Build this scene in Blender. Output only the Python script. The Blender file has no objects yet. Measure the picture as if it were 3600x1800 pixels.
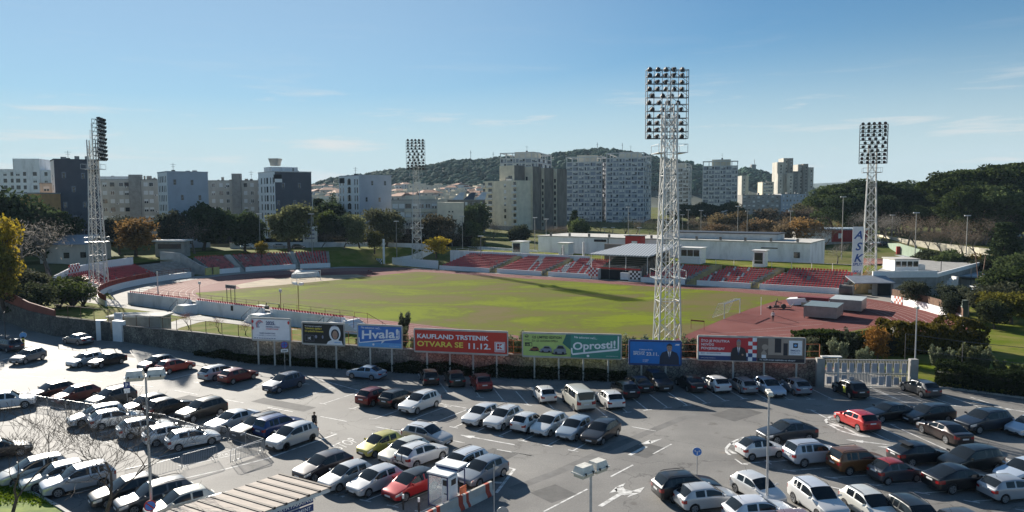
import bpy,bmesh,math,random
import numpy as np
from mathutils import Vector,Matrix,noise
R=math.radians
scene=bpy.context.scene
COL=scene.collection
rnd=random.Random(7)

# ------------------------------------------------------------------ camera
F,PITCH,ROLL,CAMH=2600.0,R(4.43),R(0.3),19.6     # focal length in photo pixels (photo 3600 x 1800)
cam_d=bpy.data.cameras.new('camera');cam=bpy.data.objects.new('camera',cam_d);COL.objects.link(cam)
cam_d.sensor_width=36.0;cam_d.lens=26.0;cam_d.clip_start=0.5;cam_d.clip_end=12000
cam.location=(0,0,CAMH)
_fw=Vector((0,math.cos(PITCH),-math.sin(PITCH)));_up=Vector((0,math.sin(PITCH),math.cos(PITCH)));_rt=Vector((1,0,0))
_r2=_rt*math.cos(ROLL) -_up*math.sin(ROLL);_u2=_up*math.cos(ROLL) +_rt*math.sin(ROLL)
cam.rotation_euler=Matrix((_r2,_u2,-_fw)).transposed().to_euler()
scene.camera=cam

# ------------------------------------------------------------------ light
SUN_AZ,SUN_EL=R(33.0),R(21.5)          # azimuth to the left of the view axis
scene.view_settings.view_transform='Standard';scene.view_settings.look='None'
scene.view_settings.gamma=1.0;scene.view_settings.exposure=1.12
world=bpy.data.worlds.new('World');scene.world=world;world.use_nodes=True
SKY_K,SKY_G,SKY_TINT,SKY_HZ=0.030,0.43,(0.76,1.05,1.16),(2.85,3.4,3.65,1)
def build_world():
    nt=world.node_tree;N=nt.nodes;K=nt.links;N.clear()
    out=N.new('ShaderNodeOutputWorld');bg=N.new('ShaderNodeBackground');bg.inputs['Strength'].default_value=0.10
    sky=N.new('ShaderNodeTexSky');sky.sky_type='NISHITA';sky.sun_disc=False
    sky.sun_elevation=SUN_EL;sky.sun_rotation=-SUN_AZ
    sky.altitude=20;sky.air_density=1.0;sky.dust_density=0.0;sky.ozone_density=3.0
    # thin streaky clouds low over the horizon
    tc=N.new('ShaderNodeTexCoord');sep=N.new('ShaderNodeSeparateXYZ');K.new(tc.outputs['Generated'],sep.inputs[0])
    mp=N.new('ShaderNodeMapping');mp.inputs['Scale'].default_value=(5.0,5.0,62.0);mp.inputs['Location'].default_value=(3.1,0.4,0.2)
    K.new(tc.outputs['Generated'],mp.inputs['Vector'])
    nz=N.new('ShaderNodeTexNoise');nz.inputs['Scale'].default_value=1.0;nz.inputs['Detail'].default_value=6;nz.inputs['Roughness'].default_value=0.62;nz.inputs['Distortion'].default_value=0.3
    K.new(mp.outputs[0],nz.inputs['Vector'])
    cr=N.new('ShaderNodeValToRGB');cr.color_ramp.elements[0].position=0.55;cr.color_ramp.elements[1].position=0.72
    K.new(nz.outputs['Fac'],cr.inputs[0])
    band=N.new('ShaderNodeValToRGB');e=band.color_ramp.elements
    e[0].position=0.0;e[0].color=(0.15,0.15,0.15,1);e[1].position=0.24;e[1].color=(0,0,0,1)
    a=e.new(0.03);a.color=(0.8,0.8,0.8,1);b=e.new(0.11);b.color=(0.75,0.75,0.75,1);c=e.new(0.16);c.color=(0.12,0.12,0.12,1)
    K.new(sep.outputs['Z'],band.inputs[0])
    mul=N.new('ShaderNodeMath');mul.operation='MULTIPLY';K.new(cr.outputs[0],mul.inputs[0]);K.new(band.outputs[0],mul.inputs[1])
    mix=N.new('ShaderNodeMix');mix.data_type='RGBA';mix.blend_type='MIX'
    # the camera of a phone holds the glare round the sun back: roll the sky's brightness off softly and cool it a little
    bw=N.new('ShaderNodeRGBToBW');K.new(sky.outputs[0],bw.inputs[0])
    m1=N.new('ShaderNodeMath');m1.operation='MULTIPLY_ADD';m1.inputs[1].default_value=SKY_K;m1.inputs[2].default_value=1.0;K.new(bw.outputs[0],m1.inputs[0])
    m2=N.new('ShaderNodeMath');m2.operation='DIVIDE';m2.inputs[0].default_value=SKY_G;K.new(m1.outputs[0],m2.inputs[1])
    sc=N.new('ShaderNodeVectorMath');sc.operation='SCALE';K.new(sky.outputs[0],sc.inputs[0]);K.new(m2.outputs[0],sc.inputs['Scale'])
    tn=N.new('ShaderNodeVectorMath');tn.operation='MULTIPLY';tn.inputs[1].default_value=SKY_TINT;K.new(sc.outputs[0],tn.inputs[0])
    hr=N.new('ShaderNodeMapRange');hr.interpolation_type='SMOOTHERSTEP';hr.inputs['From Min'].default_value=-.02;hr.inputs['From Max'].default_value=.24;hr.inputs['To Min'].default_value=.92;hr.inputs['To Max'].default_value=0
    K.new(sep.outputs['Z'],hr.inputs['Value']);hm=N.new('ShaderNodeMix');hm.data_type='RGBA';dt=N.new('ShaderNodeVectorMath');dt.operation='DOT_PRODUCT';K.new(tc.outputs['Generated'],dt.inputs[0]);dt.inputs[1].default_value=(-math.sin(SUN_AZ) *math.cos(SUN_EL),math.cos(SUN_AZ) *math.cos(SUN_EL),math.sin(SUN_EL))
    ar=N.new('ShaderNodeMapRange');ar.interpolation_type='SMOOTHSTEP';ar.inputs['From Min'].default_value=.62;ar.inputs['From Max'].default_value=1.02;ar.inputs['To Max'].default_value=.36;K.new(dt.outputs['Value'],ar.inputs['Value'])   # whitish aureole towards the sun
    mxx=N.new('ShaderNodeMath');mxx.operation='MAXIMUM';K.new(hr.outputs[0],mxx.inputs[0]);K.new(ar.outputs[0],mxx.inputs[1]);K.new(mxx.outputs[0],hm.inputs['Factor']);K.new(tn.outputs[0],hm.inputs['A']);hm.inputs['B'].default_value=SKY_HZ   # pale air over the horizon
    K.new(mul.outputs[0],mix.inputs['Factor']);K.new(hm.outputs['Result'],mix.inputs['A']);mix.inputs['B'].default_value=(3.7,3.65,3.55,1)
    K.new(mix.outputs['Result'],bg.inputs['Color']);K.new(bg.outputs[0],out.inputs[0])
build_world()
sun_d=bpy.data.lights.new('sun','SUN');sun_d.energy=4.9;sun_d.angle=R(0.53);sun_d.color=(1.0,0.93,0.82)
sun=bpy.data.objects.new('sun',sun_d);COL.objects.link(sun)
SUNDIR=Vector((-math.sin(SUN_AZ) *math.cos(SUN_EL),math.cos(SUN_AZ) *math.cos(SUN_EL),math.sin(SUN_EL)))
sun.rotation_euler=SUNDIR.to_track_quat('Z','Y').to_euler();sun.location=(0,0,120)

# ------------------------------------------------------------------ surveying helpers: from a pixel of the photo to a place in the world
def ray(px,py):return _fw+_r2*((px -1800) /F) +_u2*((900 -py) /F)
def G(px,py,z=0.0):
    d=ray(px,py);t=(z -CAMH) /d.z;return Vector((d.x*t,d.y*t,z))
def D(px,py,y):
    d=ray(px,py);t=y/d.y;return Vector((d.x*t,y,CAMH+d.z*t))
UH,NH=Vector((.836,-.549,0)).normalized(),Vector((.549,.836,0)).normalized()    # along / across the stadium
def S(u,n,z=0.0):return UH*u+NH*n+Vector((0,0,z))
def PN(px,py,n):                          # where a pixel's ray meets the upright plane n = const of the stadium
    d=ray(px,py);t=n/d.dot(NH);p=d*t;return p.dot(UH),CAMH+p.z

# ------------------------------------------------------------------ object helpers
def tag(o,label=None,cat=None,group=None,kind=None):
    if label:o['label'] =label
    if cat:o['category'] =cat
    if group:o['group'] =group
    if kind:o['kind'] =kind
    return o
def empty(name,loc=(0,0,0),rz=0.0,label=None,cat=None,group=None):
    o=bpy.data.objects.new(name,None);COL.objects.link(o);o.location=loc;o.rotation_euler=(0,0,rz);o.empty_display_size=.3
    return tag(o,label,cat,group)
def inst(name,mesh,parent=None,loc=(0,0,0),rot=(0,0,0),scale=(1,1,1),color=None):
    o=bpy.data.objects.new(name,mesh);COL.objects.link(o)
    adopt(o,parent)
    o.location=loc;o.rotation_euler=rot;o.scale=scale
    if color:o.color=(*color,1)
    return o
KIDS={}
def kids(o):return KIDS.get(o.name,[])
def adopt(o,parent):
    if parent:o.parent=parent;KIDS.setdefault(parent.name,[]).append(o)
def copy_tree(o,parent=None):
    c=o.copy();COL.objects.link(c);adopt(c,parent)
    for ch in kids(o):copy_tree(ch,c)
    return c

class MB:
    def __init__(s):s.v=[];s.f=[];s.m=[]
    def add(s,vs,fs,mi=0):
        k=len(s.v);s.v.extend([tuple(p) for p in vs]);s.f.extend([tuple(i+k for i in f) for f in fs]);s.m.extend([mi] *len(fs));return s
    def box(s,x0,y0,z0,x1,y1,z1,mi=0):
        return s.add([(x0,y0,z0),(x1,y0,z0),(x1,y1,z0),(x0,y1,z0),(x0,y0,z1),(x1,y0,z1),(x1,y1,z1),(x0,y1,z1)],
                     [(0,3,2,1),(4,5,6,7),(0,1,5,4),(1,2,6,5),(2,3,7,6),(3,0,4,7)],mi)
    def obox(s,c,a,b,d,mi=0):          # centre and three half-axis vectors
        c,a,b,d=Vector(c),Vector(a),Vector(b),Vector(d)
        return s.add([c -a -b -d,c+a -b -d,c+a+b -d,c -a+b -d,c -a -b+d,c+a -b+d,c+a+b+d,c -a+b+d],
                     [(0,3,2,1),(4,5,6,7),(0,1,5,4),(1,2,6,5),(2,3,7,6),(3,0,4,7)],mi)
    def beam(s,p,q,w,h=None,mi=0):
        p,q=Vector(p),Vector(q);d=q -p;L=d.length
        if L<1e-6:return s
        d /= L;up=Vector((0,0,1)) if abs(d.z) <.95 else Vector((0,1,0))
        a=d.cross(up).normalized();b=a.cross(d).normalized();h=h or w
        return s.obox((p+q) /2,d*(L/2),a*(w/2),b*(h/2),mi)
    def tube(s,pts,rads,n=8,mi=0,caps=True):
        pts=[Vector(p) for p in pts];ring=[]
        for i,p in enumerate(pts):
            d=(pts[min(i+1,len(pts) -1)] -pts[max(i -1,0)])
            d=d.normalized() if d.length>1e-9 else Vector((0,0,1))
            up=Vector((1,0,0)) if abs(d.z) >.9 else Vector((0,0,1))
            a=d.cross(up).normalized();b=d.cross(a).normalized();r=rads[i] if hasattr(rads,'__len__') else rads
            ring.append([p+a*(r*math.cos(2*math.pi*k/n)) +b*(r*math.sin(2*math.pi*k/n)) for k in range(n)])
        vs=[q for rg in ring for q in rg];fs=[]
        for i in range(len(pts) -1):
            for k in range(n):fs.append((i*n+k,i*n+(k+1) % n,(i+1) *n+(k+1) % n,(i+1) *n+k))
        if caps:fs.append(tuple(range(n -1,-1,-1)));fs.append(tuple((len(pts) -1) *n+k for k in range(n)))
        return s.add(vs,fs,mi)
    def prism(s,poly,z0,z1,mi=0,top=None):     # polygon counter-clockwise
        n=len(poly);vs=[(p[0],p[1],z0) for p in poly] +[(p[0],p[1],z1) for p in poly]
        s.add(vs,[tuple(range(n -1,-1,-1))] +[(i,(i+1) % n,n+(i+1) % n,n+i) for i in range(n)],mi)
        return s.add(vs[n:],[tuple(range(n))],mi if top is None else top)
    def ribbon(s,pts,w,z,mi=0):
        pts=[Vector((p[0],p[1],0)) for p in pts];vs=[]
        for i,p in enumerate(pts):
            d=(pts[min(i+1,len(pts) -1)] -pts[max(i -1,0)]).normalized();a=Vector((-d.y,d.x,0)) *(w/2)
            vs += [(p.x+a.x,p.y+a.y,z),(p.x -a.x,p.y -a.y,z)]
        return s.add(vs,[(2*i,2*i+1,2*i+3,2*i+2) for i in range(len(pts) -1)],mi)
    def wall(s,pts,t,z0,z1,mi=0):              # upright slab along a polyline; z1 may be a list
        pts=[Vector((p[0],p[1],0)) for p in pts];n=len(pts);vs=[]
        for i,p in enumerate(pts):
            d=(pts[min(i+1,n -1)] -pts[max(i -1,0)]).normalized();a=Vector((-d.y,d.x,0)) *(t/2)
            zz=z1[i] if hasattr(z1,'__len__') else z1;zb=z0[i] if hasattr(z0,'__len__') else z0
            vs += [(p.x+a.x,p.y+a.y,zb),(p.x -a.x,p.y -a.y,zb),(p.x -a.x,p.y -a.y,zz),(p.x+a.x,p.y+a.y,zz)]
        fs=[]
        for i in range(n -1):
            k=4*i
            for j in range(4):fs.append((k+j,k+4+j,k+4+(j+1) % 4,k+(j+1) % 4))
        fs += [(0,1,2,3),(4*n -1,4*n -2,4*n -3,4*n -4)]
        return s.add(vs,fs,mi)
    def disc(s,c,nrm,r,n=16,mi=0,r2=None,th=None):
        c,nrm=Vector(c),Vector(nrm).normalized();up=Vector((0,0,1)) if abs(nrm.z) <.9 else Vector((0,1,0))
        a=up.cross(nrm).normalized();b=nrm.cross(a)
        if th:return s.tube([c,c+nrm*th],[r,r2 or r],n,mi)
        return s.add([c+a*(r*math.cos(2*math.pi*k/n)) +b*((r2 or r) *math.sin(2*math.pi*k/n)) for k in range(n)],[tuple(range(n))],mi)
    def mesh(s,name,mats,smooth=False,org=None):
        me=bpy.data.meshes.new(name)
        vs=s.v if org is None else [(p[0] -org[0],p[1] -org[1],p[2] -org[2]) for p in s.v]
        me.from_pydata(vs,[],s.f)
        for m in (mats if isinstance(mats,(list,tuple)) else [mats]):me.materials.append(m)
        if any(s.m):me.polygons.foreach_set('material_index',s.m)
        if smooth:
            me.polygons.foreach_set('use_smooth',[True] *len(s.f));me.set_sharp_from_angle(angle=R(35))
        me.update();return me
    def build(s,name,mats,parent=None,smooth=False,world=False):
        org=tuple(parent.location) if (world and parent) else None
        o=bpy.data.objects.new(name,s.mesh(name,mats,smooth,org));COL.objects.link(o)
        adopt(o,parent);return o
    def W(s,name,mats,parent,**k):return s.build(name,mats,parent,world=True,**k)   # world coordinates under a thing
def npmesh(name,V,Fq,mat,smooth=False,mi=None):      # numpy vertices (n,3) and quads/tris (m,k)
    me=bpy.data.meshes.new(name);V=np.ascontiguousarray(V,np.float32);Fq=np.ascontiguousarray(Fq,np.int32);k=Fq.shape[1]
    me.vertices.add(len(V));me.vertices.foreach_set('co',V.ravel());me.loops.add(Fq.size);me.loops.foreach_set('vertex_index',Fq.ravel())
    me.polygons.add(len(Fq));me.polygons.foreach_set('loop_start',np.arange(0,Fq.size,k,dtype=np.int32))
    try:me.polygons.foreach_set('loop_total',np.full(len(Fq),k,np.int32))
    except Exception:pass
    for m in (mat if isinstance(mat,(list,tuple)) else [mat]):me.materials.append(m)
    if mi is not None:me.polygons.foreach_set('material_index',np.ascontiguousarray(mi,np.int32))
    if smooth:me.polygons.foreach_set('use_smooth',np.ones(len(Fq),bool))
    me.update(calc_edges=True);me.validate();return me

# ------------------------------------------------------------------ materials
def _new(name):
    m=bpy.data.materials.new(name);m.use_nodes=True;nt=m.node_tree;nt.nodes.clear()
    o=nt.nodes.new('ShaderNodeOutputMaterial');b=nt.nodes.new('ShaderNodeBsdfPrincipled');nt.links.new(b.outputs[0],o.inputs[0]);return m,nt,b,o
def mat(name,col,rough=.8,var=.18,scale=1.5,metal=0.0,col2=None,bump=0.0,spec=None,coat=0.0,stretch=None,detail=6,lo=.35,hi=.7):
    m,nt,b,o=_new(name);N,K=nt.nodes,nt.links
    b.inputs['Roughness'].default_value=rough;b.inputs['Metallic'].default_value=metal
    if spec is not None:b.inputs['Specular IOR Level'].default_value=spec
    if coat:b.inputs['Coat Weight'].default_value=coat;b.inputs['Coat Roughness'].default_value=.05
    if var <= 0 and col2 is None:b.inputs['Base Color'].default_value=(*col,1);return m
    tc=N.new('ShaderNodeTexCoord');nz=N.new('ShaderNodeTexNoise');nz.inputs['Scale'].default_value=scale;nz.inputs['Detail'].default_value=detail;nz.inputs['Roughness'].default_value=.6
    if stretch:
        mp=N.new('ShaderNodeMapping');mp.inputs['Scale'].default_value=stretch;K.new(tc.outputs['Object'],mp.inputs[0]);K.new(mp.outputs[0],nz.inputs['Vector'])
    else:K.new(tc.outputs['Object'],nz.inputs['Vector'])
    cr=N.new('ShaderNodeValToRGB');e=cr.color_ramp.elements;e[0].position=lo;e[1].position=hi
    c2=col2 or tuple(min(1,c*(1+var)) for c in col);c1=col if col2 else tuple(c*(1 -var) for c in col)
    e[0].color=(*c1,1);e[1].color=(*c2,1);K.new(nz.outputs['Fac'],cr.inputs[0]);K.new(cr.outputs[0],b.inputs['Base Color'])
    if bump:
        bp=N.new('ShaderNodeBump');bp.inputs['Strength'].default_value=bump;bp.inputs['Distance'].default_value=.05;K.new(nz.outputs['Fac'],bp.inputs['Height']);K.new(bp.outputs[0],b.inputs['Normal'])
    return m
def objmat(name,rough=.4,metal=0.0,coat=0.0,trans=0.0,island=0.0,spec=None):
    """colour comes from the object's own colour, so copies can share mesh data"""
    m,nt,b,o=_new(name);N,K=nt.nodes,nt.links
    oi=N.new('ShaderNodeObjectInfo');src=oi.outputs['Color']
    if island:
        ge=N.new('ShaderNodeNewGeometry');mr=N.new('ShaderNodeMapRange');mr.inputs['To Min'].default_value=1 -island;mr.inputs['To Max'].default_value=1+island
        K.new(ge.outputs['Random Per Island'],mr.inputs['Value']);mx=N.new('ShaderNodeVectorMath');mx.operation='SCALE'
        K.new(src,mx.inputs[0]);K.new(mr.outputs[0],mx.inputs['Scale']);src=mx.outputs[0]
    K.new(src,b.inputs['Base Color']);b.inputs['Roughness'].default_value=rough;b.inputs['Metallic'].default_value=metal
    if spec is not None:b.inputs['Specular IOR Level'].default_value=spec
    if coat:b.inputs['Coat Weight'].default_value=coat;b.inputs['Coat Roughness'].default_value=.04
    if trans:
        t=N.new('ShaderNodeBsdfTranslucent');K.new(src,t.inputs[0]);mx=N.new('ShaderNodeMixShader');mx.inputs[0].default_value=trans
        K.new(b.outputs[0],mx.inputs[1]);K.new(t.outputs[0],mx.inputs[2]);K.new(mx.outputs[0],o.inputs[0])
    return m
M={}
M['white'] =mat('white_paint',(.62,.61,.58),.75,.14,.6)
M['white_clean'] =mat('white_clean',(.80,.80,.79),.5,.05,2)
M['white_wall'] =mat('weathered_white_wall',(.56,.56,.55),.9,0,.45,col2=(.80,.80,.80),stretch=(1,1,.35),detail=8,lo=.3,hi=.52)
M['cream'] =mat('cream_render',(.66,.60,.47),.9,.14,.35)
M['beige'] =mat('beige_concrete',(.47,.44,.385),.9,.2,.3,stretch=(1,1,.4))
M['conc'] =mat('concrete',(.30,.29,.27),.9,.22,.8)
M['conc_light'] =mat('pale_concrete',(.48,.46,.42),.9,.2,.6)
M['conc_dark'] =mat('dark_concrete',(.19,.17,.15),.92,.3,.5,stretch=(1,1,.3))
M['slate'] =mat('slate_grey_cladding',(.075,.083,.105),.7,.12,.3)
M['bluegrey'] =mat('blue_grey_render',(.37,.41,.47),.85,.1,.25)
M['panel'] =mat('grey_panel',(.28,.31,.37),.85,.12,.4)
M['frame'] =mat('pale_concrete_frame',(.58,.58,.57),.85,.12,.5)
M['orange'] =mat('orange_render',(.52,.29,.12),.9,.15,.5)
M['glass'] =mat('dark_window_glass',(.018,.022,.028),.08,.3,.7,spec=.6)
M['shutter'] =mat('white_roller_shutter',(.66,.66,.64),.6,.08,3)
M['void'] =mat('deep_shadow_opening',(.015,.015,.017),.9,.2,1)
M['red'] =mat('red_paint',(.42,.022,.018),.6,.15,1.2)
M['red_rail'] =mat('rusty_red_rail',(.20,.035,.025),.7,.3,2)
M['rust'] =mat('rusty_iron',(.12,.06,.04),.8,.3,3)
M['yellow_paint'] =mat('yellow_paint',(.52,.46,.16),.7,.15,1.5)
M['black'] =mat('black_plastic',(.018,.018,.02),.5,.2,3)
M['darkmetal'] =mat('dark_metal',(.05,.05,.055),.5,.2,3,metal=.4)
M['steel'] =mat('galvanised_steel',(.42,.43,.44),.45,.12,4,metal=.6)
M['tower'] =mat('tower_white_paint',(.54,.535,.51),.55,.14,1.2)
M['roofgrey'] =mat('grey_roof_sheet',(.30,.32,.35),.6,.15,.8)
M['tile'] =mat('terracotta_tile',(.34,.16,.09),.85,.25,.6)
M['bark'] =mat('bark',(.085,.066,.052),.95,.3,4)
M['bark_pale'] =mat('pale_bark',(.16,.135,.11),.95,.3,4)
M['dirt'] =mat('bare_earth',(.20,.155,.105),.95,.25,.5)
M['stair'] =mat('ochre_steps',(.42,.33,.17),.9,.2,1)
M['leaf'] =objmat('foliage',.9,trans=.35,island=.40,spec=.06)
M['needle'] =objmat('pine_foliage',.95,trans=.22,island=.40,spec=.04)
M['cloth'] =objmat('cloth',.9,spec=.2)
M['skin'] =mat('skin',(.42,.25,.18),.6,.08,8)
M['hair'] =mat('hair',(.05,.035,.025),.7,.2,20)
# ================================================================== SETTING: terrain, car park, stadium grounds
def sstep(a,b,x):t=max(0,min(1,(x -a) /(b -a)));return t*t*(3 -2*t)
def terrain(x,y):
    u,n=x*UH.x+y*UH.y,x*NH.x+y*NH.y
    z=-0.06
    left=1 -sstep(-150,-95,u)                                    # street level rises behind the left bend
    z += 4.2*left*sstep(168,186,n) +1.6*(1 -left) *sstep(200,240,n)
    z += 4.0*sstep(-180,-196,u) *(1 -sstep(150,185,n)) if u<-180 else 0
    z += 3.5*sstep(300,480,y)
    z += 5*math.exp(-((x -150) /50) ** 2 -((y -265) /35) ** 2)
    hx,hy=x -205,y -285                                          # wooded rise on the right
    z += 17*math.exp(-((hx/62) ** 2+(hy/85) ** 2)) *sstep(18,40,u)
    z += .25*noise.noise(Vector((x*.03,y*.03,0))) *sstep(175,210,n)
    return z
def build_ground():
    xs=np.concatenate([np.arange(-1500,-320,60),np.arange(-320,320,5.0),np.arange(320,1501,60)])
    ys=np.concatenate([np.arange(8,440,5.0),np.arange(440,700,20),np.arange(700,5200,250)])
    V=np.array([(x,y,terrain(x,y)) for y in ys for x in xs]);nx=len(xs)
    Fq=np.array([(j*nx+i,j*nx+i+1,(j+1) *nx+i+1,(j+1) *nx+i) for j in range(len(ys) -1) for i in range(nx -1)])
    m=mat('dry_grass_ground',(.080,.100,.022),.95,0,.08,col2=(.165,.150,.066),detail=10,lo=.40,hi=.64,spec=.04)
    o=inst('ground',npmesh('ground',V,Fq,m,True));tag(o,kind='structure')
build_ground()

# retaining wall line along the car park (from the left edge of the photo to the gate)
WALLPX=[(-160,1090),(0,1121),(105,1160),(196,1181),(341,1194),(395,1198)]
WALL_L=[G(*p) for p in WALLPX]
WALL_R=[G(437,1200),G(700,1243),G(900,1272),G(1389,1300),G(1750,1318),G(2200,1333),G(2600,1346),G(2880,1357)]
GATE_L,GATE_R=G(2884,1360),G(3195,1364)
BANK=[G(3195,1364),G(3320,1366),G(3450,1382),G(3600,1402),G(3800,1430),G(4000,1460)]
def asphalt():
    m,nt,b,o=_new('asphalt');N,K=nt.nodes,nt.links
    tc=N.new('ShaderNodeTexCoord')
    def nz(sc,det,rg=.6,dist=0):
        n=N.new('ShaderNodeTexNoise');n.inputs['Scale'].default_value=sc;n.inputs['Detail'].default_value=det;n.inputs['Roughness'].default_value=rg;n.inputs['Distortion'].default_value=dist
        K.new(tc.outputs['Object'],n.inputs['Vector']);return n
    big,fine=nz(.09,7),nz(9,4)
    cr=N.new('ShaderNodeValToRGB');e=cr.color_ramp.elements;e[0].position=.36;e[0].color=(.150,.144,.136,1);e[1].position=.68;e[1].color=(.275,.262,.242,1)
    K.new(big.outputs['Fac'],cr.inputs[0])
    mr=N.new('ShaderNodeMapRange');mr.inputs['From Min'].default_value=.3;mr.inputs['From Max'].default_value=.7;mr.inputs['To Min'].default_value=.82;mr.inputs['To Max'].default_value=1.16
    K.new(fine.outputs['Fac'],mr.inputs['Value'])
    sc=N.new('ShaderNodeVectorMath');sc.operation='SCALE';K.new(cr.outputs[0],sc.inputs[0]);K.new(mr.outputs[0],sc.inputs['Scale'])
    # cracks and oil stains
    vo=N.new('ShaderNodeTexVoronoi');vo.feature='DISTANCE_TO_EDGE';vo.inputs['Scale'].default_value=.085
    dist=nz(.35,5);vm=N.new('ShaderNodeVectorMath');vm.operation='MULTIPLY_ADD';vm.inputs[1].default_value=(5,5,0);K.new(dist.outputs['Color'],vm.inputs[0]);K.new(tc.outputs['Object'],vm.inputs[2]);K.new(vm.outputs[0],vo.inputs['Vector'])
    c2=N.new('ShaderNodeValToRGB');f=c2.color_ramp.elements;f[0].position=.0;f[0].color=(.55,.55,.55,1);f[1].position=.006;f[1].color=(1,1,1,1);K.new(vo.outputs['Distance'],c2.inputs[0])
    st=nz(.55,3,.5);c3=N.new('ShaderNodeValToRGB');g=c3.color_ramp.elements;g[0].position=.27;g[0].color=(.62,.60,.58,1);g[1].position=.36;g[1].color=(1,1,1,1);K.new(st.outputs['Fac'],c3.inputs[0])
    def mulc(a,c):
        x=N.new('ShaderNodeMix');x.data_type='RGBA';x.blend_type='MULTIPLY';x.inputs['Factor'].default_value=1;K.new(a,x.inputs['A']);K.new(c,x.inputs['B']);return x.outputs['Result']
    K.new(mulc(mulc(sc.outputs[0],c2.outputs[0]),c3.outputs[0]),b.inputs['Base Color'])
    b.inputs['Roughness'].default_value=.78;b.inputs['Specular IOR Level'].default_value=.35
    bp=N.new('ShaderNodeBump');bp.inputs['Strength'].default_value=.25;bp.inputs['Distance'].default_value=.02;K.new(fine.outputs['Fac'],bp.inputs['Height']);K.new(bp.outputs[0],b.inputs['Normal'])
    return m
M['asphalt'] =asphalt()
M['line'] =mat('worn_road_paint',(.33,.32,.30),.8,0,1.9,col2=(.70,.69,.66),lo=.36,hi=.55,detail=8)
_pk=MB();_poly=[(-170,14),(150,14)] +[(p.x,p.y+.1) for p in BANK[::-1]] +[(GATE_L.x,GATE_L.y+.1)] +[(p.x,p.y+.1) for p in WALL_R[::-1]] +[(p.x,p.y+.1) for p in WALL_L[::-1]] +[(-170,160)]
_pk.add([(x,y,.004) for x,y in _poly],[tuple(range(len(_poly)))])
tag(_pk.build('car_park_asphalt',M['asphalt']),kind='structure')
# planted verge and kerb in the lower left corner
_vg=[G(-60,1640),G(30,1715),G(120,1745),G(205,1790),G(300,1850),G(300,1990),G(-200,1990),G(-200,1640)]
_m=MB();_m.prism([(p.x,p.y) for p in _vg][::-1],.0,.16);tag(_m.build('verge',mat('mossy_verge',(.10,.16,.012),.95,0,.9,col2=(.20,.26,.03),bump=.6,lo=.4,hi=.6)),kind='structure')
_m=MB();_m.wall([(p.x,p.y) for p in _vg[:5]],.22,0,.24);tag(_m.build('verge_kerb',M['conc_light']),kind='structure')

# painted markings, laid on the asphalt from where they lie on the ground
MK=MB()
def line(pts,w=.12,z=.010):MK.ribbon([G(*p) for p in pts],w,z)
def z4(bx,by,s,pts):return [(bx+a/s,by+b/s) for a,b in pts]
s4,s2=4.294,2.8622
def stall_row(p0,p1,n,ang,L=5.0,tee=.9,w=.12,both=True):
    """n stall lines whose near ends run from pixel p0 to p1"""
    a,b=G(*p0),G(*p1);d=Vector((math.cos(R(ang)),math.sin(R(ang)),0));t=(b -a).normalized()
    for i in range(n):
        q=a.lerp(b,i/max(1,n -1));MK.ribbon([q,q+d*L],w,.010)
        MK.ribbon([q -t*(tee/2),q+t*(tee/2)],w,.0125)
        if both:MK.ribbon([q+d*L -t*(tee/2),q+d*L+t*(tee/2)],w,.0125)
stall_row((20,1305),(131,1297),2,76)
stall_row((190,1299),(690,1347),6,61)
stall_row((690,1344),(1238,1437),7,59)
stall_row((1315,1473),(1450,1471),1,56);stall_row((1449,1474),(2015,1585),8,56)
stall_row((1486,1338),(1575,1383),2,106,5.6,both=False);stall_row((1688,1397),(2140,1470),6,103,5.2,both=False)
stall_row((2205,1450),(2615,1402),7,100,4.8,both=False);stall_row((2700,1406),(3150,1400),7,97,4.2,both=False)
stall_row((3185,1415),(3545,1440),5,101,4.4,both=False)
stall_row((3025,1530),(3600,1640),6,99,7.4)
stall_row((2775,1655),(3600,1795),6,10,4.2)
stall_row((2640,1590),(2700,1625),2,12,4.2)
stall_row((1192,1742),(1480,1800),4,50,5.0)
stall_row((1045,1690),(1192,1742),2,50,5.0,both=False)
stall_row((640,1640),(300,1530),5,40,4.6,both=False)
line(z4(0,1180,s4,[(0,380),(120,340)]));line(z4(0,1180,s4,[(680,340),(1040,355)]));line(z4(0,1180,s4,[(0,480),(130,430)]))
for seg in ([(0,540),(530,560)],[(340,605),(755,635)],[(1150,655),(1545,695)],[(0,655),(125,668)]):line(z4(0,1180,s4,seg),.13)
for seg in ([(20,435),(375,470)],[(705,525),(1050,588)],[(1380,648),(1745,715)]):line(z4(450,1250,s4,seg),.13)
for seg in ([(170,780),(560,850)],[(975,920),(1370,995)],[(1800,1075),(2147,1140)],[(900,1120),(965,1135)],[(700,295),(1620,545)]):line(z4(900,1250,s4,seg),.13)
for seg in ([(820,210),(1010,250)],[(1490,345),(2020,440)],[(0,60),(50,72)]):line(z4(1400,1500,s4,seg),.13)
for seg in ([(0,685),(200,722)],[(1420,705),(1605,605)],[(995,932),(1218,815)],[(320,1285),(760,1058)],[(1205,430),(1450,475)]):line(z4(1800,1350,s2,seg),.14)
line(z4(450,1500,s4,[(640,830),(1500,635),(2147,470)]),.16);line(z4(450,1500,s4,[(1350,410),(1640,340),(1800,300)]),.14)
line(z4(900,1500,s4,[(200,470),(1220,110),(1130,95)]),.22);line(z4(1400,1500,s4,[(1480,1000),(1755,640),(1655,620)]),.22)
line(z4(1400,1500,s4,[(1440,840),(1560,850)]),.3);line(z4(1400,1250,s4,[(600,720),(1040,795)]));line(z4(1850,1500,s4,[(1460,950),(1590,970),(1480,1035)]))
line(z4(2700,1500,s4,[(0,520),(260,505)]));line(z4(3100,1280,s4,[(1370,560),(1540,610),(2147,720)]),.2)
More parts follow.
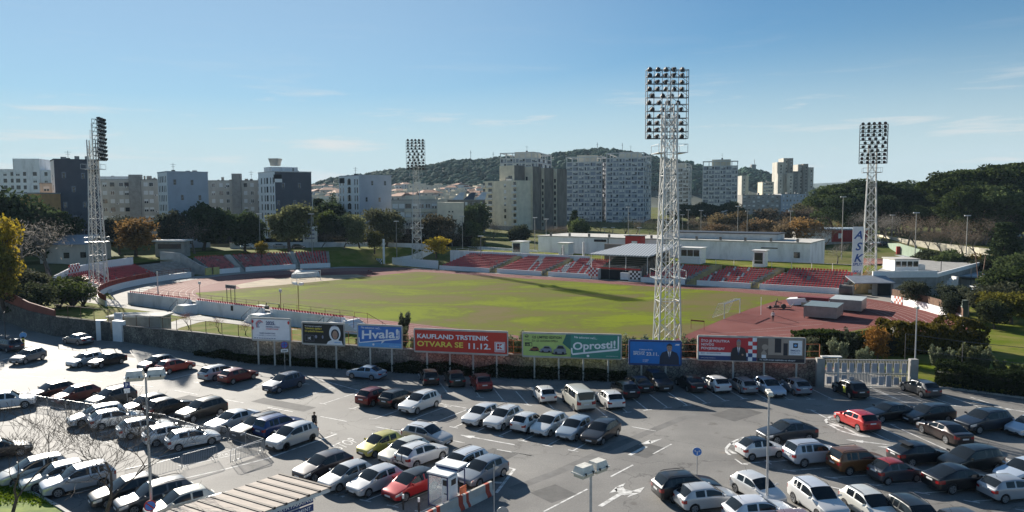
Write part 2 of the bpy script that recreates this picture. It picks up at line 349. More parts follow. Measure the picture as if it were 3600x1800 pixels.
line(z4(3100,1500,s4,[(0,1045),(110,1070)]));line(z4(2700,1500,s4,[(950,910),(1110,945)]));line(z4(2700,1500,s4,[(1700,1040),(1830,1072)]))
# hatched island noses
line(z4(2250,1500,s4,[(1580,160),(1440,210),(1350,270),(1300,330),(1310,390),(1360,430)]),.22);line(z4(2250,1500,s4,[(1330,350),(1420,402),(1480,398)]),.3);line(z4(2250,1500,s4,[(1380,240),(1480,305)]),.35);line(z4(2250,1500,s4,[(1500,185),(1560,215)]),.3)
line(z4(2250,1500,s4,[(1435,490),(1540,565),(1630,575)]),.14);line(z4(2250,1500,s4,[(1560,560),(2147,505)]),.12)
line(z4(2700,1280,s4,[(1040,780),(930,800),(870,850),(900,900),(1100,1010),(1370,1085),(1540,1100)]),.24);line(z4(2700,1280,s4,[(1370,1075),(930,840),(1040,830)]),.16);line(z4(2700,1280,s4,[(900,890),(1150,955)]),.5)
def arrow(tail,head,w=.16,hw=.75,hl=1.3,bend=None):
    a,b=G(*tail),G(*head);d=(b -a).normalized();s=Vector((-d.y,d.x,0));c=b -d*hl
    MK.ribbon([a,c],w,.011);MK.add([tuple(b+Vector((0,0,.011))),tuple(c+s*hw/2+Vector((0,0,.011))),tuple(c -s*hw/2+Vector((0,0,.011)))],[(0,1,2)])
arrow(*z4(1400,1500,s4,[(1760,275),(930,125)]));arrow(*z4(2700,1500,s4,[(2100,310),(1170,195)]));arrow(*z4(2700,1500,s4,[(2147,345),(1650,300)]))
def poly(pts):
    vs=[tuple(G(*p) +Vector((0,0,.011))) for p in pts];MK.add(vs,[tuple(range(len(vs)))])
Z6=lambda pts:z4(1800,1350,s2,pts)
line(Z6([(885,1232),(1110,1095)]),.32)
poly(Z6([(1030,1062),(1110,1028),(1150,1078),(1095,1118)]));poly(Z6([(975,1102),(1050,1035),(1060,1080)]));poly(Z6([(1050,1035),(1145,994),(1110,1040)]))
poly(Z6([(1095,1118),(1150,1078),(1215,1078),(1195,1112)]));poly(Z6([(1335,1036),(1290,1095),(1205,1078)]));poly(Z6([(1290,1095),(1158,1142),(1205,1100)]))
poly(Z6([(1270,612),(1390,560),(1400,600)]));poly(Z6([(1375,576),(1512,550),(1400,602)]));line(Z6([(1180,717),(1350,630)]),.32)
tag(MK.build('road_markings',M['line']),kind='structure')
# STOP and direction lettering on the road
FONT=None
def text_obj(name,s,size,mat_,parent,mtx,embolden=0.0,shear=0.0,align='LEFT',extrude=0.0,space=1.0,sx=1.0,world=False):
    cu=bpy.data.curves.new(name,'FONT');cu.body=s;cu.size=size;cu.offset=embolden;cu.shear=shear;cu.align_x=align;cu.extrude=extrude;cu.space_character=space;cu.resolution_u=3
    o=bpy.data.objects.new(name,cu);COL.objects.link(o)
    dg=bpy.context.evaluated_depsgraph_get();me=bpy.data.meshes.new_from_object(o.evaluated_get(dg));bpy.data.objects.remove(o);bpy.data.curves.remove(cu)
    me.materials.clear();me.materials.append(mat_)
    if sx != 1:me.transform(Matrix.Diagonal((sx,1,1,1)))
    me.transform(mtx);r=bpy.data.objects.new(name,me);COL.objects.link(r);adopt(r,parent);return r
def ground_text(s,px0,px1,size,up_deg):
    a,b=G(*px0),G(*px1);d=(b -a).normalized();w=Vector((math.cos(R(up_deg)),math.sin(R(up_deg)),0))
    mt=Matrix(((d.x,w.x,0,a.x),(d.y,w.y,0,a.y),(0,0,1,.011),(0,0,0,1)))
    o=text_obj('road_lettering',s,size,M['line'],None,mt,.0,sx=.5);return tag(o,kind='structure')
ground_text('STOP',(1196,1583),(1262,1552),2.0,135)
ground_text('IZLAZ',(765,1606),(800,1600),.8,120)

# stadium grounds: running track, infield, bends
CL,CR,NC,RI,RO=-124.5,-45.0,120.7,32.8,43.2
def oval(r,n=28,nmax=1e9,grow=0.0):
    pts=[(CR+r*math.cos(t),NC+r*math.sin(t)) for t in np.linspace(-math.pi/2,math.pi/2,n)] +[(CL+r*math.cos(t),NC+r*math.sin(t)) for t in np.linspace(math.pi/2,3*math.pi/2,n)]
    return [(u,min(v,nmax)) for u,v in pts]
def sheet(name,poly_un,z,m,hole=None):
    mb=MB();vs=[tuple(S(u,n,z)) for u,n in poly_un]
    if hole is None:mb.add(vs,[tuple(range(len(vs)))])
    else:
        k=len(vs);mb.add(vs+[tuple(S(u,n,z)) for u,n in hole],[(i,(i+1) % k,k+(i+1) % k,k+i) for i in range(k)])
    return tag(mb.build(name,m),kind='structure')
M['track'] =mat('red_running_track',(.150,.048,.043),.85,0,.07,col2=(.215,.085,.075),detail=9,lo=.35,hi=.65,spec=.08)
M['track_pale'] =mat('worn_pale_track',(.215,.100,.085),.9,0,.12,col2=(.30,.165,.14),detail=8,spec=.08)
M['apron'] =mat('grey_apron',(.27,.255,.23),.9,.2,.25)
sheet('apron',[(-176,76.5),(-18,76.5),(6,92),(8,120),(6,150),(-14,163),(-60,161.2),(-136,161.2),(-160,153),(-173,130),(-174,105)],.0,M['apron'])
sheet('running_track',oval(RO,40,159.2),.006,M['track'],oval(RI,40))
_bend=[(CL+RO*math.cos(t),NC+RO*math.sin(t)) for t in np.linspace(math.pi*.62,3*math.pi/2*.93,26)] +[(CL+RI*math.cos(t),NC+RI*math.sin(t)) for t in np.linspace(3*math.pi/2*.93,math.pi*.62,26)]
sheet('worn_bend',_bend,.010,M['track_pale'])
sheet('infield_rubber',oval(RI,40),.0055,M['track'])
sheet('right_rubber_apron',[(-18,161.5),(9,160),(14,148),(-2,148),(-9,155)],.0065,M['track'])
sheet('sand_patch',[(-141,104),(-137.6,112),(-134.5,124),(-134,137),(-140,139),(-148,130),(-151,118),(-147,107)],.010,mat('dry_sand',(.33,.26,.17),.95,.2,.3))
def grass_mat():
    m,nt,b,o=_new('pitch_grass');N,K=nt.nodes,nt.links
    tc=N.new('ShaderNodeTexCoord');mp=N.new('ShaderNodeMapping');mp.inputs['Rotation'].default_value=(0,0,R(33));mp.inputs['Scale'].default_value=(.022,.042,1);K.new(tc.outputs['Object'],mp.inputs[0])
    n1=N.new('ShaderNodeTexNoise');n1.inputs['Scale'].default_value=1.9;n1.inputs['Detail'].default_value=12;n1.inputs['Roughness'].default_value=.66;n1.inputs['Distortion'].default_value=.7;K.new(mp.outputs[0],n1.inputs['Vector'])
    n2=N.new('ShaderNodeTexNoise');n2.inputs['Scale'].default_value=1.1;n2.inputs['Detail'].default_value=5;n2.inputs['Roughness'].default_value=.7;K.new(tc.outputs['Object'],n2.inputs['Vector'])
    ad=N.new('ShaderNodeMath');ad.operation='MULTIPLY_ADD';ad.inputs[1].default_value=.30;K.new(n2.outputs['Fac'],ad.inputs[0]);K.new(n1.outputs['Fac'],ad.inputs[2])
    cr=N.new('ShaderNodeValToRGB');e=cr.color_ramp.elements;e[0].position=.535;e[0].color=(.150,.122,.052,1);e[1].position=.745;e[1].color=(.165,.200,.010,1)
    q=e.new(.605);q.color=(.132,.125,.036,1);q=e.new(.668);q.color=(.122,.142,.018,1);K.new(ad.outputs[0],cr.inputs[0])
    K.new(cr.outputs[0],b.inputs['Base Color']);b.inputs['Roughness'].default_value=.9;b.inputs['Specular IOR Level'].default_value=.03
    bp=N.new('ShaderNodeBump');bp.inputs['Strength'].default_value=.4;bp.inputs['Distance'].default_value=.12;K.new(n2.outputs['Fac'],bp.inputs['Height']);K.new(bp.outputs[0],b.inputs['Normal'])
    return m
M['grass'] =grass_mat()
def chord(nmin,nmax,k):return [(0,nmin+(nmax -nmin) *i/k) for i in range(k+1)]
_left=[(-142,91.5),(-140,101.4),(-137.7,113.5),(-135,126),(-133.2,139),(-131,152.6)]
_g=[(-142,93.5),(-134,89.3),(-124.5,88.2),(-45,88.2),(-37,89.4),(-36.5,118),(-36,130),(-34.8,143),(-32.5,150.5),(-45,153.2),(-124.5,153.2),(-131,152.6)] +_left[::-1][1:-1]
sheet('pitch',_g,.012,M['grass'])
sheet('grass_segment',[(-20,99.6),(-13.5,112),(-12.4,120),(-13.0,126),(-16.5,119),(-21,106)],.012,M['grass'])
LM=MB()
for i in range(7):
    r=RI+.15+i*1.24;p=[(u,n) for u,n in oval(r,40,158.9)];p.append(p[0])
    LM.ribbon([S(u,n) for u,n in p],.09,.016)
for a,b in (((-36,92),(-13,118)),((-33,97),(-16,122)),((-30,110),(-22,121)),((-30,118),(-12,131)),((-16,152),(-9,158)),((-9,150),(-3,156)),((-34,104),(-25,113))):LM.ribbon([S(*a),S(*b)],.09,.017)
LM.ribbon([S(-132,153),S(-150,139),S(-155,120)],.1,.017)
tag(LM.build('lane_markings',mat('faded_lane_paint',(.42,.33,.30),.85,.2,.6)),kind='structure')
_kb=MB();_kb.wall([S(CR+(RI -.2) *math.cos(t),NC+(RI -.2) *math.sin(t)) for t in np.linspace(-.75,.28,14)],1.0,0,.07);tag(_kb.build('inner_kerb',M['conc_light']),kind='structure')
# ground between the near stand and the retaining wall: path and grass verge
def px_sheet(name,pts,z,m):
    mb=MB();vs=[tuple(G(px,py,z)) for px,py in pts];mb.add(vs,[tuple(range(len(vs)))]);return tag(mb.build(name,m),kind='structure')
WT=2.3                                                            # level of the terrace behind the wall
def terr(name,pts,z,m):return px_sheet(name,pts,z,m)
M['verge_grass'] =mat('bank_grass',(.10,.135,.012),.95,0,.25,col2=(.19,.175,.05),detail=9,bump=.4,lo=.4,hi=.62,spec=.03)
M['path'] =mat('pale_path',(.42,.40,.36),.95,.2,.4)
_fill=MB();_pl=[(p.x,p.y+.25) for p in WALL_L+WALL_R];_back=[tuple(S(u,n)[:2]) for u,n in ((-79,75.2),(-100,74.8),(-137,74.4),(-164,86),(-176,108),(-215,108))]
_fill.prism(_pl+[(GATE_L.x,GATE_L.y+2),tuple(S(-30,92)[:2]),tuple(S(-45,78)[:2])] +_back,-.05,.30);tag(_fill.build('bank',M['verge_grass']),kind='structure')
px_sheet('footpath',[(60,1000),(150,1003),(300,1040),(395,1052),(458,1074),(700,1107),(898,1134),(1050,1160),(900,1150),(690,1122),(560,1100),(400,1078),(230,1050),(100,1040)],.312,M['path'])
px_sheet('gate_path',[(560,1145),(640,1120),(700,1118),(760,1124),(700,1133),(640,1150),(600,1165)],.318,M['path'])
# distant hills
def build_hills():
    ridge=[(980,690),(1060,668),(1130,642),(1180,628),(1300,612),(1460,592),(1600,570),(1750,556),(1880,551),(1960,545),(2050,528),(2125,524),(2180,532),(2260,546),(2360,562),(2440,578),(2520,612),(2580,626),(2622,592),(2700,606),(2760,636),(2850,662),(2930,690)]
    pts=[D(px,py+9,1350) for px,py in ridge]
    xs=np.linspace(pts[0].x -120,pts[-1].x+120,130);hz=np.interp(xs,[p.x for p in pts],[p.z for p in pts],left=12,right=12)
    rows=[]
    for k,t in enumerate(np.linspace(0,1,34)):
        y=900+900*t;prof=sstep(0,.5,t) if t<.5 else 1 -.4*sstep(.5,1,t)
        rows.append([(x*(y/1350) if t<.5 else x,y,6+(h -6) *prof*(1+.10*noise.noise(Vector((x*.012,y*.012,3))))) for x,h in zip(xs,hz)])
    V=np.array([p for r in rows for p in r]);nx=len(xs)
    Fq=np.array([(j*nx+i,j*nx+i+1,(j+1) *nx+i+1,(j+1) *nx+i) for j in range(len(rows) -1) for i in range(nx -1)])
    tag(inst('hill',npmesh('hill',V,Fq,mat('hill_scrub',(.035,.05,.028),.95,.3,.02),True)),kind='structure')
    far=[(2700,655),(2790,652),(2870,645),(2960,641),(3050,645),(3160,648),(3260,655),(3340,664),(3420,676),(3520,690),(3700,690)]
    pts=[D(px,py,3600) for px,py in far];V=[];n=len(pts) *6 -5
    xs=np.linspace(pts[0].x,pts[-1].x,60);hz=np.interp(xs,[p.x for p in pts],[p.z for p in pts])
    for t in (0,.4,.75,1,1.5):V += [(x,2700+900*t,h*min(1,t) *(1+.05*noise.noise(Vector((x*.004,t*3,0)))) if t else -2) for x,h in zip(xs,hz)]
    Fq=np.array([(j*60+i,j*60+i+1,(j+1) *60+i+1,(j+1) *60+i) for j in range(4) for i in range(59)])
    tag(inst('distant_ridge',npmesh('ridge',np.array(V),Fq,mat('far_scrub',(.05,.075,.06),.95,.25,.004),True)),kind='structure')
    return xs,hz
build_hills()
# ================================================================== stadium walls, stands and buildings
def stone(name,c1,c2,mortar=(.035,.032,.028),sc=1.1):
    m,nt,b,o=_new(name);N,K=nt.nodes,nt.links
    tc=N.new('ShaderNodeTexCoord');vo=N.new('ShaderNodeTexVoronoi');vo.feature='DISTANCE_TO_EDGE';vo.inputs['Scale'].default_value=sc*1.7;vc=N.new('ShaderNodeTexVoronoi');vc.inputs['Scale'].default_value=sc*1.7
    nz=N.new('ShaderNodeTexNoise');nz.inputs['Scale'].default_value=.55;nz.inputs['Detail'].default_value=8
    K.new(tc.outputs['Object'],nz.inputs['Vector']);vm=N.new('ShaderNodeVectorMath');vm.operation='MULTIPLY_ADD';vm.inputs[1].default_value=(.7,.7,.7);K.new(nz.outputs['Color'],vm.inputs[0]);K.new(tc.outputs['Object'],vm.inputs[2])
    K.new(vm.outputs[0],vo.inputs['Vector']);K.new(vm.outputs[0],vc.inputs['Vector'])
    cr=N.new('ShaderNodeValToRGB');e=cr.color_ramp.elements;e[0].position=.32;e[0].color=(*c1,1);e[1].position=.68;e[1].color=(*c2,1);K.new(nz.outputs['Fac'],cr.inputs[0])
    hs=N.new('ShaderNodeMapRange');hs.inputs['To Min'].default_value=.7;hs.inputs['To Max'].default_value=1.3;sp=N.new('ShaderNodeSeparateColor');K.new(vc.outputs['Color'],sp.inputs[0]);K.new(sp.outputs[0],hs.inputs['Value'])
    s1=N.new('ShaderNodeVectorMath');s1.operation='SCALE';K.new(cr.outputs[0],s1.inputs[0]);K.new(hs.outputs[0],s1.inputs['Scale'])
    ed=N.new('ShaderNodeValToRGB');ed.color_ramp.elements[0].position=.02;ed.color_ramp.elements[1].position=.09;K.new(vo.outputs['Distance'],ed.inputs[0])
    mx=N.new('ShaderNodeMix');mx.data_type='RGBA';K.new(ed.outputs[0],mx.inputs['Factor']);mx.inputs['A'].default_value=(*mortar,1);K.new(s1.outputs[0],mx.inputs['B']);K.new(mx.outputs['Result'],b.inputs['Base Color'])
    b.inputs['Roughness'].default_value=.95;bp=N.new('ShaderNodeBump');bp.inputs['Strength'].default_value=.8;bp.inputs['Distance'].default_value=.06;K.new(ed.outputs[0],bp.inputs['Height']);K.new(bp.outputs[0],b.inputs['Normal'])
    return m
M['stone_dark'] =stone('dark_rubble_wall',(.085,.08,.07),(.18,.17,.15),(.05,.047,.042),sc=2.2)
M['stone'] =stone('rubble_stone_wall',(.11,.10,.085),(.235,.22,.185),(.05,.046,.04),sc=1.7)
def hz(p,z):return (p.x,p.y,z)
def topz(px,py,ref):  # height where the ray reaches the distance of a known ground point
    return D(px,py,ref.y).z
# --- retaining wall, two stretches either side of the yellow door
lt=[topz(px,py,WALL_L[i]) for i,(px,py) in enumerate([(-160,1005),(0,1052),(105,1092),(196,1112),(341,1127),(395,1132)])]
t=empty('boundary_wall',WALL_L[2],label='dark stained retaining wall on the left with an iron picket fence on it',cat='wall')
_m=MB();_m.wall(WALL_L[:2] +WALL_L[2:],.4,-.3,lt);_m.W('wall_face',M['stone_dark'],t)
_m=MB();_m.wall([p+Vector((0,.1,0)) for p in WALL_L[:4]],.2,[z for z in lt[:4]],[z+a for z,a in zip(lt[:4],(2.6,2.2,1.3,.9))]);_m.W('red_parapet',mat('red_sheet_fence',(.20,.055,.035),.85,.25,.6),t)
rt=[topz(px,py,WALL_R[i]) for i,(px,py) in enumerate([(437,1146),(700,1170),(900,1193),(1389,1226),(1750,1245),(2200,1264),(2600,1265),(2880,1265)])]
t2=empty('boundary_wall',WALL_R[3],label='long rubble stone wall behind the billboards, running to the metal gate',cat='wall')
_m=MB();_m.wall(WALL_R,.4,-.3,rt)
_m.W('wall_face',M['stone'],t2)
_m=MB();_m.wall([p for p in WALL_R],.5,[z for z in rt],[z+.12 for z in rt]);_m.W('coping',M['conc_dark'],t2)
# yellow door between white pillars
t=empty('gateway',G(400,1200),label='white pillars with a pale yellow metal door set in the retaining wall',cat='gate')
def quadwall(pa,pb,za,zb,th,m,name,par,z0=0):
    mb=MB();mb.wall([pa,pb],th,z0,[za,zb]);return mb.W(name,m,par)
quadwall(G(340,1197),G(378,1193),2.9,2.8,.5,M['white_clean'],'pillar',t);quadwall(G(405,1198),G(437,1201),2.9,2.9,.7,M['white_clean'],'pillar',t)
quadwall(G(378,1191),G(405,1193),2.5,2.5,.08,M['yellow_paint'],'door',t)
_m=MB();p=G(395,1186);_m.box(p.x -1.2,p.y+.6,2.75,p.x+7,p.y+4.4,2.95);_m.W('roof',M['conc_light'],t)
_m=MB();p=G(395,1186);_m.box(p.x -.9,p.y+.8,0,p.x+6.6,p.y+4.2,2.75);_m.W('guard_room',M['conc'],t)
# iron fence along the top of both walls
def fence(name,label,pts,zs,h,step,m,rails=(1.0,),posts=.06,cat='fence',mesh=None):
    t=empty(name,pts[0] +Vector((0,0,zs[0])),label=label,cat=cat);L=[0]
    for a,b in zip(pts,pts[1:]):L.append(L[-1] +(b -a).length)
    def at(s):
        s=max(0,min(L[-1],s))
        for i in range(len(pts) -1):
            if s <= L[i+1] +1e-6:
                k=(s -L[i]) /max(1e-6,L[i+1] -L[i]);p=pts[i].lerp(pts[i+1],k);p.z=zs[i] +(zs[i+1] -zs[i]) *k;return p
    n=max(2,int(L[-1] /step));P=[at(L[-1] *i/n) for i in range(n+1)];pm=MB();pm.box(-posts/2,-posts/2,0,posts/2,posts/2,h);me=pm.mesh('post',m)
    for p in P[:100]:inst('post',me,t,p -t.location)
    rb=MB()
    for r in rails:
        for a,b in zip(P,P[1:]):rb.beam(a+Vector((0,0,h*r)),b+Vector((0,0,h*r)),.045)
    if rails:rb.W('rail',m,t)
    return t
U3=Vector((0,.12,0))
fence('iron_fence','rusty iron post fence on top of the dark retaining wall on the left',[p+U3 for p in WALL_L[3:]] +[WALL_R[0] +U3],lt[3:] +[rt[0]],1.7,2.6,M['rust'],(1.0,.05))
fence('iron_fence','low rusty iron fence on the wall between the yellow door and the handball billboard',[p+U3 for p in WALL_R[:3]],rt[:3],1.6,2.7,M['rust'],(1.0,.08))
fence('orange_fence','thin orange iron fence on the wall behind the row of billboards',[p+U3 for p in WALL_R[2:]],[z+.12 for z in rt[2:]],1.5,2.4,mat('orange_iron',(.36,.13,.05),.7,.2,3),(1.0,.5,.06))
# --- low dark planting along the foot of the wall is added with the vegetation

# --- near stand: white back wall with one visible row of red seats
SEATR={}
def seat_mesh(col):
    if col in SEATR:return SEATR[col]
    m=MB();m.box(-.2,-.19,0,.2,.19,.05);m.obox((0,.2,.19),(.2,0,0),(0,.03,.01),(0,.02,.16));m.obox((0,-.17,-.05),(.2,0,0),(0,.02,0),(0,0,.06))
    SEATR[col] =m.mesh('seat',{'red':M['seat_red'],'white':M['seat_white'],'dark':M['seat_dark']}[col]);return SEATR[col]
M['seat_red'] =mat('red_plastic_seat',(.62,.060,.068),.5,.1,2);M['seat_white'] =mat('white_plastic_seat',(.62,.60,.60),.5,.1,2);M['seat_dark'] =mat('deep_red_plastic_seat',(.26,.018,.022),.5,.1,2)
AU=math.atan2(UH.y,UH.x)
near=empty('near_stand',S(-108,76.5),label='near stand seen from behind, white back wall topped by a row of red seats',cat='grandstand')
_m=MB()
for (a,b) in ((-137,-117.2),(-115.6,-97.6),(-96.0,-79.5)):_m.wall([S(a,76.3),S(b,76.3)],.3,0,2.35)
_m.wall([S(-117.2,76.9),S(-115.6,76.9)],.3,0,1.7);_m.wall([S(-97.6,76.9),S(-96,76.9)],.3,0,1.7)
_m.W('back_wall',M['white_wall'],near)
_m=MB()
for k,(n0,n1,z) in enumerate(((76.45,77.3,2.0),(77.3,78.0,1.55),(78.0,78.6,1.0))):_m.obox(S(-108.2,(n0+n1) /2,z/2),UH*28.7,NH*((n1 -n0) /2),Vector((0,0,z/2)))
_m.W('terrace',M['conc'],near)
k=0
for (a,b) in ((-136.4,-117.6),(-115.2,-98.0),(-95.6,-80.0)):
    for u in np.arange(a,b,.62):inst('seat',seat_mesh('red'),near,S(u,76.62,2.30) -near.location,(0,0,AU+math.pi));k += 1
# stair blocks on the outside
for u0 in (-117.6,-98.0,-81.5):
    m=MB()
    for i in range(6):m.obox(S(u0 -1.4+i*.34,74.9,(1.7 -(5 -i) *.27) /2),UH*.17,NH*1.25,Vector((0,0,(1.7 -(5 -i) *.27) /2)))
    m.obox(S(u0+1.5,74.9,.85),UH*.95,NH*1.25,Vector((0,0,.85)));m.W('stair_block',M['white_wall'],near)
    m=MB()
    for nn in (73.75,75.9):
        m.beam(S(u0 -1.9,nn,1.1),S(u0+.4,nn,2.7),.05);m.beam(S(u0 -1.9,nn,.1),S(u0 -1.9,nn,1.1),.05);m.beam(S(u0+.4,nn,1.7),S(u0+.4,nn,2.7),.05);m.beam(S(u0+.4,nn,2.7),S(u0+2.3,nn,2.7),.05)
    m.W('handrail',M['darkmetal'],near)
m=MB()
for a,b in ((-137,-99),(-95.6,-80)):
    for z in (2.95,2.5):m.beam(S(a,78.5,z),S(b,78.5,z),.045)
    for u in np.arange(a,b+.1,3.2):m.beam(S(u,78.5,1.0),S(u,78.5,2.95),.05)
m.W('front_rail',M['rust'],near)
m=MB()
for nn in (75.6,78.4):
    m.beam(S(-79.6,nn,2.9),S(-77,nn,2.9),.05);m.beam(S(-77,nn,2.9),S(-71.5,nn,.9),.05)
    for u,z in ((-79.6,2.9),(-77,2.9),(-74,1.9),(-71.5,.9)):m.beam(S(u,nn,0),S(u,nn,z),.05)
m.W('end_rail',M['red_rail'],near)
m=MB()
for i in range(7):m.obox(S(-78.9+i*.55,77,(2.0 -i*.28) /2),UH*.275,NH*1.5,Vector((0,0,(2.0 -i*.28) /2)))
m.W('end_steps',M['white_wall'],near)
m=MB();m.obox(S(-105.6,76.12,1.75),UH*.28,NH*.03,Vector((0,0,.42)));m.W('stencilled_mark',M['black'],near)

# --- curved wall and red rail of the left bend
def bend(r,a0,a1,n,c=(CL,118.2)):return [S(c[0] +r*math.cos(t),c[1] +r*math.sin(t)) for t in np.linspace(R(a0),R(a1),n)]
lb=empty('bend_wall',S(CL -48,118),label='curved white wall round the left bend of the track, topped by a red rail',cat='wall')
_m=MB();_m.wall(bend(48,256,187,26),.3,0,1.35);_m.W('wall_face',M['white_clean'],lb)
_b=bend(48,256,187,26);m=MB()
for z in (2.35,1.9):m.tube([p+Vector((0,0,z)) for p in _b],.04,5)
for p in _b:m.beam(p+Vector((0,0,1.3)),p+Vector((0,0,2.38)),.06)
m.W('red_rail',M['red_rail'],lb)
m=MB();m.wall([p+Vector((0,0,0)) for p in bend(48.05,256,203,18)],.05,1.35,2.4);m.W('red_mesh_panel',mat('red_mesh',(.34,.06,.04),.85,.2,2),lb)

# --- terraced stands
def stand(label,fn,u0,u1,rows,seat_fill,white=(),dark=0.0,d0=.7,rise=.37,zf=1.15,run=.72,first=.9,slant=(0,0),pitch=.62,group='red seat blocks of the far stand',front=True,seatcol='red'):
    """fn(u, off) gives the ground point 'off' metres behind the front line; seats in rows along u"""
    t=empty('grandstand',fn((u0+u1) /2,0),label=label,cat='grandstand',group=group)
    if front:
        m=MB();m.wall([fn(u,0) for u in np.linspace(u0,u1,9)],.3,0,zf);m.W('front_wall',M['white_clean'],t)
    m=MB()
    for r in range(rows):
        z=zf -.1+rise*r;a,b=u0+slant[0] *r,u1+slant[1] *r
        for ua,ub in zip(np.linspace(a,b,9),np.linspace(a,b,9)[1:]):
            p,q=fn(ua,first+run*r -.36),fn(ub,first+run*r -.36);p2,q2=fn(ua,first+run*r+.36),fn(ub,first+run*r+.36)
            vs=[hz(p,0),hz(q,0),hz(q2,0),hz(p2,0),hz(p,z),hz(q,z),hz(q2,z),hz(p2,z)];m.add(vs,[(4,5,6,7),(0,1,5,4),(2,3,7,6),(3,0,4,7),(1,2,6,5)])
    m.W('terrace',M['conc'],t)
    cnt=0;bulk={'red':MB(),'white':MB(),'dark':MB()};rr=random.Random(int(u0*10));total=0;W=set(white)
    for r in range(rows):
        z=zf -.1+rise*r;a,b=u0+slant[0] *r+.5,u1+slant[1] *r -.4
        for i,u in enumerate(np.arange(a,b,pitch)):
            if rr.random() >seat_fill:continue
            p=fn(u,first+run*r+.05);q=fn(u+.1,first+run*r+.05);ang=math.atan2(q.y -p.y,q.x -p.x)
            f=(u -u0) /(u1 -u0);wh=any(abs(f -(x0+(x1 -x0) *r/max(1,rows -1))) <w for x0,x1,w in white)
            c='white' if wh else ('dark' if rr.random() <dark else seatcol)
            if cnt<100:inst('seat',seat_mesh(c),t,Vector(hz(p,z+.02)) -t.location,(0,0,ang));cnt += 1
            else:
                ca,sa=math.cos(ang),math.sin(ang);o=len(bulk[c].v)
                for bx in ((-.2,-.19,.0,.2,.19,.05),(-.2,.17,.05,.2,.23,.34)):
                    q8=[(p.x+x*ca -y*sa,p.y+x*sa+y*ca,z+.02+zz) for zz in (bx[2],bx[5]) for x,y in ((bx[0],bx[1]),(bx[3],bx[1]),(bx[3],bx[4]),(bx[0],bx[4]))]
                    bulk[c].add(q8,[(4,5,6,7),(0,1,5,4),(1,2,6,5),(2,3,7,6),(3,0,4,7)])
    al=MB();mats=[M['seat_red'],M['seat_white'],M['seat_dark']]
    for i,c in enumerate(('red','white','dark')):al.add(bulk[c].v,bulk[c].f,i)
    if al.v:o=al.W('seat_rows',mats,t);o['kind'] ='stuff'
    return t
far=lambda u,o:S(u,160.9+o)
def su(px,py):return PN(px,py,161.2)[0]
Q=[su(1548,930),su(1722,937),su(1750,938),su(1905,946),su(1930,948),su(2078,958),su(2255,968),su(2410,976),su(2452,980),su(2640,995),su(2672,999),su(2955,1018)]
sl=(.62,.62)
stand('red seat block of the far stand nearest the middle floodlight mast',far,Q[0],Q[1],9,.99,slant=sl,dark=.02)
stand('second red seat block with one white seat letter, beside ochre steps',far,Q[2],Q[3],9,.99,white=((.66,.70,.03),(.80,.78,.025),(.74,.74,.02)),slant=sl,dark=.02)
stand('red seat block with white letters A and N, left of the roofed stand',far,Q[4],Q[5],9,.99,white=((.22,.26,.025),(.36,.42,.03),(.30,.33,.02),(.66,.72,.025),(.84,.76,.025)),slant=sl,dark=.02)
stand('shaded red seat block just right of the roofed stand, partly behind the near mast',far,Q[6],Q[7],8,.99,white=((.30,.36,.025),(.52,.46,.03),(.72,.74,.02)),slant=sl,dark=.12)
stand('red seat block with white seat letters L and T, right half of the far stand',far,Q[8],Q[9],8,.99,white=((.20,.26,.02),(.44,.58,.02),(.70,.84,.02)),slant=sl,dark=.10)
stand('widest red seat block at the right end of the far stand',far,Q[10],Q[11],9,.99,slant=(.62,.35),dark=.10)
# ochre stairs between the blocks
for a,b,lab in ((Q[1],Q[2],'ochre steps between the first two red seat blocks'),(Q[3],Q[4],'ochre steps left of the block with white letters'),(Q[7],Q[8],'ochre steps right of the near floodlight mast'),(Q[9],Q[10],'ochre steps left of the widest red seat block'),(Q[11],Q[11] +2.2,'ochre steps with orange rails at the right end of the far stand')):
    m=MB();st=empty('stairway',S((a+b) /2,161.5),label=lab,cat='steps',group='ochre stairways of the far stand')
    for i in range(17):
        m.obox(S((a+b) /2+.62*i*.5*.72,161.4+i*.38,(.3+.24*i) /2),UH*max(.9,(b -a) /2 -.1),NH*.19,Vector((0,0,(.3+.24*i) /2)))
    m.W('steps',M['stair'],st)
    g=MB();uu=(a+b) /2
    for i in (0,1):
        g.beam(S(uu -.8+1.6*i,161.0,0),S(uu -.8+1.6*i,161.0,1.3),.07)
    g.beam(S(uu -.8,161,1.25),S(uu+.8,161,1.25),.06);g.W('gate',M['yellow_paint'],st)
    if a == Q[11]:
        g=MB()
        for i in range(8):g.beam(S(uu+1.3+.25*i,161.4+.85*i,.3+.54*i),S(uu+1.3+.25*i,161.4+.85*i,1.4+.54*i),.06)
        g.beam(S(uu+1.3,161.4,1.35),S(uu+3.05,167.4,5.1),.06);g.W('handrail',mat('orange_rail',(.45,.20,.04),.6,.15,3),st)
# concrete deck and wall behind the far stand
bk=empty('rear_wall',S(-80,168.5),label='white wall with thin rails along the back of the far stand',cat='wall')
_m=MB();_m.wall([S(Q[0] -2,168.4),S(Q[5] -4,168.4)],.3,0,4.9);_m.W('wall_face',M['white_wall'],bk)
_m=MB();_m.prism([tuple(S(u,n)[:2]) for u,n in ((Q[0] -2,168.5),(Q[11] +5,168.5),(Q[11] +5,186),(Q[0] -2,186))],-.05,3.95);tag(_m.build('upper_lawn',M['verge_grass']),kind='structure')
m=MB()
for u in np.arange(Q[0],Q[11] +4,4.2):m.beam(S(u,168.7,3.9),S(u,168.7,5.5),.07)
m.beam(S(Q[0],168.7,5.4),S(Q[11] +4,168.7,5.4),.05);m.W('railing',M['white'],bk)

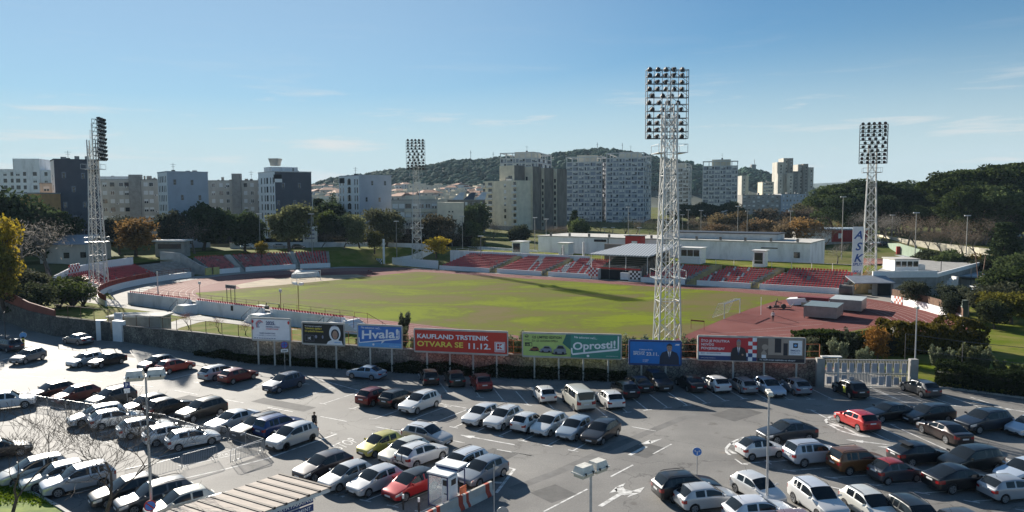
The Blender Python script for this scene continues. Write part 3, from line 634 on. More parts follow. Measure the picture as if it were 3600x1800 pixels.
# --- left-bend stands
cur=lambda a,o:S(CL+(48.6+o) *math.cos(a/48.6),118.2+(48.6+o) *math.sin(a/48.6))
def ar(deg):return R(deg) *48.6
l1=stand('faded red seat block on the left bend, behind the left floodlight mast',lambda a,o:cur(ar(360) -a,o),ar(360 -222),ar(360 -196),9,.97,dark=.05,front=False,first=1.6,zf=1.2,rise=.30,run=.85,group='red seat blocks on the left bend')
stand('bare grey concrete terraces on the left bend beside the sloped white wall',lambda a,o:cur(ar(360) -a,o),ar(360 -196),ar(360 -184),9,.0,front=False,first=1.6,zf=1.2,rise=.30,run=.85,group='terraces on the left bend')
stand('bare grey concrete terraces in front of the left floodlight mast',lambda a,o:cur(ar(360) -a,o),ar(360 -240),ar(360 -222),6,.0,front=False,first=1.2,zf=1.0,rise=.30,run=.85,group='terraces on the left bend')
stand('narrow red bench block right of the sloped white wall',lambda a,o:cur(ar(360) -a,o),ar(360 -178.5),ar(360 -169.5),10,.93,dark=.4,zf=1.3,rise=.32,run=.85,pitch=.7,group='dark red bench blocks of the back left stand')
stand('long block of dark red benches in the back left stand',lambda a,o:cur(ar(360) -a,o),ar(360 -167.5),ar(360 -151),10,.93,dark=.45,zf=1.3,rise=.32,run=.85,pitch=.7,group='dark red bench blocks of the back left stand')
stand('last block of dark red benches beside the grass slope',lambda a,o:cur(ar(360) -a,o),ar(360 -149.5),ar(360 -139.5),10,.95,dark=.4,zf=1.3,rise=.32,run=.85,pitch=.7,group='dark red bench blocks of the back left stand')
for a0,a1,lab in ((169.5,167.5,'concrete steps between dark red bench blocks'),(151,149.5,'concrete steps before the last dark red bench block')):
    m=MB();st=empty('stairway',cur(ar((a0+a1) /2),1),label=lab,cat='steps')
    for i in range(16):m.obox(Vector(hz(cur(ar((a0+a1) /2),.8+i*.55),(.4+.26*i) /2)),(cur(ar(a0),3) -cur(ar(a1),3)) *.45,(cur(ar(a0),1) -cur(ar(a0),0)) *.275,Vector((0,0,(.4+.26*i) /2)))
    m.W('steps',M['conc_light'],st)
# sloped side wall with yellow ends
sw=empty('ramp_wall',cur(ar(181),1),label='pale sloping side wall with a yellow end post, between the left stands',cat='wall')
_m=MB();_m.wall([cur(ar(180.6),-.2),cur(ar(180.6),3),cur(ar(182),9.5),cur(ar(186),12)],.4,0,[1.9,2.6,5.6,6.2]);_m.W('wall_face',M['conc_light'],sw)
for dg in (180.3,177.6):
    _m=MB();_m.obox(Vector(hz(cur(ar(dg),-.15),.95)),(cur(ar(dg+1),0) -cur(ar(dg),0)) *1.0,(cur(ar(dg),1) -cur(ar(dg),0)) *.25,Vector((0,0,.95)));_m.W('yellow_end',M['yellow_paint'],sw)
# outer white wall behind the left seats, and the street wall behind the back left stand
ow=empty('outer_wall',cur(ar(205),10.5),label='white wall behind the faded red seats on the left bend with a chequered panel',cat='wall')
_m=MB();_m.wall([cur(ar(d),9.8) for d in (226,218,210,203,196)],.3,0,[3.9,4.9,5.2,5.4,5.5]);_m.W('wall_face',M['white_wall'],ow)
def chequer(name,origin,du,dv,nx,nz,sz,par,c1=None,c2=None):
    o=Vector(origin);du,dv=Vector(du).normalized(),Vector(dv).normalized();nn=du.cross(dv).normalized();mb=MB()
    for i in range(nx):
        for j in range(nz):mb.obox(o+du*(sz*(i+.5)) +dv*(sz*(j+.5)),du*sz/2,nn*.02,dv*sz/2,(i+j) % 2)
    return mb.W(name,[c1 or M['red'],c2 or M['white_clean']],par)
p=cur(ar(219.2),9.55);q=cur(ar(213.6),9.55);chequer('chequered_panel',p+Vector((0,0,3.9)),q -p,(0,0,1),8,3,.58,ow)
stw=empty('street_wall',cur(ar(160),24),label='long white wall along the street above the back left stand',cat='wall')
_m=MB();_c=lambda d,o:cur(ar(d),o);_m.wall([S(-208,150),S(-197,168),S(-178,178),S(-155,182),S(-148,181)],.3,0,[5.8,5.4,5.4,5.4,5.3]);_m.W('wall_face',M['white_wall'],stw)
_m=MB();_m.wall([S(-149,171.5),S(-147.5,181)],.3,0,[2.6,5.3]);_m.wall([S(-155,169),S(-149,171.5)],.3,0,[1.6,2.6]);_m.W('stepped_wall',M['white_wall'],stw)
fence('street_fence','rusty fence posts on the white street wall above the back left stand',[S(-208,150),S(-197,168),S(-178,178),S(-155,182)],[5.8,5.4,5.4,5.4],1.1,4,M['rust'],(1.0,))
# grass slope between stand and street
_m=MB();vs=[]
for d in np.linspace(196,137,14):vs += [hz(cur(ar(d),10.2),3.9),hz(cur(ar(d),26),4.3)]
_m.add(vs,[(2*i,2*i+2,2*i+3,2*i+1) for i in range(13)]);vs=[]
for d,o,o2 in ((139.5,.5,10.2),(134,1.5,14),(127,5,18),(120,12,22),(115,20,25)):vs += [hz(cur(ar(d),o),.05),hz(cur(ar(d),o2),4.0),hz(cur(ar(d),27),4.2)]
_m.add(vs,[(3*i,3*i+3,3*i+4,3*i+1) for i in range(4)] +[(3*i+1,3*i+4,3*i+5,3*i+2) for i in range(4)]);tag(_m.build('grass_slope',M['verge_grass']),kind='structure')
# small flat-roofed shelter above the left bend
sh=empty('shelter',D(607,935,205),label='small flat roofed shelter above the left bend stands',cat='shelter');o=sh.location
m=MB();m.box(o.x -4.6,o.y -2,8.4 -1.1+1,o.x+4.6,o.y+3,8.75);m.W('roof',M['white'],sh)
m=MB();m.box(o.x -4,o.y -1.4,2,o.x+4,o.y+2.4,8.2);m.W('wall',M['conc'],sh)
m=MB();m.box(o.x -3.2,o.y -1.46,6.3,o.x+3.2,o.y -1.38,7.7);m.W('window',M['glass'],sh)

# --- white walls between the middle mast and the far stand
mw=empty('white_wall',S(-140,163.5),label='plain white wall behind the middle floodlight mast',cat='wall')
_m=MB();_m.wall([S(-153,167),S(-147,164.5),S(Q[0] -1.5,162.0)],.3,0,[2.0,2.2,2.3]);_m.W('wall_face',M['white_clean'],mw)
mw2=empty('white_wall',S(-133,184),label='upper white wall of the yard behind the middle floodlight mast',cat='wall')
_m=MB();_m.wall([S(-152,196),S(-140,192),S(-112,184)],.3,0,[3.4,4.4,4.6]);_m.W('wall_face',M['white_wall'],mw2)
# chequered box and white post
cb=empty('marker_post',S(-156.5,166.2),label='tall thin white post on a black and white chequered base by the track',cat='post')
_m=MB();_m.beam(S(-155.8,166.2,0),S(-155.8,166.2,7.6),.55);_m.W('post',M['white_clean'],cb)
p=S(-158.6,165.4,.1);chequer('chequered_base',p,S(-155.6,165.0) -S(-158.6,165.4),(0,0,1),6,3,.52,cb,M['black'])

# --- roofed main stand
ms=empty('main_stand',S((Q[5] +Q[6]) /2,164),label='small roofed grandstand with dark seats in the middle of the far side',cat='grandstand');c=(Q[5] +Q[6]) /2
hw=(Q[6] -Q[5]) /2
def ub(u0,u1,n0,n1,z0,z1,m,name,par,mi=None):
    b=MB();b.obox(S((u0+u1) /2,(n0+n1) /2,(z0+z1) /2),UH*abs(u1 -u0) /2,NH*abs(n1 -n0) /2,Vector((0,0,(z1 -z0) /2)));return b.W(name,m,par)
m=MB()
for i in range(8):m.obox(S(c+.3*i,163.2+.75*i,(2.5+.42*i) /2+.0),UH*(hw -1.2),NH*.375,Vector((0,0,(2.5+.42*i) /2)))
m.W('terrace',M['conc_dark'],ms)
m=MB()
for i in range(8):
    for z in (.06,.34):m.obox(S(c+.3*i,163.25+.75*i+(.15 if z>.1 else 0),2.5+.42*i+z),UH*(hw -1.7),NH*(.04 if z>.1 else .2),Vector((0,0,.12 if z>.1 else .05)))
m.W('dark_seat_rows',mat('black_green_seats',(.012,.022,.014),.7,.3,2),ms)
m=MB();zt=7.0
ro=[S(c -hw -1.2,162.2,zt -1.0),S(c+hw+1.4,162.2,zt -1.0),S(c+hw+6.4,171,zt+1.3),S(c -hw+6,171,zt+1.3)]
m.add([tuple(p) for p in ro] +[tuple(p -Vector((0,0,.3))) for p in ro],[(0,1,2,3),(7,6,5,4),(0,4,5,1),(1,5,6,2),(2,6,7,3),(3,7,4,0)])
def corrug():
    m,nt,b,o=_new('corrugated_roof');N,K=nt.nodes,nt.links;tc=N.new('ShaderNodeTexCoord');mp=N.new('ShaderNodeMapping');mp.inputs['Rotation'].default_value=(0,0,-AU);wv=N.new('ShaderNodeTexWave');wv.inputs['Scale'].default_value=.42;wv.bands_direction='X'
    K.new(tc.outputs['Object'],mp.inputs[0]);K.new(mp.outputs[0],wv.inputs['Vector']);cr=N.new('ShaderNodeValToRGB');cr.color_ramp.elements[0].color=(.22,.24,.26,1);cr.color_ramp.elements[1].color=(.55,.57,.58,1);K.new(wv.outputs['Fac'],cr.inputs[0]);K.new(cr.outputs[0],b.inputs['Base Color'])
    b.inputs['Roughness'].default_value=.5;bp=N.new('ShaderNodeBump');bp.inputs['Strength'].default_value=.6;K.new(wv.outputs['Fac'],bp.inputs['Height']);K.new(bp.outputs[0],b.inputs['Normal']);return m
M['corrug'] =corrug()
m.W('roof',M['corrug'],ms)
for u,n in ((c -hw -.6,162.6),(c -hw*.35,162.6),(c+hw*.3,162.6),(c+hw+.9,162.6),(c+hw+2.6,165.5)):
    m=MB();m.beam(S(u,n,0),S(u,n,zt -1.0+(n -162.2) *.26),.16);m.W('post',M['white'],ms)
ub(c -hw -1,c+hw+3,170.5,171.2,0,zt+1,M['conc_dark'],'back_wall',ms)
m=MB();m.obox(S(c,162.6,2.6),UH*(hw -1.0),NH*.1,Vector((0,0,.16)));m.W('red_board',M['red'],ms)
m=MB()
for z in (3.0,3.35):m.beam(S(c -hw+.8,162.55,z),S(c+hw -1.2,162.55,z),.05)
m.W('front_rail',M['white'],ms)
p=S(c -hw -.4,160.6,.75);chequer('chequered_panel',p,UH,(0,0,1),5,4,.5,ms,M['red']);p=S(c+hw -2.6,160.6,.5);chequer('chequered_panel',p,UH,(0,0,1),5,4,.5,ms,M['black'])
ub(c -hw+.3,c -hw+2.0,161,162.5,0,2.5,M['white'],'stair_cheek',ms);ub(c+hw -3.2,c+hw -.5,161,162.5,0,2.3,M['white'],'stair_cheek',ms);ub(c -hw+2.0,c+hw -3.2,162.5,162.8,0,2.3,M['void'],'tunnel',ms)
ub(c+1.2,c+3.4,161.2,162.3,.2,1.9,M['white_clean'],'dugout',ms)
rb=empty('rooftop_box',S(c+3,176),label='bright red equipment box on the roof behind the roofed stand',cat='cabin');p=PN(2210,855,178);u0,z0=PN(2198,826,178)[0],0
u1,zt2=PN(2252,831,178);_,zb=PN(2210,850,178)
ub(u0,u1,178,181,zb -1.2,zt2,M['red'],'box',rb);ub(u0 -.3,u1+.3,177.8,181.2,zt2,zt2+.15,M['darkmetal'],'lid',rb);ub(u0+2,u0+3.4,177.6,178,zb -1.6,zb+.2,M['white_clean'],'air_conditioner',rb)

# --- long white sports hall behind the far stand
hall=empty('sports_hall',S(-60,186),label='long low white sports hall with a flat roof behind the far stand',cat='building');nh=187.5
ua,za=PN(1892,836,nh);ub_,zb_=PN(2848,866,nh)
m=MB();m.obox(S((ua+ub_) /2,nh+9,4.2),UH*((ub_ -ua) /2),NH*9,Vector((0,0,4.2)));m.W('wall',M['white_wall'],hall)
m=MB();m.obox(S((ua+ub_) /2,nh+9,8.55),UH*((ub_ -ua) /2+.2),NH*9.2,Vector((0,0,.15)));m.W('flat_roof',M['conc_light'],hall)
for i,uu in enumerate(np.linspace(ua+4,ub_ -3,12)):
    m=MB();m.obox(S(uu,nh+.6,9.1),UH*.25,NH*.25,Vector((0,0,.45)));m.W('vent',M['conc_dark'],hall)
m=MB();m.obox(S(ub_ -24,nh+9,9.5),UH*15,NH*4,Vector((0,0,.75)));m.W('roof_monitor',M['white'],hall)
m=MB();m.obox(S(ub_ -24,nh+9,10.35),UH*15.4,NH*4.3,Vector((0,0,.12)));m.W('monitor_roof',M['darkmetal'],hall)
for f in (.3,.52):m=MB();m.obox(S(ua+(ub_ -ua) *f,nh -.08,4.3),UH*.09,NH*.09,Vector((0,0,4.2)));m.W('drainpipe',M['conc_dark'],hall)
m=MB();m.obox(S(ub_ -3,nh -.03,5.6),UH*.7,NH*.04,Vector((0,0,.7)));m.W('window',M['glass'],hall)
u_,z_=PN(2110,846,nh);m=MB();m.obox(S(u_,nh -.05,z_),UH*1.9,NH*.05,Vector((0,0,.33)));o_=m.W('name_board',M['glass'],hall)
u_,z_=PN(2705,872,nh);m=MB();m.obox(S(u_,nh -.05,z_),UH*2.0,NH*.05,Vector((0,0,.12)));m.W('name_board',M['glass'],hall)
def cabin(label,u0,u1,n0,n1,z0,z1,wins,wm=M['white_clean'],name='commentary_box'):
    t=empty(name,S((u0+u1) /2,n0,z0),label=label,cat='cabin')
    ub(u0,u1,n0,n1,z0,z1,wm,'wall',t);ub(u0 -.35,u1+.35,n0 -.4,n1+.2,z1,z1+.18,M['white'],'roof',t)
    for a,b,c_,d in wins:ub(u0+(u1 -u0) *a,u0+(u1 -u0) *b,n0 -.03,n0+.1,z0+(z1 -z0) *c_,z0+(z1 -z0) *d,M['glass'],'window',t)
    return t
a,zt_=PN(2392,872,170);b,_=PN(2462,872,170);cabin('white commentary cabin with three wide windows, right of the near floodlight mast',a,b,170,174,3.9,zt_,((.05,.33,.5,.9),(.36,.64,.5,.9),(.67,.95,.5,.9)))
a,zt_=PN(2648,882,169.5);b,_=PN(2688,882,169.5);cabin('small white cabin with one dark opening above the red seats',a,b,169.5,172.5,2.6,zt_,((.12,.85,.42,.92),))
a,zt_=PN(1800,850,175);b,_=PN(1835,850,175);cabin('white cabin with a brown shuttered opening left of the sports hall',a,b,175,179,3.9,zt_,((.1,.8,.2,.9),))
a,zt_=PN(1964,855,180);b,_=PN(1998,855,180);cabin('small white stair hut with a tilted dark roof against the sports hall',a,b,180,183,3.9,zt_,((.3,.6,.0,.6),),name='stair_hut')
for i,(px,py) in enumerate([(1980,925),(2052,905)]):
    t=empty('concrete_post',S(PN(px,py,169)[0],169,3.9),label=['short','tall'][i] +' white post on the deck left of the roofed stand',cat='post');m=MB();m.beam(S(PN(px,py,169)[0],169,3.9),S(PN(px,py,169)[0],169,7.4+i),.5);m.W('post',M['white'],t)

# --- right bend: chequered curved wall, terraces building, press box
RB=[G(*p) for p in ((3135,1064),(3190,1076),(3260,1094),(3320,1112),(3372,1133),(3390,1150))]
t=empty('bend_wall',RB[2],label='sunlit white curved wall with a red chequered end round the right bend',cat='wall')
m=MB();m.wall(RB,.3,0,1.35);m.W('wall_face',M['white_clean'],t)
p,q=RB[0],RB[1];d=(q -p).normalized();nrm=Vector((d.y,-d.x,0)) *.19;chequer('chequered_panel',p+d*1.0+nrm+Vector((0,0,.05)),d,(0,0,1),5,3,.46,t,mat('faded_red',(.42,.12,.08),.8,.2,2))
m=MB()
P2=[RB[i].lerp(RB[i+1],k/3) for i in range(5) for k in range(3)]
for p in P2:m.beam(p+Vector((0,0,1.35)),p+Vector((0,0,2.6)),.07)
for z in (2.55,):m.tube([p+Vector((0,0,z)) for p in P2],.035,5)
m.W('rusty_rail',M['rust'],t)
m=MB();m.wall([p for p in P2],.03,1.4,2.5);m.W('mesh_panel',mat('brown_mesh',(.15,.085,.05),.9,.3,3),t)
t=empty('grey_pillar',G(3385,1118),label='grey green concrete pillar at the end of the curved wall',cat='pillar');p=G(3388,1120);m=MB();m.box(p.x -.5,p.y -.3,0,p.x+.5,p.y+.3,3.0);m.W('pillar',mat('grey_green',(.25,.30,.26),.9,.15,1),t)
tb=empty('club_building',G(3230,1040),label='low concrete clubhouse with a white parapet and outside stairs at the right bend',cat='building')
A_,B_,C_,D_=G(3065,1040),G(3290,1038),G(3420,1000),G(3120,985)
m=MB();m.prism([(p.x,p.y) for p in (A_,B_,G(3450,985),G(3120,960))],0,3.9);m.W('wall',M['conc'],tb)
m=MB();m.wall([A_,B_],.35,3.6,4.9);m.wall([B_,G(3450,985)],.35,3.6,4.4);m.W('parapet',M['white_clean'],tb)
m=MB();p=G(3110,1041);d=(B_ -A_).normalized();nrm=Vector((d.y,-d.x,0))
m.obox(A_+d*2.4+nrm*.05+Vector((0,0,1.3)),d*1.3,nrm*.1,Vector((0,0,1.3)));m.W('door',M['void'],tb)
m=MB();m.obox(A_+d*5.4+nrm*.05+Vector((0,0,1.2)),d*1.2,nrm*.1,Vector((0,0,1.1)));m.W('door',M['conc_light'],tb)
m=MB();m.obox(A_ -d*1.5+nrm*2.0+Vector((0,0,3.5)),d*4.0,nrm*2.0+Vector((0,0,-.5)),Vector((0,0,.08)));m.W('canopy',M['roofgrey'],tb)
m=MB();q0=G(3350,1040)
for i in range(8):m.box(q0.x -.2 -i*.45,q0.y -1.2,0,q0.x+.25 -i*.45,q0.y+.4,3.9 -i*.45)
m.W('stairs',M['white'],tb)
a,zt_=D(3146,912,156),0;b=D(3228,960,156);t=empty('press_box',D(3190,960,156),label='white press box with four dark windows on the clubhouse roof at the right',cat='cabin')
zb2,zt2=D(3190,962,156).z,D(3190,913,156).z
m=MB();m.box(a.x,156,zb2 -3,b.x,161,zt2);m.W('wall',M['white_clean'],t);m=MB();m.box(b.x,157,zb2 -3,b.x+2.0,160,zt2 -1.2);m.W('annex',M['white'],t)
m=MB();m.box(a.x -.2,155.7,zt2,b.x+.2,161.2,zt2+.2);m.W('roof',M['conc_light'],t)
for i in range(4):m=MB();w=(b.x -a.x) /4.3;x=a.x+.25+i*w*1.05;m.box(x,155.93,zb2+.5*(zt2 -zb2),x+w*.86,156.05,zb2+.88*(zt2 -zb2));m.W('window',M['glass'],t)
t=empty('tennis_hall',D(3450,965,150),label='wide low building with a pale grey sheet roof among the trees on the right',cat='building')
m=MB();c4=[D(3340,968,160),D(3520,975,150),D(3640,945,178),D(3490,928,190)];
m.add([tuple(p) for p in c4] +[(p.x,p.y,p.z -.3) for p in c4],[(0,1,2,3),(7,6,5,4),(0,4,5,1),(1,5,6,2),(2,6,7,3),(3,7,4,0)]);m.W('roof',mat('pale_roof_sheet',(.40,.44,.47),.6,.12,.5),t)
m=MB();cc=sum((Vector((p.x,p.y,0)) for p in c4),Vector()) /4;m.prism([tuple((Vector((p.x,p.y,0)) *.92+cc*.08)[:2]) for p in c4],-.5,min(p.z for p in c4) -.3);m.W('wall',M['conc_light'],t)
for i,(px,py,w,d,lab) in enumerate([(3300,905,9,215,'low white shed with a flat grey roof behind the press box'),(2795,822,0,0,'')][:1]):
    t=empty('shed',D(px,py,d),label=lab,cat='building');o=t.location;m=MB();m.box(o.x -w,o.y,-.2,o.x+w,o.y+7,o.z);m.W('wall',M['white'],t);m=MB();m.box(o.x -w -.5,o.y -.6,o.z,o.x+w+.5,o.y+7.5,o.z+.25);m.W('roof',M['roofgrey'],t)
# red and white pavilion in the park
t=empty('pavilion',D(2985,850,250),label='long red and white pavilion with a blue grey roof behind the right mast',cat='building');o=t.location
m=MB();m.box(o.x -16,o.y,-.5,o.x+9,o.y+10,o.z);m.W('lower_wall',M['conc'],t);m=MB();m.box(o.x -6,o.y -.2,o.z,o.x+6.2,o.y+9,o.z+4.0);m.W('red_wall',mat('maroon_wall',(.25,.02,.022),.8,.12,.6),t)
m=MB();m.box(o.x -16,o.y,o.z,o.x -6,o.y+10,o.z+3.8);m.W('white_wall',M['white'],t)
m=MB();m.box(o.x -16.4,o.y -.5,o.z+4.0,o.x+6.6,o.y+10.4,o.z+4.5);m.W('roof',mat('blue_roof',(.30,.38,.45),.6,.1,1),t)
m=MB();m.box(o.x -3.8,o.y -.3,o.z+1.2,o.x -2.4,o.y -.1,o.z+2.9);m.W('window',M['shutter'],t)
# red clay court and green wall beyond
px_sheet('clay_court',[(2990,935),(3020,900),(3105,885),(3190,890),(3185,905),(3130,925)],1.7,mat('clay_court',(.26,.10,.065),.95,.15,.3))
t=empty('green_wall',D(3110,875,240),label='pale green practice wall with a red door beyond the clay court',cat='wall');m=MB();m.wall([D(3000,870,262),D(3090,872,250),D(3160,880,225),D(3250,890,205)],.3,-.5,[D(3000,862,262).z,D(3090,855,250).z,D(3160,855,225).z,D(3250,882,205).z]);m.W('wall_face',mat('pale_green_wall',(.22,.28,.21),.9,.15,.5),t)
p=D(3160,876,224);m=MB();m.box(p.x -1,p.y -.6,p.z -2.2,p.x+1.2,p.y -.3,p.z+.9);m.W('red_door',M['red'],t)
# --- low building and red roofs at far left of the bank
t=empty('workshop',D(560,930,185),label='long low rendered building with a grey sheet roof behind the left mast',cat='building');a,b=D(395,930,185),D(850,930,185)
x0,x1=D(140,900,185).x,D(300,900,185).x;ze,zr,zt_=D(230,860,185).z,D(230,828,192).z,0
m=MB();m.box(x0,185,-.5,x1,197,ze);m.W('wall',M['beige'],t)
m=MB();m.add([(x0 -.5,184.4,ze -.1),(x1+.5,184.4,ze -.1),(x1+.5,191,zr),(x0 -.5,191,zr),(x1+.5,198,ze -.1),(x0 -.5,198,ze -.1),(x0 -.5,184.4,ze+.15),(x1+.5,184.4,ze+.15),(x1+.5,191,zr+.25),(x0 -.5,191,zr+.25),(x1+.5,198,ze+.15),(x0 -.5,198,ze+.15)],[(0,3,2,1),(3,5,4,2),(6,7,8,9),(9,8,10,11),(0,1,7,6),(4,5,11,10),(0,6,9,3),(3,9,11,5),(1,2,8,7),(2,4,10,8)]);m.W('roof',M['roofgrey'],t)
for px,py in ((157,898),(234,898),(293,896)):
    p=D(px,py,185);m=MB();m.box(p.x -.7,184.93,p.z -.7,p.x+.7,185.05,p.z+.7);m.W('window',M['glass'],t)
t=empty('garden_wall',D(300,940,168),label='low white wall left of the left floodlight mast',cat='wall');m=MB();m.wall([D(262,955,172),D(372,955,168)],.3,-.5,[D(262,930,172).z,D(372,926,168).z]);m.W('wall_face',M['white_wall'],t)
t=empty('entrance_ramp',G(150,1000),label='white walled entrance ramp with brick end piers on the left bank',cat='ramp')
m=MB();m.wall([G(15,992),G(90,985),G(185,985)],.25,0,[3.0,2.6,2.2]);m.W('side_wall',M['white_wall'],t);m=MB();p=G(180,1025);m.wall([G(150,968),p],.3,0,[4.8,3.4]);m.W('pier',mat('brick_pier',(.28,.15,.10),.9,.2,2),t)
m=MB();
for k in range(9):q=G(20+k*20,1012 -k*2);m.beam(q,q+Vector((0,0,2.6)),.07)
m.W('rail',M['rust'],t)
t=empty('bank_wall',D(3200,852,240),label='pale low wall running down the sunlit grass behind the leafless trees',cat='wall');_p=[(3080,830,262),(3195,850,240),(3330,866,225),(3480,884,205)];m=MB();m.wall([D(*q) for q in _p],.3,[D(*q).z -3 for q in _p],[D(*q).z+.7 for q in _p]);m.W('wall_face',M['cream'],t)
# ================================================================== buildings behind the stadium
def wmesh(kind):
    m=MB();f=.07                                    # unit opening: x -.5..+.5, z 0..1, outside is -y
    if kind == 'sash':
        m.box(-.5,-.06,0,-.42,.02,1,0);m.box(.42,-.06,0,.5,.02,1,0);m.box(-.42,-.06,.93,.42,.02,1,0);m.box(-.42,-.06,0,.42,.02,.06,0);m.box(-.035,-.05,.06,.035,.02,.93,0);m.box(-.42,-.02,.06,.42,.02,.93,1)
        return m.mesh('window',[M['shutter'],M['glass']])
    if kind == 'half':
        m.box(-.5,-.06,.48,.5,.02,1,0);m.box(-.5,-.03,0,.5,.02,.48,1);m.box(-.05,-.05,0,.05,.02,.48,0);m.box(-.5,-.05,0,-.43,.02,.48,0);m.box(.43,-.05,0,.5,.02,.48,0)
        return m.mesh('window',[M['shutter'],M['glass']])
    if kind == 'shut':m.box(-.5,-.06,0,.5,.02,1,0);m.box(-.54,-.1,-.05,.54,.02,0,1);return m.mesh('window',[M['shutter'],M['conc']])
    if kind == 'dark':m.box(-.5,-.03,0,.5,.02,1,1);m.box(-.5,-.07,-.05,.5,.0,.02,0);return m.mesh('window',[M['conc_light'],M['glass']])
    if kind == 'tall':m.box(-.5,-.05,0,-.36,.02,1,0);m.box(.36,-.05,0,.5,.02,1,0);m.box(-.36,-.05,.92,.36,.02,1,0);m.box(-.36,-.02,0,.36,.02,.92,1);m.box(-.36,-.05,.38,.36,-.01,.42,0);return m.mesh('window',[M['panel'],M['glass']])
    if kind == 'void':m.box(-.5,-.03,0,.5,.02,1,0);return m.mesh('window',[M['void']])
    if kind == 'balc':m.box(-.5,-1.0,0,.5,-.92,.34,0);m.box(-.5,-1.0,-.05,.5,0,.02,0);m.box(-.5,-.92,0,-.47,0,.34,0);m.box(.47,-.92,0,.5,0,.34,0);m.box(-.4,-.03,.02,.4,.01,.9,1);return m.mesh('balcony',[M['white'],M['glass']])
    if kind == 'ac':m.box(-.5,-.4,0,.5,.0,1,0);m.box(-.35,-.42,.15,.2,-.4,.85,1);return m.mesh('air_conditioner',[M['white_clean'],M['darkmetal']])
WM={k:wmesh(k) for k in ('sash','half','shut','dark','tall','void','balc','ac')}
class Bld:
    """a building with its own axes: x along the front face, y into the building; corner = left (or right) end of the front"""
    def __init__(s,label,px,d,ang,px_end,top_py,zb,px_left=None,right_px=None,depth=None,name='apartment_block',group=None,cat='building'):
        t=(px -1800) /F;cx,cy=t*d,d;s.a=R(ang);dx,dy=math.cos(s.a),math.sin(s.a)
        tt=(px_end -1800) /F;s.L=(tt*cy -cx) /(dx -tt*dy)
        s.zt=D(px,top_py,d).z;s.zb=zb;s.H=s.zt -zb;s.n=0
        if px_left is not None:tl=(px_left -1800) /F;s.W=(tl*cy -cx) /(-dy -tl*dx)
        elif right_px is not None:
            ex,ey=cx+dx*s.L,cy+dy*s.L;tr=(right_px -1800) /F;s.W=(tr*ey -ex) /(-dy -tr*dx)
        else:s.W=depth or 12
        s.W=max(4,min(s.W,40));s.root=empty(name,(cx,cy,zb),s.a,label,cat,group);s.win=0
    def box(s,name,x0,y0,z0,x1,y1,z1,m):
        b=MB();b.box(x0,y0,z0,x1,y1,z1);return b.build(name,m,s.root)
    def window(s,kind,x,z,w,h,face='f'):
        s.win += 1
        if face == 'f':inst('window' if kind not in ('balc','ac') else {'balc':'balcony','ac':'air_conditioner'}[kind],WM[kind],s.root,(x,0,z),(0,0,0),(w,1,h))
        elif face == 'l':inst('window' if kind != 'balc' else 'balcony',WM[kind],s.root,(0,x,z),(0,0,-math.pi/2),(w,1,h))
        elif face == 'r':inst('window' if kind != 'balc' else 'balcony',WM[kind],s.root,(s.L,x,z),(0,0,math.pi/2),(w,1,h))
    def body(s,m,left=None,right=None):
        b=MB();L,W,H=s.L,s.W,s.H
        b.add([(0,0,-3),(L,0,-3),(L,W,-3),(0,W,-3),(0,0,H),(L,0,H),(L,W,H),(0,W,H)],[(4,5,6,7),(0,1,5,4),(2,3,7,6)],0)
        b.add([(0,0,-3),(0,W,-3),(0,W,H),(0,0,H)],[(3,2,1,0)],1);b.add([(L,0,-3),(L,W,-3),(L,W,H),(L,0,H)],[(0,1,2,3)],2)
        return b.build('wall',[m,left or m,right or m],s.root)
    def parapet(s,m,h=.5):
        b=MB();L,W,H=s.L,s.W,s.H
        for x0,y0,x1,y1 in ((-.1,-.1,L+.1,.2),(-.1,W -.2,L+.1,W+.1),(-.1,.2,.2,W -.2),(L -.2,.2,L+.1,W -.2)):b.box(x0,y0,H,x1,y1,H+h)
        return b.build('parapet',m,s.root)
    def aerial(s,x,y,z0,h=3.2):
        b=MB();b.beam((x,y,z0),(x,y,z0+h),.1);b.beam((x -.9,y,z0+h*.85),(x+.9,y,z0+h*.85),.07);b.beam((x -.6,y,z0+h*.65),(x+.6,y,z0+h*.65),.07);b.box(x -.5,y -.4,z0,x+.5,y+.4,z0+.9);b.build('aerial',M['darkmetal'],s.root)
    def clutter(s,k,seed):
        r=random.Random(seed)
        for i in range(k):
            x,y=r.uniform(.1,.9) *s.L,r.uniform(.2,.6) *s.W;w=r.uniform(.5,1.6);s.box('roof_box',x,y,s.H,x+w,y+w,s.H+r.uniform(.6,1.8),M['conc'])
# dark slate block, far left
b=Bld('dark slate grey apartment block with scattered windows, behind the left floodlight mast',202,224,36,361,562,4.5,px_left=190)
b.body(M['slate'],M['white_wall']);b.parapet(M['slate'],.4);b.aerial(b.L*.35,5,b.H)
def scatter(b,fr):
    for x,pz in fr:b.window('tall',b.L*x,b.H -pz,1.0,1.75)
scatter(b,[(.2,5.4),(.62,5.6),(.4,9.6),(.2,14.4),(.63,14.4),(.4,18.6),(.2,23),(.63,23)])
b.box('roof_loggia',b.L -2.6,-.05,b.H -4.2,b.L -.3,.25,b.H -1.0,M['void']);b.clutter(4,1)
for i in range(7):b.window('dark',b.W*.5,3+i*3.1,1.2,1.5,'l')
# grey-blue block
b=Bld('light blue grey apartment block with a white narrow side, left of the cypress',595,240,38,738,605,4.5,px_left=562)
b.body(M['bluegrey'],M['white_clean']);b.parapet(M['bluegrey'],.35);b.aerial(b.L*.25,5,b.H);b.clutter(3,2)
scatter(b,[(.18,4.0),(.6,4.1),(.35,9.0),(.78,9.1),(.18,13.9),(.61,14.1),(.37,19),(.8,19.2),(.2,23.6)])
for i in range(7):
    for f in (.15,.32,.5,.68,.85):b.window('dark' if f != .5 else 'void',b.W*f,b.H -3.2 -i*3.1,.75 if f != .5 else 1.1,2.0,'l')
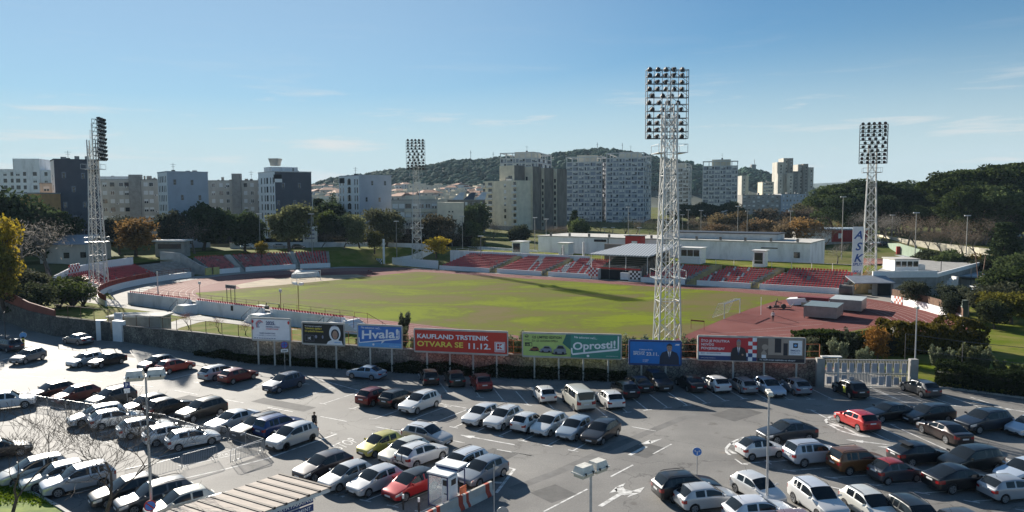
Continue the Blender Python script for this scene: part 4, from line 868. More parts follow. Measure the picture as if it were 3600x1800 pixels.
# dark block with white side and roof tower
b=Bld('dark slate apartment block with white side face and white roof tower',972,258,38,1099.5,604,4.5,px_left=914)
b.body(M['slate'],M['white_clean']);scatter(b,[(.22,5.6),(.66,5.6),(.08,11.6),(.52,11.6),(.26,17.8),(.72,17.8),(.1,24),(.54,24),(.75,29)])
for i in range(9):
    for f in (.1,.25,.45,.6,.8):b.window('dark' if f not in (.45,) else 'void',b.W*f,b.H -4.0 -i*3.1,.85 if f != .45 else 1.5,2.1,'l')
b.box('roof_terrace',-.05,-.05,b.H -3.6,2.4,1.0,b.H -.9,M['void']);b.box('terrace_rail',-.1,-.12,b.H -3.6,2.5,-.06,b.H -2.4,M['white_clean']);b.parapet(M['white'],.3)
b.box('penthouse',-1+1.4,4,b.H,b.L*.75,b.W*.7,b.H+1.9,M['white_wall']);m=MB();m.tube([(b.L*.25,8,b.H+2.4),(b.L*.25,8,b.H+3.2),(b.L*.25,8,b.H+5.0)],[1.9,2.0,2.6],4);m.build('roof_tower',M['beige'],b.root);b.clutter(4,3)
# grey block, centre
b=Bld('pale grey apartment block with white side, left of the middle floodlight mast',1266,279,38,1379,617,4,px_left=1196)
b.body(M['bluegrey'],M['white_clean']);b.parapet(M['bluegrey'],.3);b.aerial(1.6,6,b.H,3.4)
scatter(b,[(.4,3.6),(.8,3.6),(.22,9.8),(.62,9.9),(.41,16),(.82,16),(.24,22.2),(.64,22.3),(.42,28)])
for i in range(9):
    for f in (.08,.2,.42,.55,.78,.93):b.window('dark',b.W*f,b.H -3.4 -i*3.1,.8,2.1,'l')
    b.window('void',b.W*.48,b.H -3.4 -i*3.1,1.6,2.4,'l')
b.box('roof_loggia',-.08,b.W -5,b.H -2.6,.2,b.W -.5,b.H -.6,M['void'])
# beige slabs between them
def slab(label,px,d,ang,px_end,top,zb,rows,cols,tower=None,seed=0,storey=2.95,depth=11,m=None,mm=('sash','half','shut','dark'),name='apartment_block'):
    b=Bld(label,px,d,ang,px_end,top,zb,depth=depth,name=name);b.body(m or M['beige']);r=random.Random(seed);b.parapet(M['conc'],.35)
    for i in range(rows):
        for x in cols:
            k=r.choice(mm);b.window(k,b.L*x,b.H -2.2 -i*storey,b.L*.062 if b.L>15 else 1.8,1.45)
            if r.random() <.2:b.window('ac',b.L*x+1.6,b.H -2.6 -i*storey,.8,.55)
    if tower:b.box('stair_tower',b.L*tower[0],-.6,-3,b.L*tower[1],2,b.H+tower[2],M['conc'])
    return b
b=slab('beige slab block with white shutters, between dark slate and blue grey blocks',361,262,8,600,634,4.5,6,(.06,.17,.30,.38,.66,.74,.88,.95),(.42,.59,2.0),4);b.clutter(7,5)
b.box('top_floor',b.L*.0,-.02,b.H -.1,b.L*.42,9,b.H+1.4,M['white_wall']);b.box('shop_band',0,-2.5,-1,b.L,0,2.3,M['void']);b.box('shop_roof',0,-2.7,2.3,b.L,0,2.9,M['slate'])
b=slab('beige slab block with stair tower, left of the dark block with roof tower',736,276,8,930,637,4.5,6,(.1,.24,.36,.68,.80,.93),(.44,.6,2.8),6);b.clutter(7,7);b.aerial(b.L*.75,4,b.H,4)
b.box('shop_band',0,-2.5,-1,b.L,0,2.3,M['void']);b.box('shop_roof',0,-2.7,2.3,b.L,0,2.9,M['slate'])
b=slab('narrow beige block with shuttered windows at the left of the dark slate block',148,232,5,196,647,5,5,(.5,),None,8);
b=slab('orange rendered low block with a white balcony at the left edge',-30,212,4,147,682,5,3,(.2,.5,.86),None,9,m=M['orange'],mm=('dark','shut'));b.box('balcony_band',-.2,-1.2,b.H -1.0,b.L*.75,.0,b.H+.1,M['white'])
b=Bld('white stepped apartment block at the far left, taller middle part',-20,330,12,62,594,5,depth=14);b.body(M['white_wall']);r=random.Random(5)
b.box('tall_part',b.L,-1.0,-3,b.L+10.5,12,b.H+4.6,M['white_wall']);b.box('right_part',b.L+10.5,.4,-3,b.L+28,13,b.H -.4,M['white_wall'])
for i in range(8):
    for x,w in ((2.2,1.7),(5.6,1.4),(8.6,1.6),(b.L+1.8,1.6),(b.L+4.5,1.2),(b.L+8.6,1.6),(b.L+12.6,1.2),(b.L+16,1.4),(b.L+22,1.5),(b.L+26,1.4)):
        z=b.H -3 -i*3;o=inst('window',WM[r.choice(('dark','half','dark'))],b.root,(x,-1.02 if b.L<x<b.L+10 else (.38 if x>b.L else 0),z),(0,0,0),(w,1,1.7))
# low block with balconies beside the middle mast
b=slab('low apartment block with pale balcony bands behind the middle floodlight mast',1378,268,6,1540,705,2.5,0,(),None,11);r=random.Random(3)
for i in range(5):
    b.box('balcony_band',b.L*(.05 if i % 2 else .28),-1.2,b.H -4.2 -i*3.05,b.L,-.0,b.H -3.1 -i*3.05,M['cream']);
    for x in np.linspace(.08,.93,7):b.window(r.choice(('sash','shut','dark','half')),b.L*x,b.H -2.9 -i*3.05,2.0,1.7)
b.box('tan_roof_room',b.L*.3,2,b.H,b.L*.95,9,b.H+1.8,M['cream'])
b=Bld('blank cream end wall of a low apartment block right of the middle mast',1538,262,4,1632,712,2,depth=14);b.body(M['cream']);
for i in range(4):b.window('void',b.L*.45,b.H -3.5 -i*3.2,.5,.5);b.window('void',b.L*.58,b.H -3.5 -i*3.2,.5,.5)
b=slab('long flat brownish block with a raised glazed roof behind the cream end wall',1575,330,3,1706,705,2,3,(.1,.3,.5,.7,.9),None,14,m=M['conc_dark']);
for i in range(3):m=MB();x=b.L*(.1+.3*i);m.add([(x,0,b.H),(x+5,0,b.H),(x+5,6,b.H),(x,6,b.H),(x+4,3,b.H+3.6),(x+6,3,b.H+3.6)],[(0,1,5,4),(2,3,4,5),(1,2,5),(3,0,4)]);m.build('roof_wedge',M['slate'] if i % 2 else M['white'],b.root)
b=slab('low flat garage block beneath the dark slate roof tower building',1106,285,5,1200,775,3,1,(.3,.6),None,15,m=M['conc']);b.box('entrance',b.L*.15,-.1,0,b.L*.8,.1,4,M['void'])
# cream stepped towers in the centre
b=Bld('cream stepped apartment tower with balconies, in front of the grey grid towers',1817,344,40,1893,634,1.5,px_left=1700);r=random.Random(9)
b.body(M['cream'],M['cream']);H=b.H;W=b.W
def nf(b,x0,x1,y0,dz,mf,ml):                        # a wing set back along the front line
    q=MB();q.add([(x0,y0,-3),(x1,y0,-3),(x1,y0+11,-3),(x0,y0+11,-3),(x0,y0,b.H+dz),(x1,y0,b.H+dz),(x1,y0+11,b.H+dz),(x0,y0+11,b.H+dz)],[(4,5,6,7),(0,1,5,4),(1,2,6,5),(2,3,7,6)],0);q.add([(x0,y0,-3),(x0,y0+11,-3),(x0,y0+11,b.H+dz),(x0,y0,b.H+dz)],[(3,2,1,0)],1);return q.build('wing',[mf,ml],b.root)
nf(b,2.5,9,4.5,7.2,M['conc_dark'],M['cream']);nf(b,9.0,14.5,-1.2,6.6,M['conc_dark'],M['cream']);nf(b,14.5,20.5,-3.2,6.0,M['conc_dark'],M['cream']);nf(b,20.5,27,-5.6,5.6,M['conc_dark'],M['cream'])  # cream wings; shade on their fronts is put into the darker wall colour
for i in range(11):
    z=H -3.0 -i*2.95
    if z<2:continue
    b.window(r.choice(('dark','half','shut')),W*.33,z,1.5,1.6,'l');b.window('balc',W*.78,z,3.6,2.6,'l');b.window('balc',W*.97,z,2.2,2.6,'l');b.window('balc',W*.05,z,2.4,2.6,'l')
    inst('window',WM['dark'],b.root,(9.0,3.0,z+3),(0,0,-math.pi/2),(1.3,1,1.9));inst('balcony',WM['balc'],b.root,(2.5,7.5,z+3),(0,0,-math.pi/2),(3.4,1,2.6));inst('window',WM['dark'],b.root,(14.5,-2.2,z+2),(0,0,-math.pi/2),(1.0,1,1.8));inst('window',WM['dark'],b.root,(20.5,-4.2,z+2),(0,0,-math.pi/2),(1.2,1,1.8))
b.box('ground_floor',-.3,W*.1,-3,-.05,W*.9,5.2,M['conc'])
for f in (.2,.5,.8):b.window('void',W*f,.5,2.2,4.4,'l')
b.clutter(5,4)
# grey grid towers
def grid(label,px,d,ang,px_end,top,zb,right_px,bays,rbays,floors,seed,pan=None,skip_lower=0):
    b=Bld(label,px,d,ang,px_end,top,zb,right_px=right_px,name='tower_block',group='grey concrete grid tower blocks');L,W,H=b.L,b.W,b.H;r=random.Random(seed);fh=H/(floors+.75)
    hb=H -fh*1.25;m=MB();m.box(0,0,-3,L,W,hb);m.build('wall',pan or M['panel'],b.root);fm=MB()
    zs=[H -fh*1.25 -k*fh for k in range(floors)]
    for z in zs:fm.box(-.25,-.25,z -.30,L+.25,0,z+.30);fm.box(L,0,z -.16,L+.25,W,z+.16);fm.box(-.25,0,z -.16,0,W,z+.16)
    for k in range(bays+1):x=L*k/bays;fm.box(x -.22,-.3,-3,x+.22,-.004,H)
    for k in range(1,rbays+1):y=W*k/rbays;fm.box(L+.004,y -.22,-3,L+.3,y+.22,H)
    for k in range(0,rbays+1):y=W*k/rbays;fm.box(-.3,y -.22,-3,-.004,y+.22,H)
    fm.box(-.4,-.4,H -.5,L+.4,.3,H);fm.box(-.4,W -.3,H -.5,L+.4,W+.4,H);fm.box(-.4,.3,H -.5,.3,W -.3,H);fm.box(L -.3,.3,H -.5,L+.4,W -.3,H)
    for k in range(bays+1):x=L*k/bays;fm.box(x -.2,W -.3,hb,x+.2,W,H -.5)
    fm.build('frame',M['frame'],b.root)
    m=MB();m.box(L*.25,W*.3,hb,L*.8,W*.75,H+1.0);m.build('roof_room',M['cream'],b.root);b.aerial(L*.55,W*.4,H+1.0,4)
    st=[MB(),MB(),MB()];cnt=0
    def put(kind,x,z,w,h,face):
        nonlocal cnt
        cnt += 1
        if cnt <= 100:b.window(kind,x,z,w,h,face)
        else:
            mb=st[{'shut':0,'sash':0,'half':0,'dark':1,'void':1,'tall':1,'balc':2}[kind]]
            if face == 'f':mb.box(x -w/2,-.05,z,x+w/2,.01,z+h)
            else:mb.box(L -.01,x -w/2,z,L+.05,x+w/2,z+h)
    bw=L/bays
    for fi in range(skip_lower,floors):
        z=zs[fi] -fh+.2 if fi<floors else 0
        for k in range(bays):
            x=L*(k+.5) /bays;odd=(fi+k) % 2
            if odd:
                put(r.choice(('shut','half')),x -bw*.2,z+fh*.36,bw*.46,fh*.44,'f');put(r.choice(('sash','shut','half','dark')),x+bw*.24,z+fh*.36,bw*.26,fh*.44,'f');
                if r.random() <.6:put('void',x+bw*.05,z+.34,bw*.5,fh*.14,'f')
            else:
                if r.random() <.7:put('void',x+bw*r.choice((-.3,.28)),z+fh*.16,bw*.14,fh*.62,'f')
                if r.random() <.45:put('shut',x+bw*r.choice((-.1,.05)),z+fh*.15,bw*.14,fh*.68,'f')
        for k in range(rbays):
            y=W*(k+.5) /rbays;put(r.choice(('void','dark','sash')),y -W/rbays*.2,z+fh*.15,W/rbays*.28,fh*.66,'r');put(r.choice(('shut','half','void')),y+W/rbays*.2,z+fh*.2,W/rbays*.3,fh*.58,'r')
    if cnt>100:
        al=MB()
        for i,mb in enumerate(st):al.add(mb.v,mb.f,i)
        o=al.build('windows',[M['shutter'],M['void'],M['white']],b.root);o['kind'] ='stuff'
    return b
grid('grey grid tower block rising behind the cream stepped tower',1762,440,-16,1892,538,6,1938,6,3,14,1)
grid('lower left one of the two joined grey grid towers left of the near mast',1993,420,-16,2116,552,6,2131,6,1,14,2)
grid('taller one of two joined grey grid towers, directly left of the near mast',2133,410,-16,2262,538,6,2306,6,3,15,3)
grid('grey grid tower seen just right of the near floodlight mast',2338,520,-16,2420,576,7,2456,4,2,13,4,mat('warm_panel',(.30,.28,.245),.85,.12,.4))
grid('grey grid tower with white roof pergola, standing alone right of the near mast',2470,470,-16,2590,567,7,2610,6,1,13,5,mat('cool_panel',(.25,.27,.31),.85,.1,.4))
# twin beige towers on the skyline
def tower(label,segs,d,zb,m,name='tower_block',seed=1):
    px0=segs[0][0];t=empty(name,D(px0,690,d),label=label,cat='building');o=t.location.copy();t.location.z=zb;r=random.Random(seed)
    for i,(a,b,top,dy,mm) in enumerate(segs):
        p,q=D(a,top,d+dy),D(b,top,d+dy);mb=MB();mb.box(p.x -o.x,dy,-3,q.x -o.x,dy+14,p.z -zb);mb.build('shaft',mm,t)
        h=p.z -zb;w=q.x -p.x
        if w>3.2:
            for k in range(int(h/3.1)):inst('window',WM[r.choice(('dark','void','dark','half'))],t,(p.x -o.x+w*.62,dy,h -4.5 -3.1*k),(0,0,0),(w*.24,1,1.6))
    return t
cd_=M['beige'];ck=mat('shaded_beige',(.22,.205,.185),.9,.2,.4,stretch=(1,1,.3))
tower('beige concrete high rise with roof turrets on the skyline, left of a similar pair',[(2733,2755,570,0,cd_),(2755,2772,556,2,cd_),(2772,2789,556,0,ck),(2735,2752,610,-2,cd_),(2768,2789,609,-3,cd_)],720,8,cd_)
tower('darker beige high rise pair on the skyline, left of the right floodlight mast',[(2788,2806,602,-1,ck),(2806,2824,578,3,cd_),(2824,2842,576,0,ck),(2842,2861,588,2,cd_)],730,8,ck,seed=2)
tower('narrow cream high rise beside the last grey grid tower',[(2608,2622,618,0,cd_),(2622,2632,618,2,M['cream'])],640,8,cd_,seed=3)
b=slab('small white block with dark roof tanks in front of the second hill',2678,640,2,2718,641,8,5,(.2,.4,.6,.8),None,21,m=M['cream']);b.clutter(4,9)
b=slab('long low white apartment row beneath the skyline towers, left half',2608,520,3,2745,687,7,4,(.06,.18,.3,.42,.54,.66,.78,.9),None,22,m=M['conc']);b.clutter(6,2)
b=slab('long low white apartment row beneath the skyline towers, right half',2745,520,3,2832,683,7,5,(.1,.24,.38,.52,.66,.8,.93),None,23,m=M['bluegrey']);b.clutter(4,3)
b=slab('pale low house row by the brown trees, far right of the skyline towers',2832,540,3,2885,690,7,2,(.2,.5,.8),None,24,m=M['cream'])
# --- houses of the old town at the foot of the hill
def house_mesh(seed):
    r=random.Random(seed);w,d,h=5+r.random() *5,6+r.random() *3,5.5+r.random() *5;m=MB();m.box(-w,-d,-6,w,d,h,0)
    if seed % 3:
        k=2.2;m.add([(-w -.4,-d -.4,h),(w+.4,-d -.4,h),(w+.4,d+.4,h),(-w -.4,d+.4,h),(-w*.5,0,h+k),(w*.5,0,h+k)],[(0,1,5,4),(1,2,5),(2,3,4,5),(3,0,4)],1)
    else:m.box(-w -.2,-d -.2,h,w+.2,d+.2,h+.4,0);m.box(-w*.3,-d*.4,h+.4,w*.4,d*.4,h+2.4,0)
    for i in range(3):
        for j in range(int(h/3)):m.box(-w*.75+i*w*.65,-d -.05,.8+j*2.9,-w*.75+i*w*.65+1.3,-d+.02,2.4+j*2.9,2)
    m.box(w*.3,d*.1,h,w*.3+.9,d*.1+.9,h+3,0)
    return m.mesh('town_house',[M[('cream','white','beige')[seed % 3]],M['tile'],M['glass']])
HM=[house_mesh(i) for i in range(7)];r=random.Random(12)
spots=[]
for row,(d,pyb,pya) in enumerate([(560,706,712),(640,692,700),(740,680,690),(860,668,680),(980,655,668)]):
    for px in np.arange(1100,1225,26 -row*3):spots.append((px+r.uniform(-8,8),r.uniform(pyb,pya),d))
    for px in np.arange(1385,1745,34 -row*4):spots.append((px+r.uniform(-10,10),r.uniform(pyb,pya),d))
for i,(px,py,d) in enumerate(spots[:130]):
    p=D(px,py,d);o=inst('town_house',HM[r.randrange(7)],None,(p.x,p.y,p.z -6),(0,0,r.uniform(-.7,.7)),(r.uniform(.8,1.2),) *3)
    tag(o,'small pale town house among many at the foot of the wooded hill','house','houses of the old town at the foot of the hill')
_tn=MB();
V=[]
for px in (900,1100,1300,1500,1700,1900):
    for d,py in ((500,712),(640,706),(760,694),(900,682),(1000,668)):p=D(px,py,d);V.append((p.x,p.y,p.z -6))
_tn.add(V,[(i*5+j,i*5+j+5,i*5+j+6,i*5+j+1) for i in range(5) for j in range(4)]);tag(_tn.build('town_slope',mat('town_slope',(.12,.11,.08),.95,.3,.05)),kind='structure')
for k,(px,py,d,h) in enumerate([(2100,528,1350,14),(2188,534,1350,16),(1655,560,1350,16),(1734,556,1350,11)]):
    p=D(px,py,d);t=empty('radio_mast',(p.x,p.y,p.z -12),label=('thin radio mast on the hilltop just left of the taller grid tower','second thin radio mast on the right slope of the hilltop','thin mast on the left shoulder of the wooded hill','short mast beside the roof of the rear grid tower')[k],cat='mast');m=MB();m.beam((0,0,0),(0,0,h+12),.7);m.beam((-1.5,0,h+8),(1.5,0,h+8),.5);m.build('pole',M['darkmetal'],t)
t=empty('hilltop_tower',(lambda p:(p.x,p.y,p.z -6))(D(2648,592,1350)),label='small lookout tower on top of the second hill',cat='tower');m=MB();m.box(-4,-3,0,4,3,13);m.box(-5,-4,10,5,4,11);m.beam((2,0,13),(2,0,22),.8);m.build('shaft',M['conc'],t)
# ================================================================== vegetation
RS=np.random.RandomState(11)
def leaf_quads(C,size,flat=0.0,jitter=.5):
    """one small randomly turned quad at every point of C"""
    n=len(C);a=RS.normal(size=(n,3));a /= np.linalg.norm(a,axis=1)[:,None];b=RS.normal(size=(n,3));b -= a*(a*b).sum(1)[:,None];b /= np.linalg.norm(b,axis=1)[:,None]
    if flat:a[:,2] *= (1 -flat);b[:,2] *= (1 -flat)
    s=size*(1+jitter*(RS.rand(n) -.5) *2)[:,None];a=a*s;b=b*s*.7
    V=np.stack([C -a,C -b*.9,C+a,C+b],1).reshape(-1,3);Fq=np.arange(4*n).reshape(n,4);return V,Fq
def clump_points(centres,radii,per,shell=.55):
    out=[]
    for c,r in zip(centres,radii):
        k=max(6,int(per*(r[0] if hasattr(r,'__len__') else r) ** 2));d=RS.normal(size=(k,3));d /= np.linalg.norm(d,axis=1)[:,None];q=(shell+(1 -shell) *RS.rand(k))[:,None];out.append(np.array(c) +d*q*np.array(r))
    return np.concatenate(out)
def skeleton(h,spread,levels,seed,trunk_r,fork=.35,nb=(3,4),up=.55,twig=.012,droop=0):
    """branching tubes; returns MB and tip points"""
    r=random.Random(seed);m=MB();tips=[]
    def grow(p,d,L,rad,lv):
        k=3;pts=[p];q=p.copy()
        for i in range(k):
            d=(d+Vector((r.gauss(0,.13),r.gauss(0,.13),r.gauss(.03,.08) -droop*(levels -lv) *.05))).normalized();q=q+d*(L/k);pts.append(q.copy())
        r1=max(twig,rad*(.62 if lv else .4));m.tube(pts,[rad+(r1 -rad) *i/k for i in range(k+1)],6 if rad>.08 else (4 if rad>.03 else 3),caps=False)
        if lv == 0:tips.append(q);return
        n=r.randint(*nb)
        for i in range(n):
            ang=2*math.pi*(i+r.random() *.7) /n;side=Vector((math.cos(ang),math.sin(ang),0));s=spread*r.uniform(.7,1.25)
            nd=(d*up+side*s+Vector((0,0,.12))).normalized();st=pts[-1] if i else pts[-1]
            if lv<levels and r.random() <.45:st=pts[-2]
            grow(st,nd,L*r.uniform(.62,.86),r1*r.uniform(.6,.85),lv -1)
    grow(Vector((0,0,-.15)),Vector((r.gauss(0,.03),r.gauss(0,.03),1)),h*fork,trunk_r,levels)
    return m,tips
PROTO={};HP={}
def proto(kind,v=0):
    key=(kind,v)
    if key in PROTO:return PROTO[key]
    seed=sum(map(ord,kind)) *7+v*13;r=random.Random(seed)
    if kind == 'bare':                                   # 8 m leafless tree, thick with twigs
        m,tips=skeleton(8,.68,5,seed,.17,.20,(2,3),.78,.016);tr=m.mesh('trunk',M['bark_pale']);T=np.array([tuple(t) for t in tips]);P=np.repeat(T,16,0) +RS.normal(size=(len(T) *16,3)) *.5
        V,Fq=leaf_quads(P,.13,0,.4);V2=V.reshape(-1,4,3);V2[:,1] =V2[:,1] *.2+(V2[:,0] +V2[:,2]) *.4;V2[:,3] =V2[:,3] *.2+(V2[:,0] +V2[:,2]) *.4
        cr=npmesh('twigs',V2.reshape(-1,3) ,Fq,M['leaf'])
    elif kind == 'twiggy':                               # near leafless tree, real branches down to twigs
        m,tips=skeleton(8.4,.60,6,seed,.15,.40,(2,4),.9,.009);tr=m.mesh('trunk',M['bark']);cr=None
    elif kind in ('round','olive','autumn','airy'):   # 8 m broadleaf crowns
        m,tips=skeleton(8,.66,3 if kind != 'airy' else 4,seed,.2,.22,(3,4),.72,.03);tr=m.mesh('trunk',M['bark']);T=[tuple(t) for t in tips]
        R0={'round':1.25,'olive':1.0,'autumn':.95,'airy':.75}[kind];C=[t for t in T if r.random() <(.95 if kind != 'autumn' else .8)];C += [(t[0] *.55+r.gauss(0,.5),t[1] *.55+r.gauss(0,.5),t[2] *.85) for t in T[::2]] +[(t[0] *.92,t[1] *.92,max(1.5,t[2] *r.uniform(.42,.68))) for t in T[::2]]
        P=clump_points(C,[(R0*r.uniform(.6,1.2),) *2+(R0*r.uniform(.5,.9),) for _ in C],{'round':95,'olive':85,'autumn':75,'airy':75}[kind]);V,Fq=leaf_quads(P,{'round':.17,'olive':.14,'autumn':.14,'airy':.12}[kind]);cr=npmesh('crown',V,Fq,M['leaf'])
    elif kind == 'pine':                                 # 14 m stone / aleppo pine
        m,tips=skeleton(14,.48,3,seed,.26,.30,(3,4),.9,.04);tr=m.mesh('trunk',M['bark']);C=[tuple(t) for t in tips];C += [(t[0] *.6,t[1] *.6,t[2] *.95+.6) for t in C[::2]];C += [(r.gauss(0,1.9),r.gauss(0,1.9),r.uniform(3.0,9)) for _ in range(16)]
        P=clump_points(C,[(r.uniform(.9,1.7),) *2+(r.uniform(.6,1.1),) for _ in C],85,.62);V,Fq=leaf_quads(P,.20);cr=npmesh('crown',V,Fq,M['needle'])
    elif kind == 'cypress':                              # 12 m
        m=MB();m.tube([(0,0,0),(0,0,11)],[.18,.04],6);tr=m.mesh('trunk',M['bark']);C=[(r.gauss(0,.3),r.gauss(0,.3),z) for z in np.arange(.9,11.6,.22)];P=clump_points(C,[(max(.25,1.15*math.sin(math.pi*min(1,(c[2] +1.5) /14)) ** .8),) *2+(.6,) for c in C],55,.7);V,Fq=leaf_quads(P,.16);cr=npmesh('crown',V,Fq,M['needle'])
    elif kind == 'cedar':                                # 10 m conical dark tree with layered boughs
        m=MB();m.tube([(0,0,0),(0,0,9.6)],[.25,.04],7);C=[]
        for z in np.arange(1.2,9.6,.75):
            rad=3.6*(1 -z/10.4) +.3
            for k in range(7):a=k*.9+z*2.1+r.random();q=rad*r.uniform(.55,1.0);C.append((q*math.cos(a),q*math.sin(a),z -.15*q));m.tube([(0,0,z),C[-1]],[.06,.02],4)
        tr=m.mesh('trunk',M['bark']);P=clump_points(C,[(r.uniform(.7,1.1),) *2+(.45,) for _ in C],130,.4);V,Fq=leaf_quads(P,.17);cr=npmesh('crown',V,Fq,M['needle'])
    elif kind == 'bush':                                 # 2.4 m shrub
        m=MB();C=[]
        for i in range(9):a=i*.7+r.random();q=r.uniform(.2,.8);tip=(q*math.cos(a),q*math.sin(a),r.uniform(.8,1.9));m.tube([(0,0,-.1),tip],[.05,.015],4);C.append(tip)
        tr=m.mesh('stems',M['bark']);P=clump_points(C,[(r.uniform(.45,.75),) *2+(r.uniform(.45,.7),) for _ in C],330,.4);V,Fq=leaf_quads(P,.085);cr=npmesh('foliage',V,Fq,M['leaf'])
    elif kind == 'silver':                               # 3 m upright silvery oleander / olive sucker
        m=MB();C=[]
        for i in range(16):a=i*2.4;q=r.uniform(.2,1.1);tip=(q*math.cos(a),q*math.sin(a),r.uniform(1.6,3.0));m.tube([(0,0,-.1),tip],[.04,.01],4);C += [tuple(np.array(tip) *f) for f in (.5,.7,.85,1)]
        tr=m.mesh('stems',M['bark']);P=clump_points(C,[(.28,.28,.45) for _ in C],900,.3);V,Fq=leaf_quads(P,.10,0,.5);cr=npmesh('foliage',V,Fq,M['leaf'])
    me=cr or tr;co=np.empty(len(me.vertices) *3,np.float32);me.vertices.foreach_get('co',co);HP[key] =float(np.percentile(co.reshape(-1,3)[:,2],99.2))
    PROTO[key] =(tr,cr);return PROTO[key]
KN={'bare':'bare_tree','twiggy':'bare_tree','round':'evergreen_tree','olive':'olive_tree','autumn':'autumn_tree','airy':'light_crowned_tree','pine':'pine_tree','cypress':'cypress_tree','cedar':'cedar_tree','bush':'shrub','silver':'silver_shrub'}
def tree(kind,loc,h,color,label,group=None,w=1.0,v=None,cat=None):
    v=rnd.randrange(3) if v is None else v;tr,cr=proto(kind,v);t=empty(KN[kind],loc,rnd.uniform(0,6.28),label,cat or ('shrub' if kind in ('bush','silver') else 'tree'),group);s=h/HP[(kind,v)];sc=(s*w,s*w,s)
    inst('trunk' if kind not in ('bush','silver') else 'stems',tr,t,scale=sc)
    if cr:
        j=rnd.uniform(.85,1.15);inst('crown' if kind not in ('bush','silver') else 'foliage',cr,t,scale=sc,color=tuple(c*j for c in color))
    return t
DG,PG,OG,BR,OR,YL,SG,GY,MG=(.044,.064,.028),(.074,.098,.036),(.15,.16,.075),(.20,.155,.115),(.25,.15,.055),(.36,.27,.03),(.17,.19,.115),(.23,.21,.185),(.080,.105,.028)
def by_px(px,top,d,base=None,z=None):
    """trees placed by distance: base height from the terrain, height from the pixel of the top"""
    p=D(px,top,d);zb=terrain(p.x,p.y) if z is None else z
    return Vector((p.x,p.y,zb)),max(1.2,p.z -zb)
def T(kind,px,top,d,color,label,w=1.0,v=None,z=None,group=None):
    p,h=by_px(px,top,d,z=z);return tree(kind,p,h,color,label,group,w,v)
# left edge and left bank
T('airy',-34,775,124,YL,'bright yellow autumn tree at the left edge of the photo',.72,0,z=2)
T('airy',4,860,118,(.20,.17,.035),'yellow green tree in front of the bright yellow one at the left edge',0.82,1,z=2)
T('bare',105,770,150,GY,'large grey leafless tree beside the yellow tree on the left',1.4,1,z=1)
T('round',30,690,185,DG,'dark evergreen in front of the orange building at the left edge',0.98,z=3)
T('round',150,745,190,DG,'dark round evergreen below the narrow beige block on the left',.9,z=3)
T('bare',165,770,172,GY,'grey leafless tree left of the workshop roof',1.0,z=2)
T('bare',265,740,200,(.05,.04,.035),'dark leafless tree before the dark slate block on the left',1.2,z=4)
T('olive',415,765,215,(.075,.08,.06),'pale grey green tree behind the orange autumn tree',0.90,z=4)
T('autumn',470,770,203,OR,'orange brown autumn tree behind the faded red seats',1.25,1,z=4)
T('round',607,752,222,(.045,.052,.036),'round grey green evergreen below the light blue grey block',0.86,z=4.2)
T('round',710,728,232,DG,'tall dark evergreen between the blue grey block and the beige slab',0.98,z=4.2)
T('bare',680,778,214,BR,'brown leafless tree in front of the tall dark evergreen',1.25,z=4.2)
T('round',858,755,222,DG,'dark round evergreen left of the big pale crowned tree',0.98,z=4.2)
T('airy',1012,725,220,OG,'big pale green crowned tree in front of the dark block with roof tower',1.11,2,z=4.2)
T('bare',945,850,214,BR,'low brown leafless tree beside the big pale crowned tree',1.0,z=4.2)
T('autumn',918,852,200,(.22,.16,.02),'small yellow green tree on the grass slope above the dark benches',.9,z=4.0)
T('cypress',1168,680,300,DG,'single tall dark cypress between the two central blocks',.95,0,z=4)
for i,(px,tp,d,k,c) in enumerate([(1118,700,296,'cedar',DG),(1138,735,290,'round',PG),(1195,715,292,'round',DG),(1150,745,280,'airy',MG),(1215,760,276,'round',DG)]):
    T(k,px,tp,d,c,('dark conifer left of the tall cypress','dark round tree just left of the cypress foot','dark round tree just right of the cypress','sunlit green tree in front of the cypress','dark tree at the left of the pale grey central block')[i],1.0,z=3.5)
T('bare',1130,810,235,BR,'brown leafless tree behind the street wall right of the sign',1.1,z=4);T('bare',1205,800,232,(.06,.05,.04),'dark leafless tree left of the twin pale crowned trees',1.3,z=3.6)
T('airy',1265,760,236,OG,'pale olive crowned tree left of the larger one by the middle mast',0.82,1,z=3);T('airy',1350,738,240,(.10,.105,.055),'large pale crowned tree directly left of the middle mast',1.11,0,z=3)
T('autumn',1315,815,228,(.12,.11,.03),'small yellow green tree under the large pale crowned tree',.9,z=3)
T('bare',1375,800,250,BR,'brown leafless tree behind the middle mast',1.1,z=2.5);T('bare',1475,770,246,BR,'leafless brown tree just right of the middle mast',1.3,z=2.5);T('olive',1560,760,248,(.075,.066,.04),'olive brown tree before the cream end wall',1.02,z=2.2);T('bare',1590,790,240,BR,'leafless tree at the right end of the cream wall',.9,z=2)
T('autumn',1533,835,215,YL,'bright yellow bush in the yard right of the middle mast',1.3,z=2.5)
T('round',1665,725,300,DG,'dark evergreen left of the cream stepped tower',0.98,z=2);T('round',1660,785,262,PG,'dark bushy evergreen at the foot of the cream stepped tower',0.94,z=2);T('bare',1725,775,285,BR,'thin leafless tree before the cream stepped tower',.9,z=2);T('olive',1672,840,238,(.11,.115,.04),'low yellow green shrub tree behind the parked cars in the yard',0.98,z=2)
T('round',1828,795,275,(.05,.06,.035),'round evergreen under the balconies of the cream tower',.95,z=2)
for i,(px,tp,c) in enumerate([(1880,800,BR),(1935,790,BR),(1975,790,BR)]):T('bare',px,tp,300,c,('leafless tree in the shade at the right foot of the cream tower','second leafless tree right of the cream tower foot','third leafless tree right of the cream tower foot')[i],1.2,z=2)
T('cedar',2020,742,300,DG,'dark conifer right of the cream stepped tower',.8,z=2);T('round',2030,775,285,PG,'dark evergreen at the foot of the conifer by the grid towers',0.82,z=2)
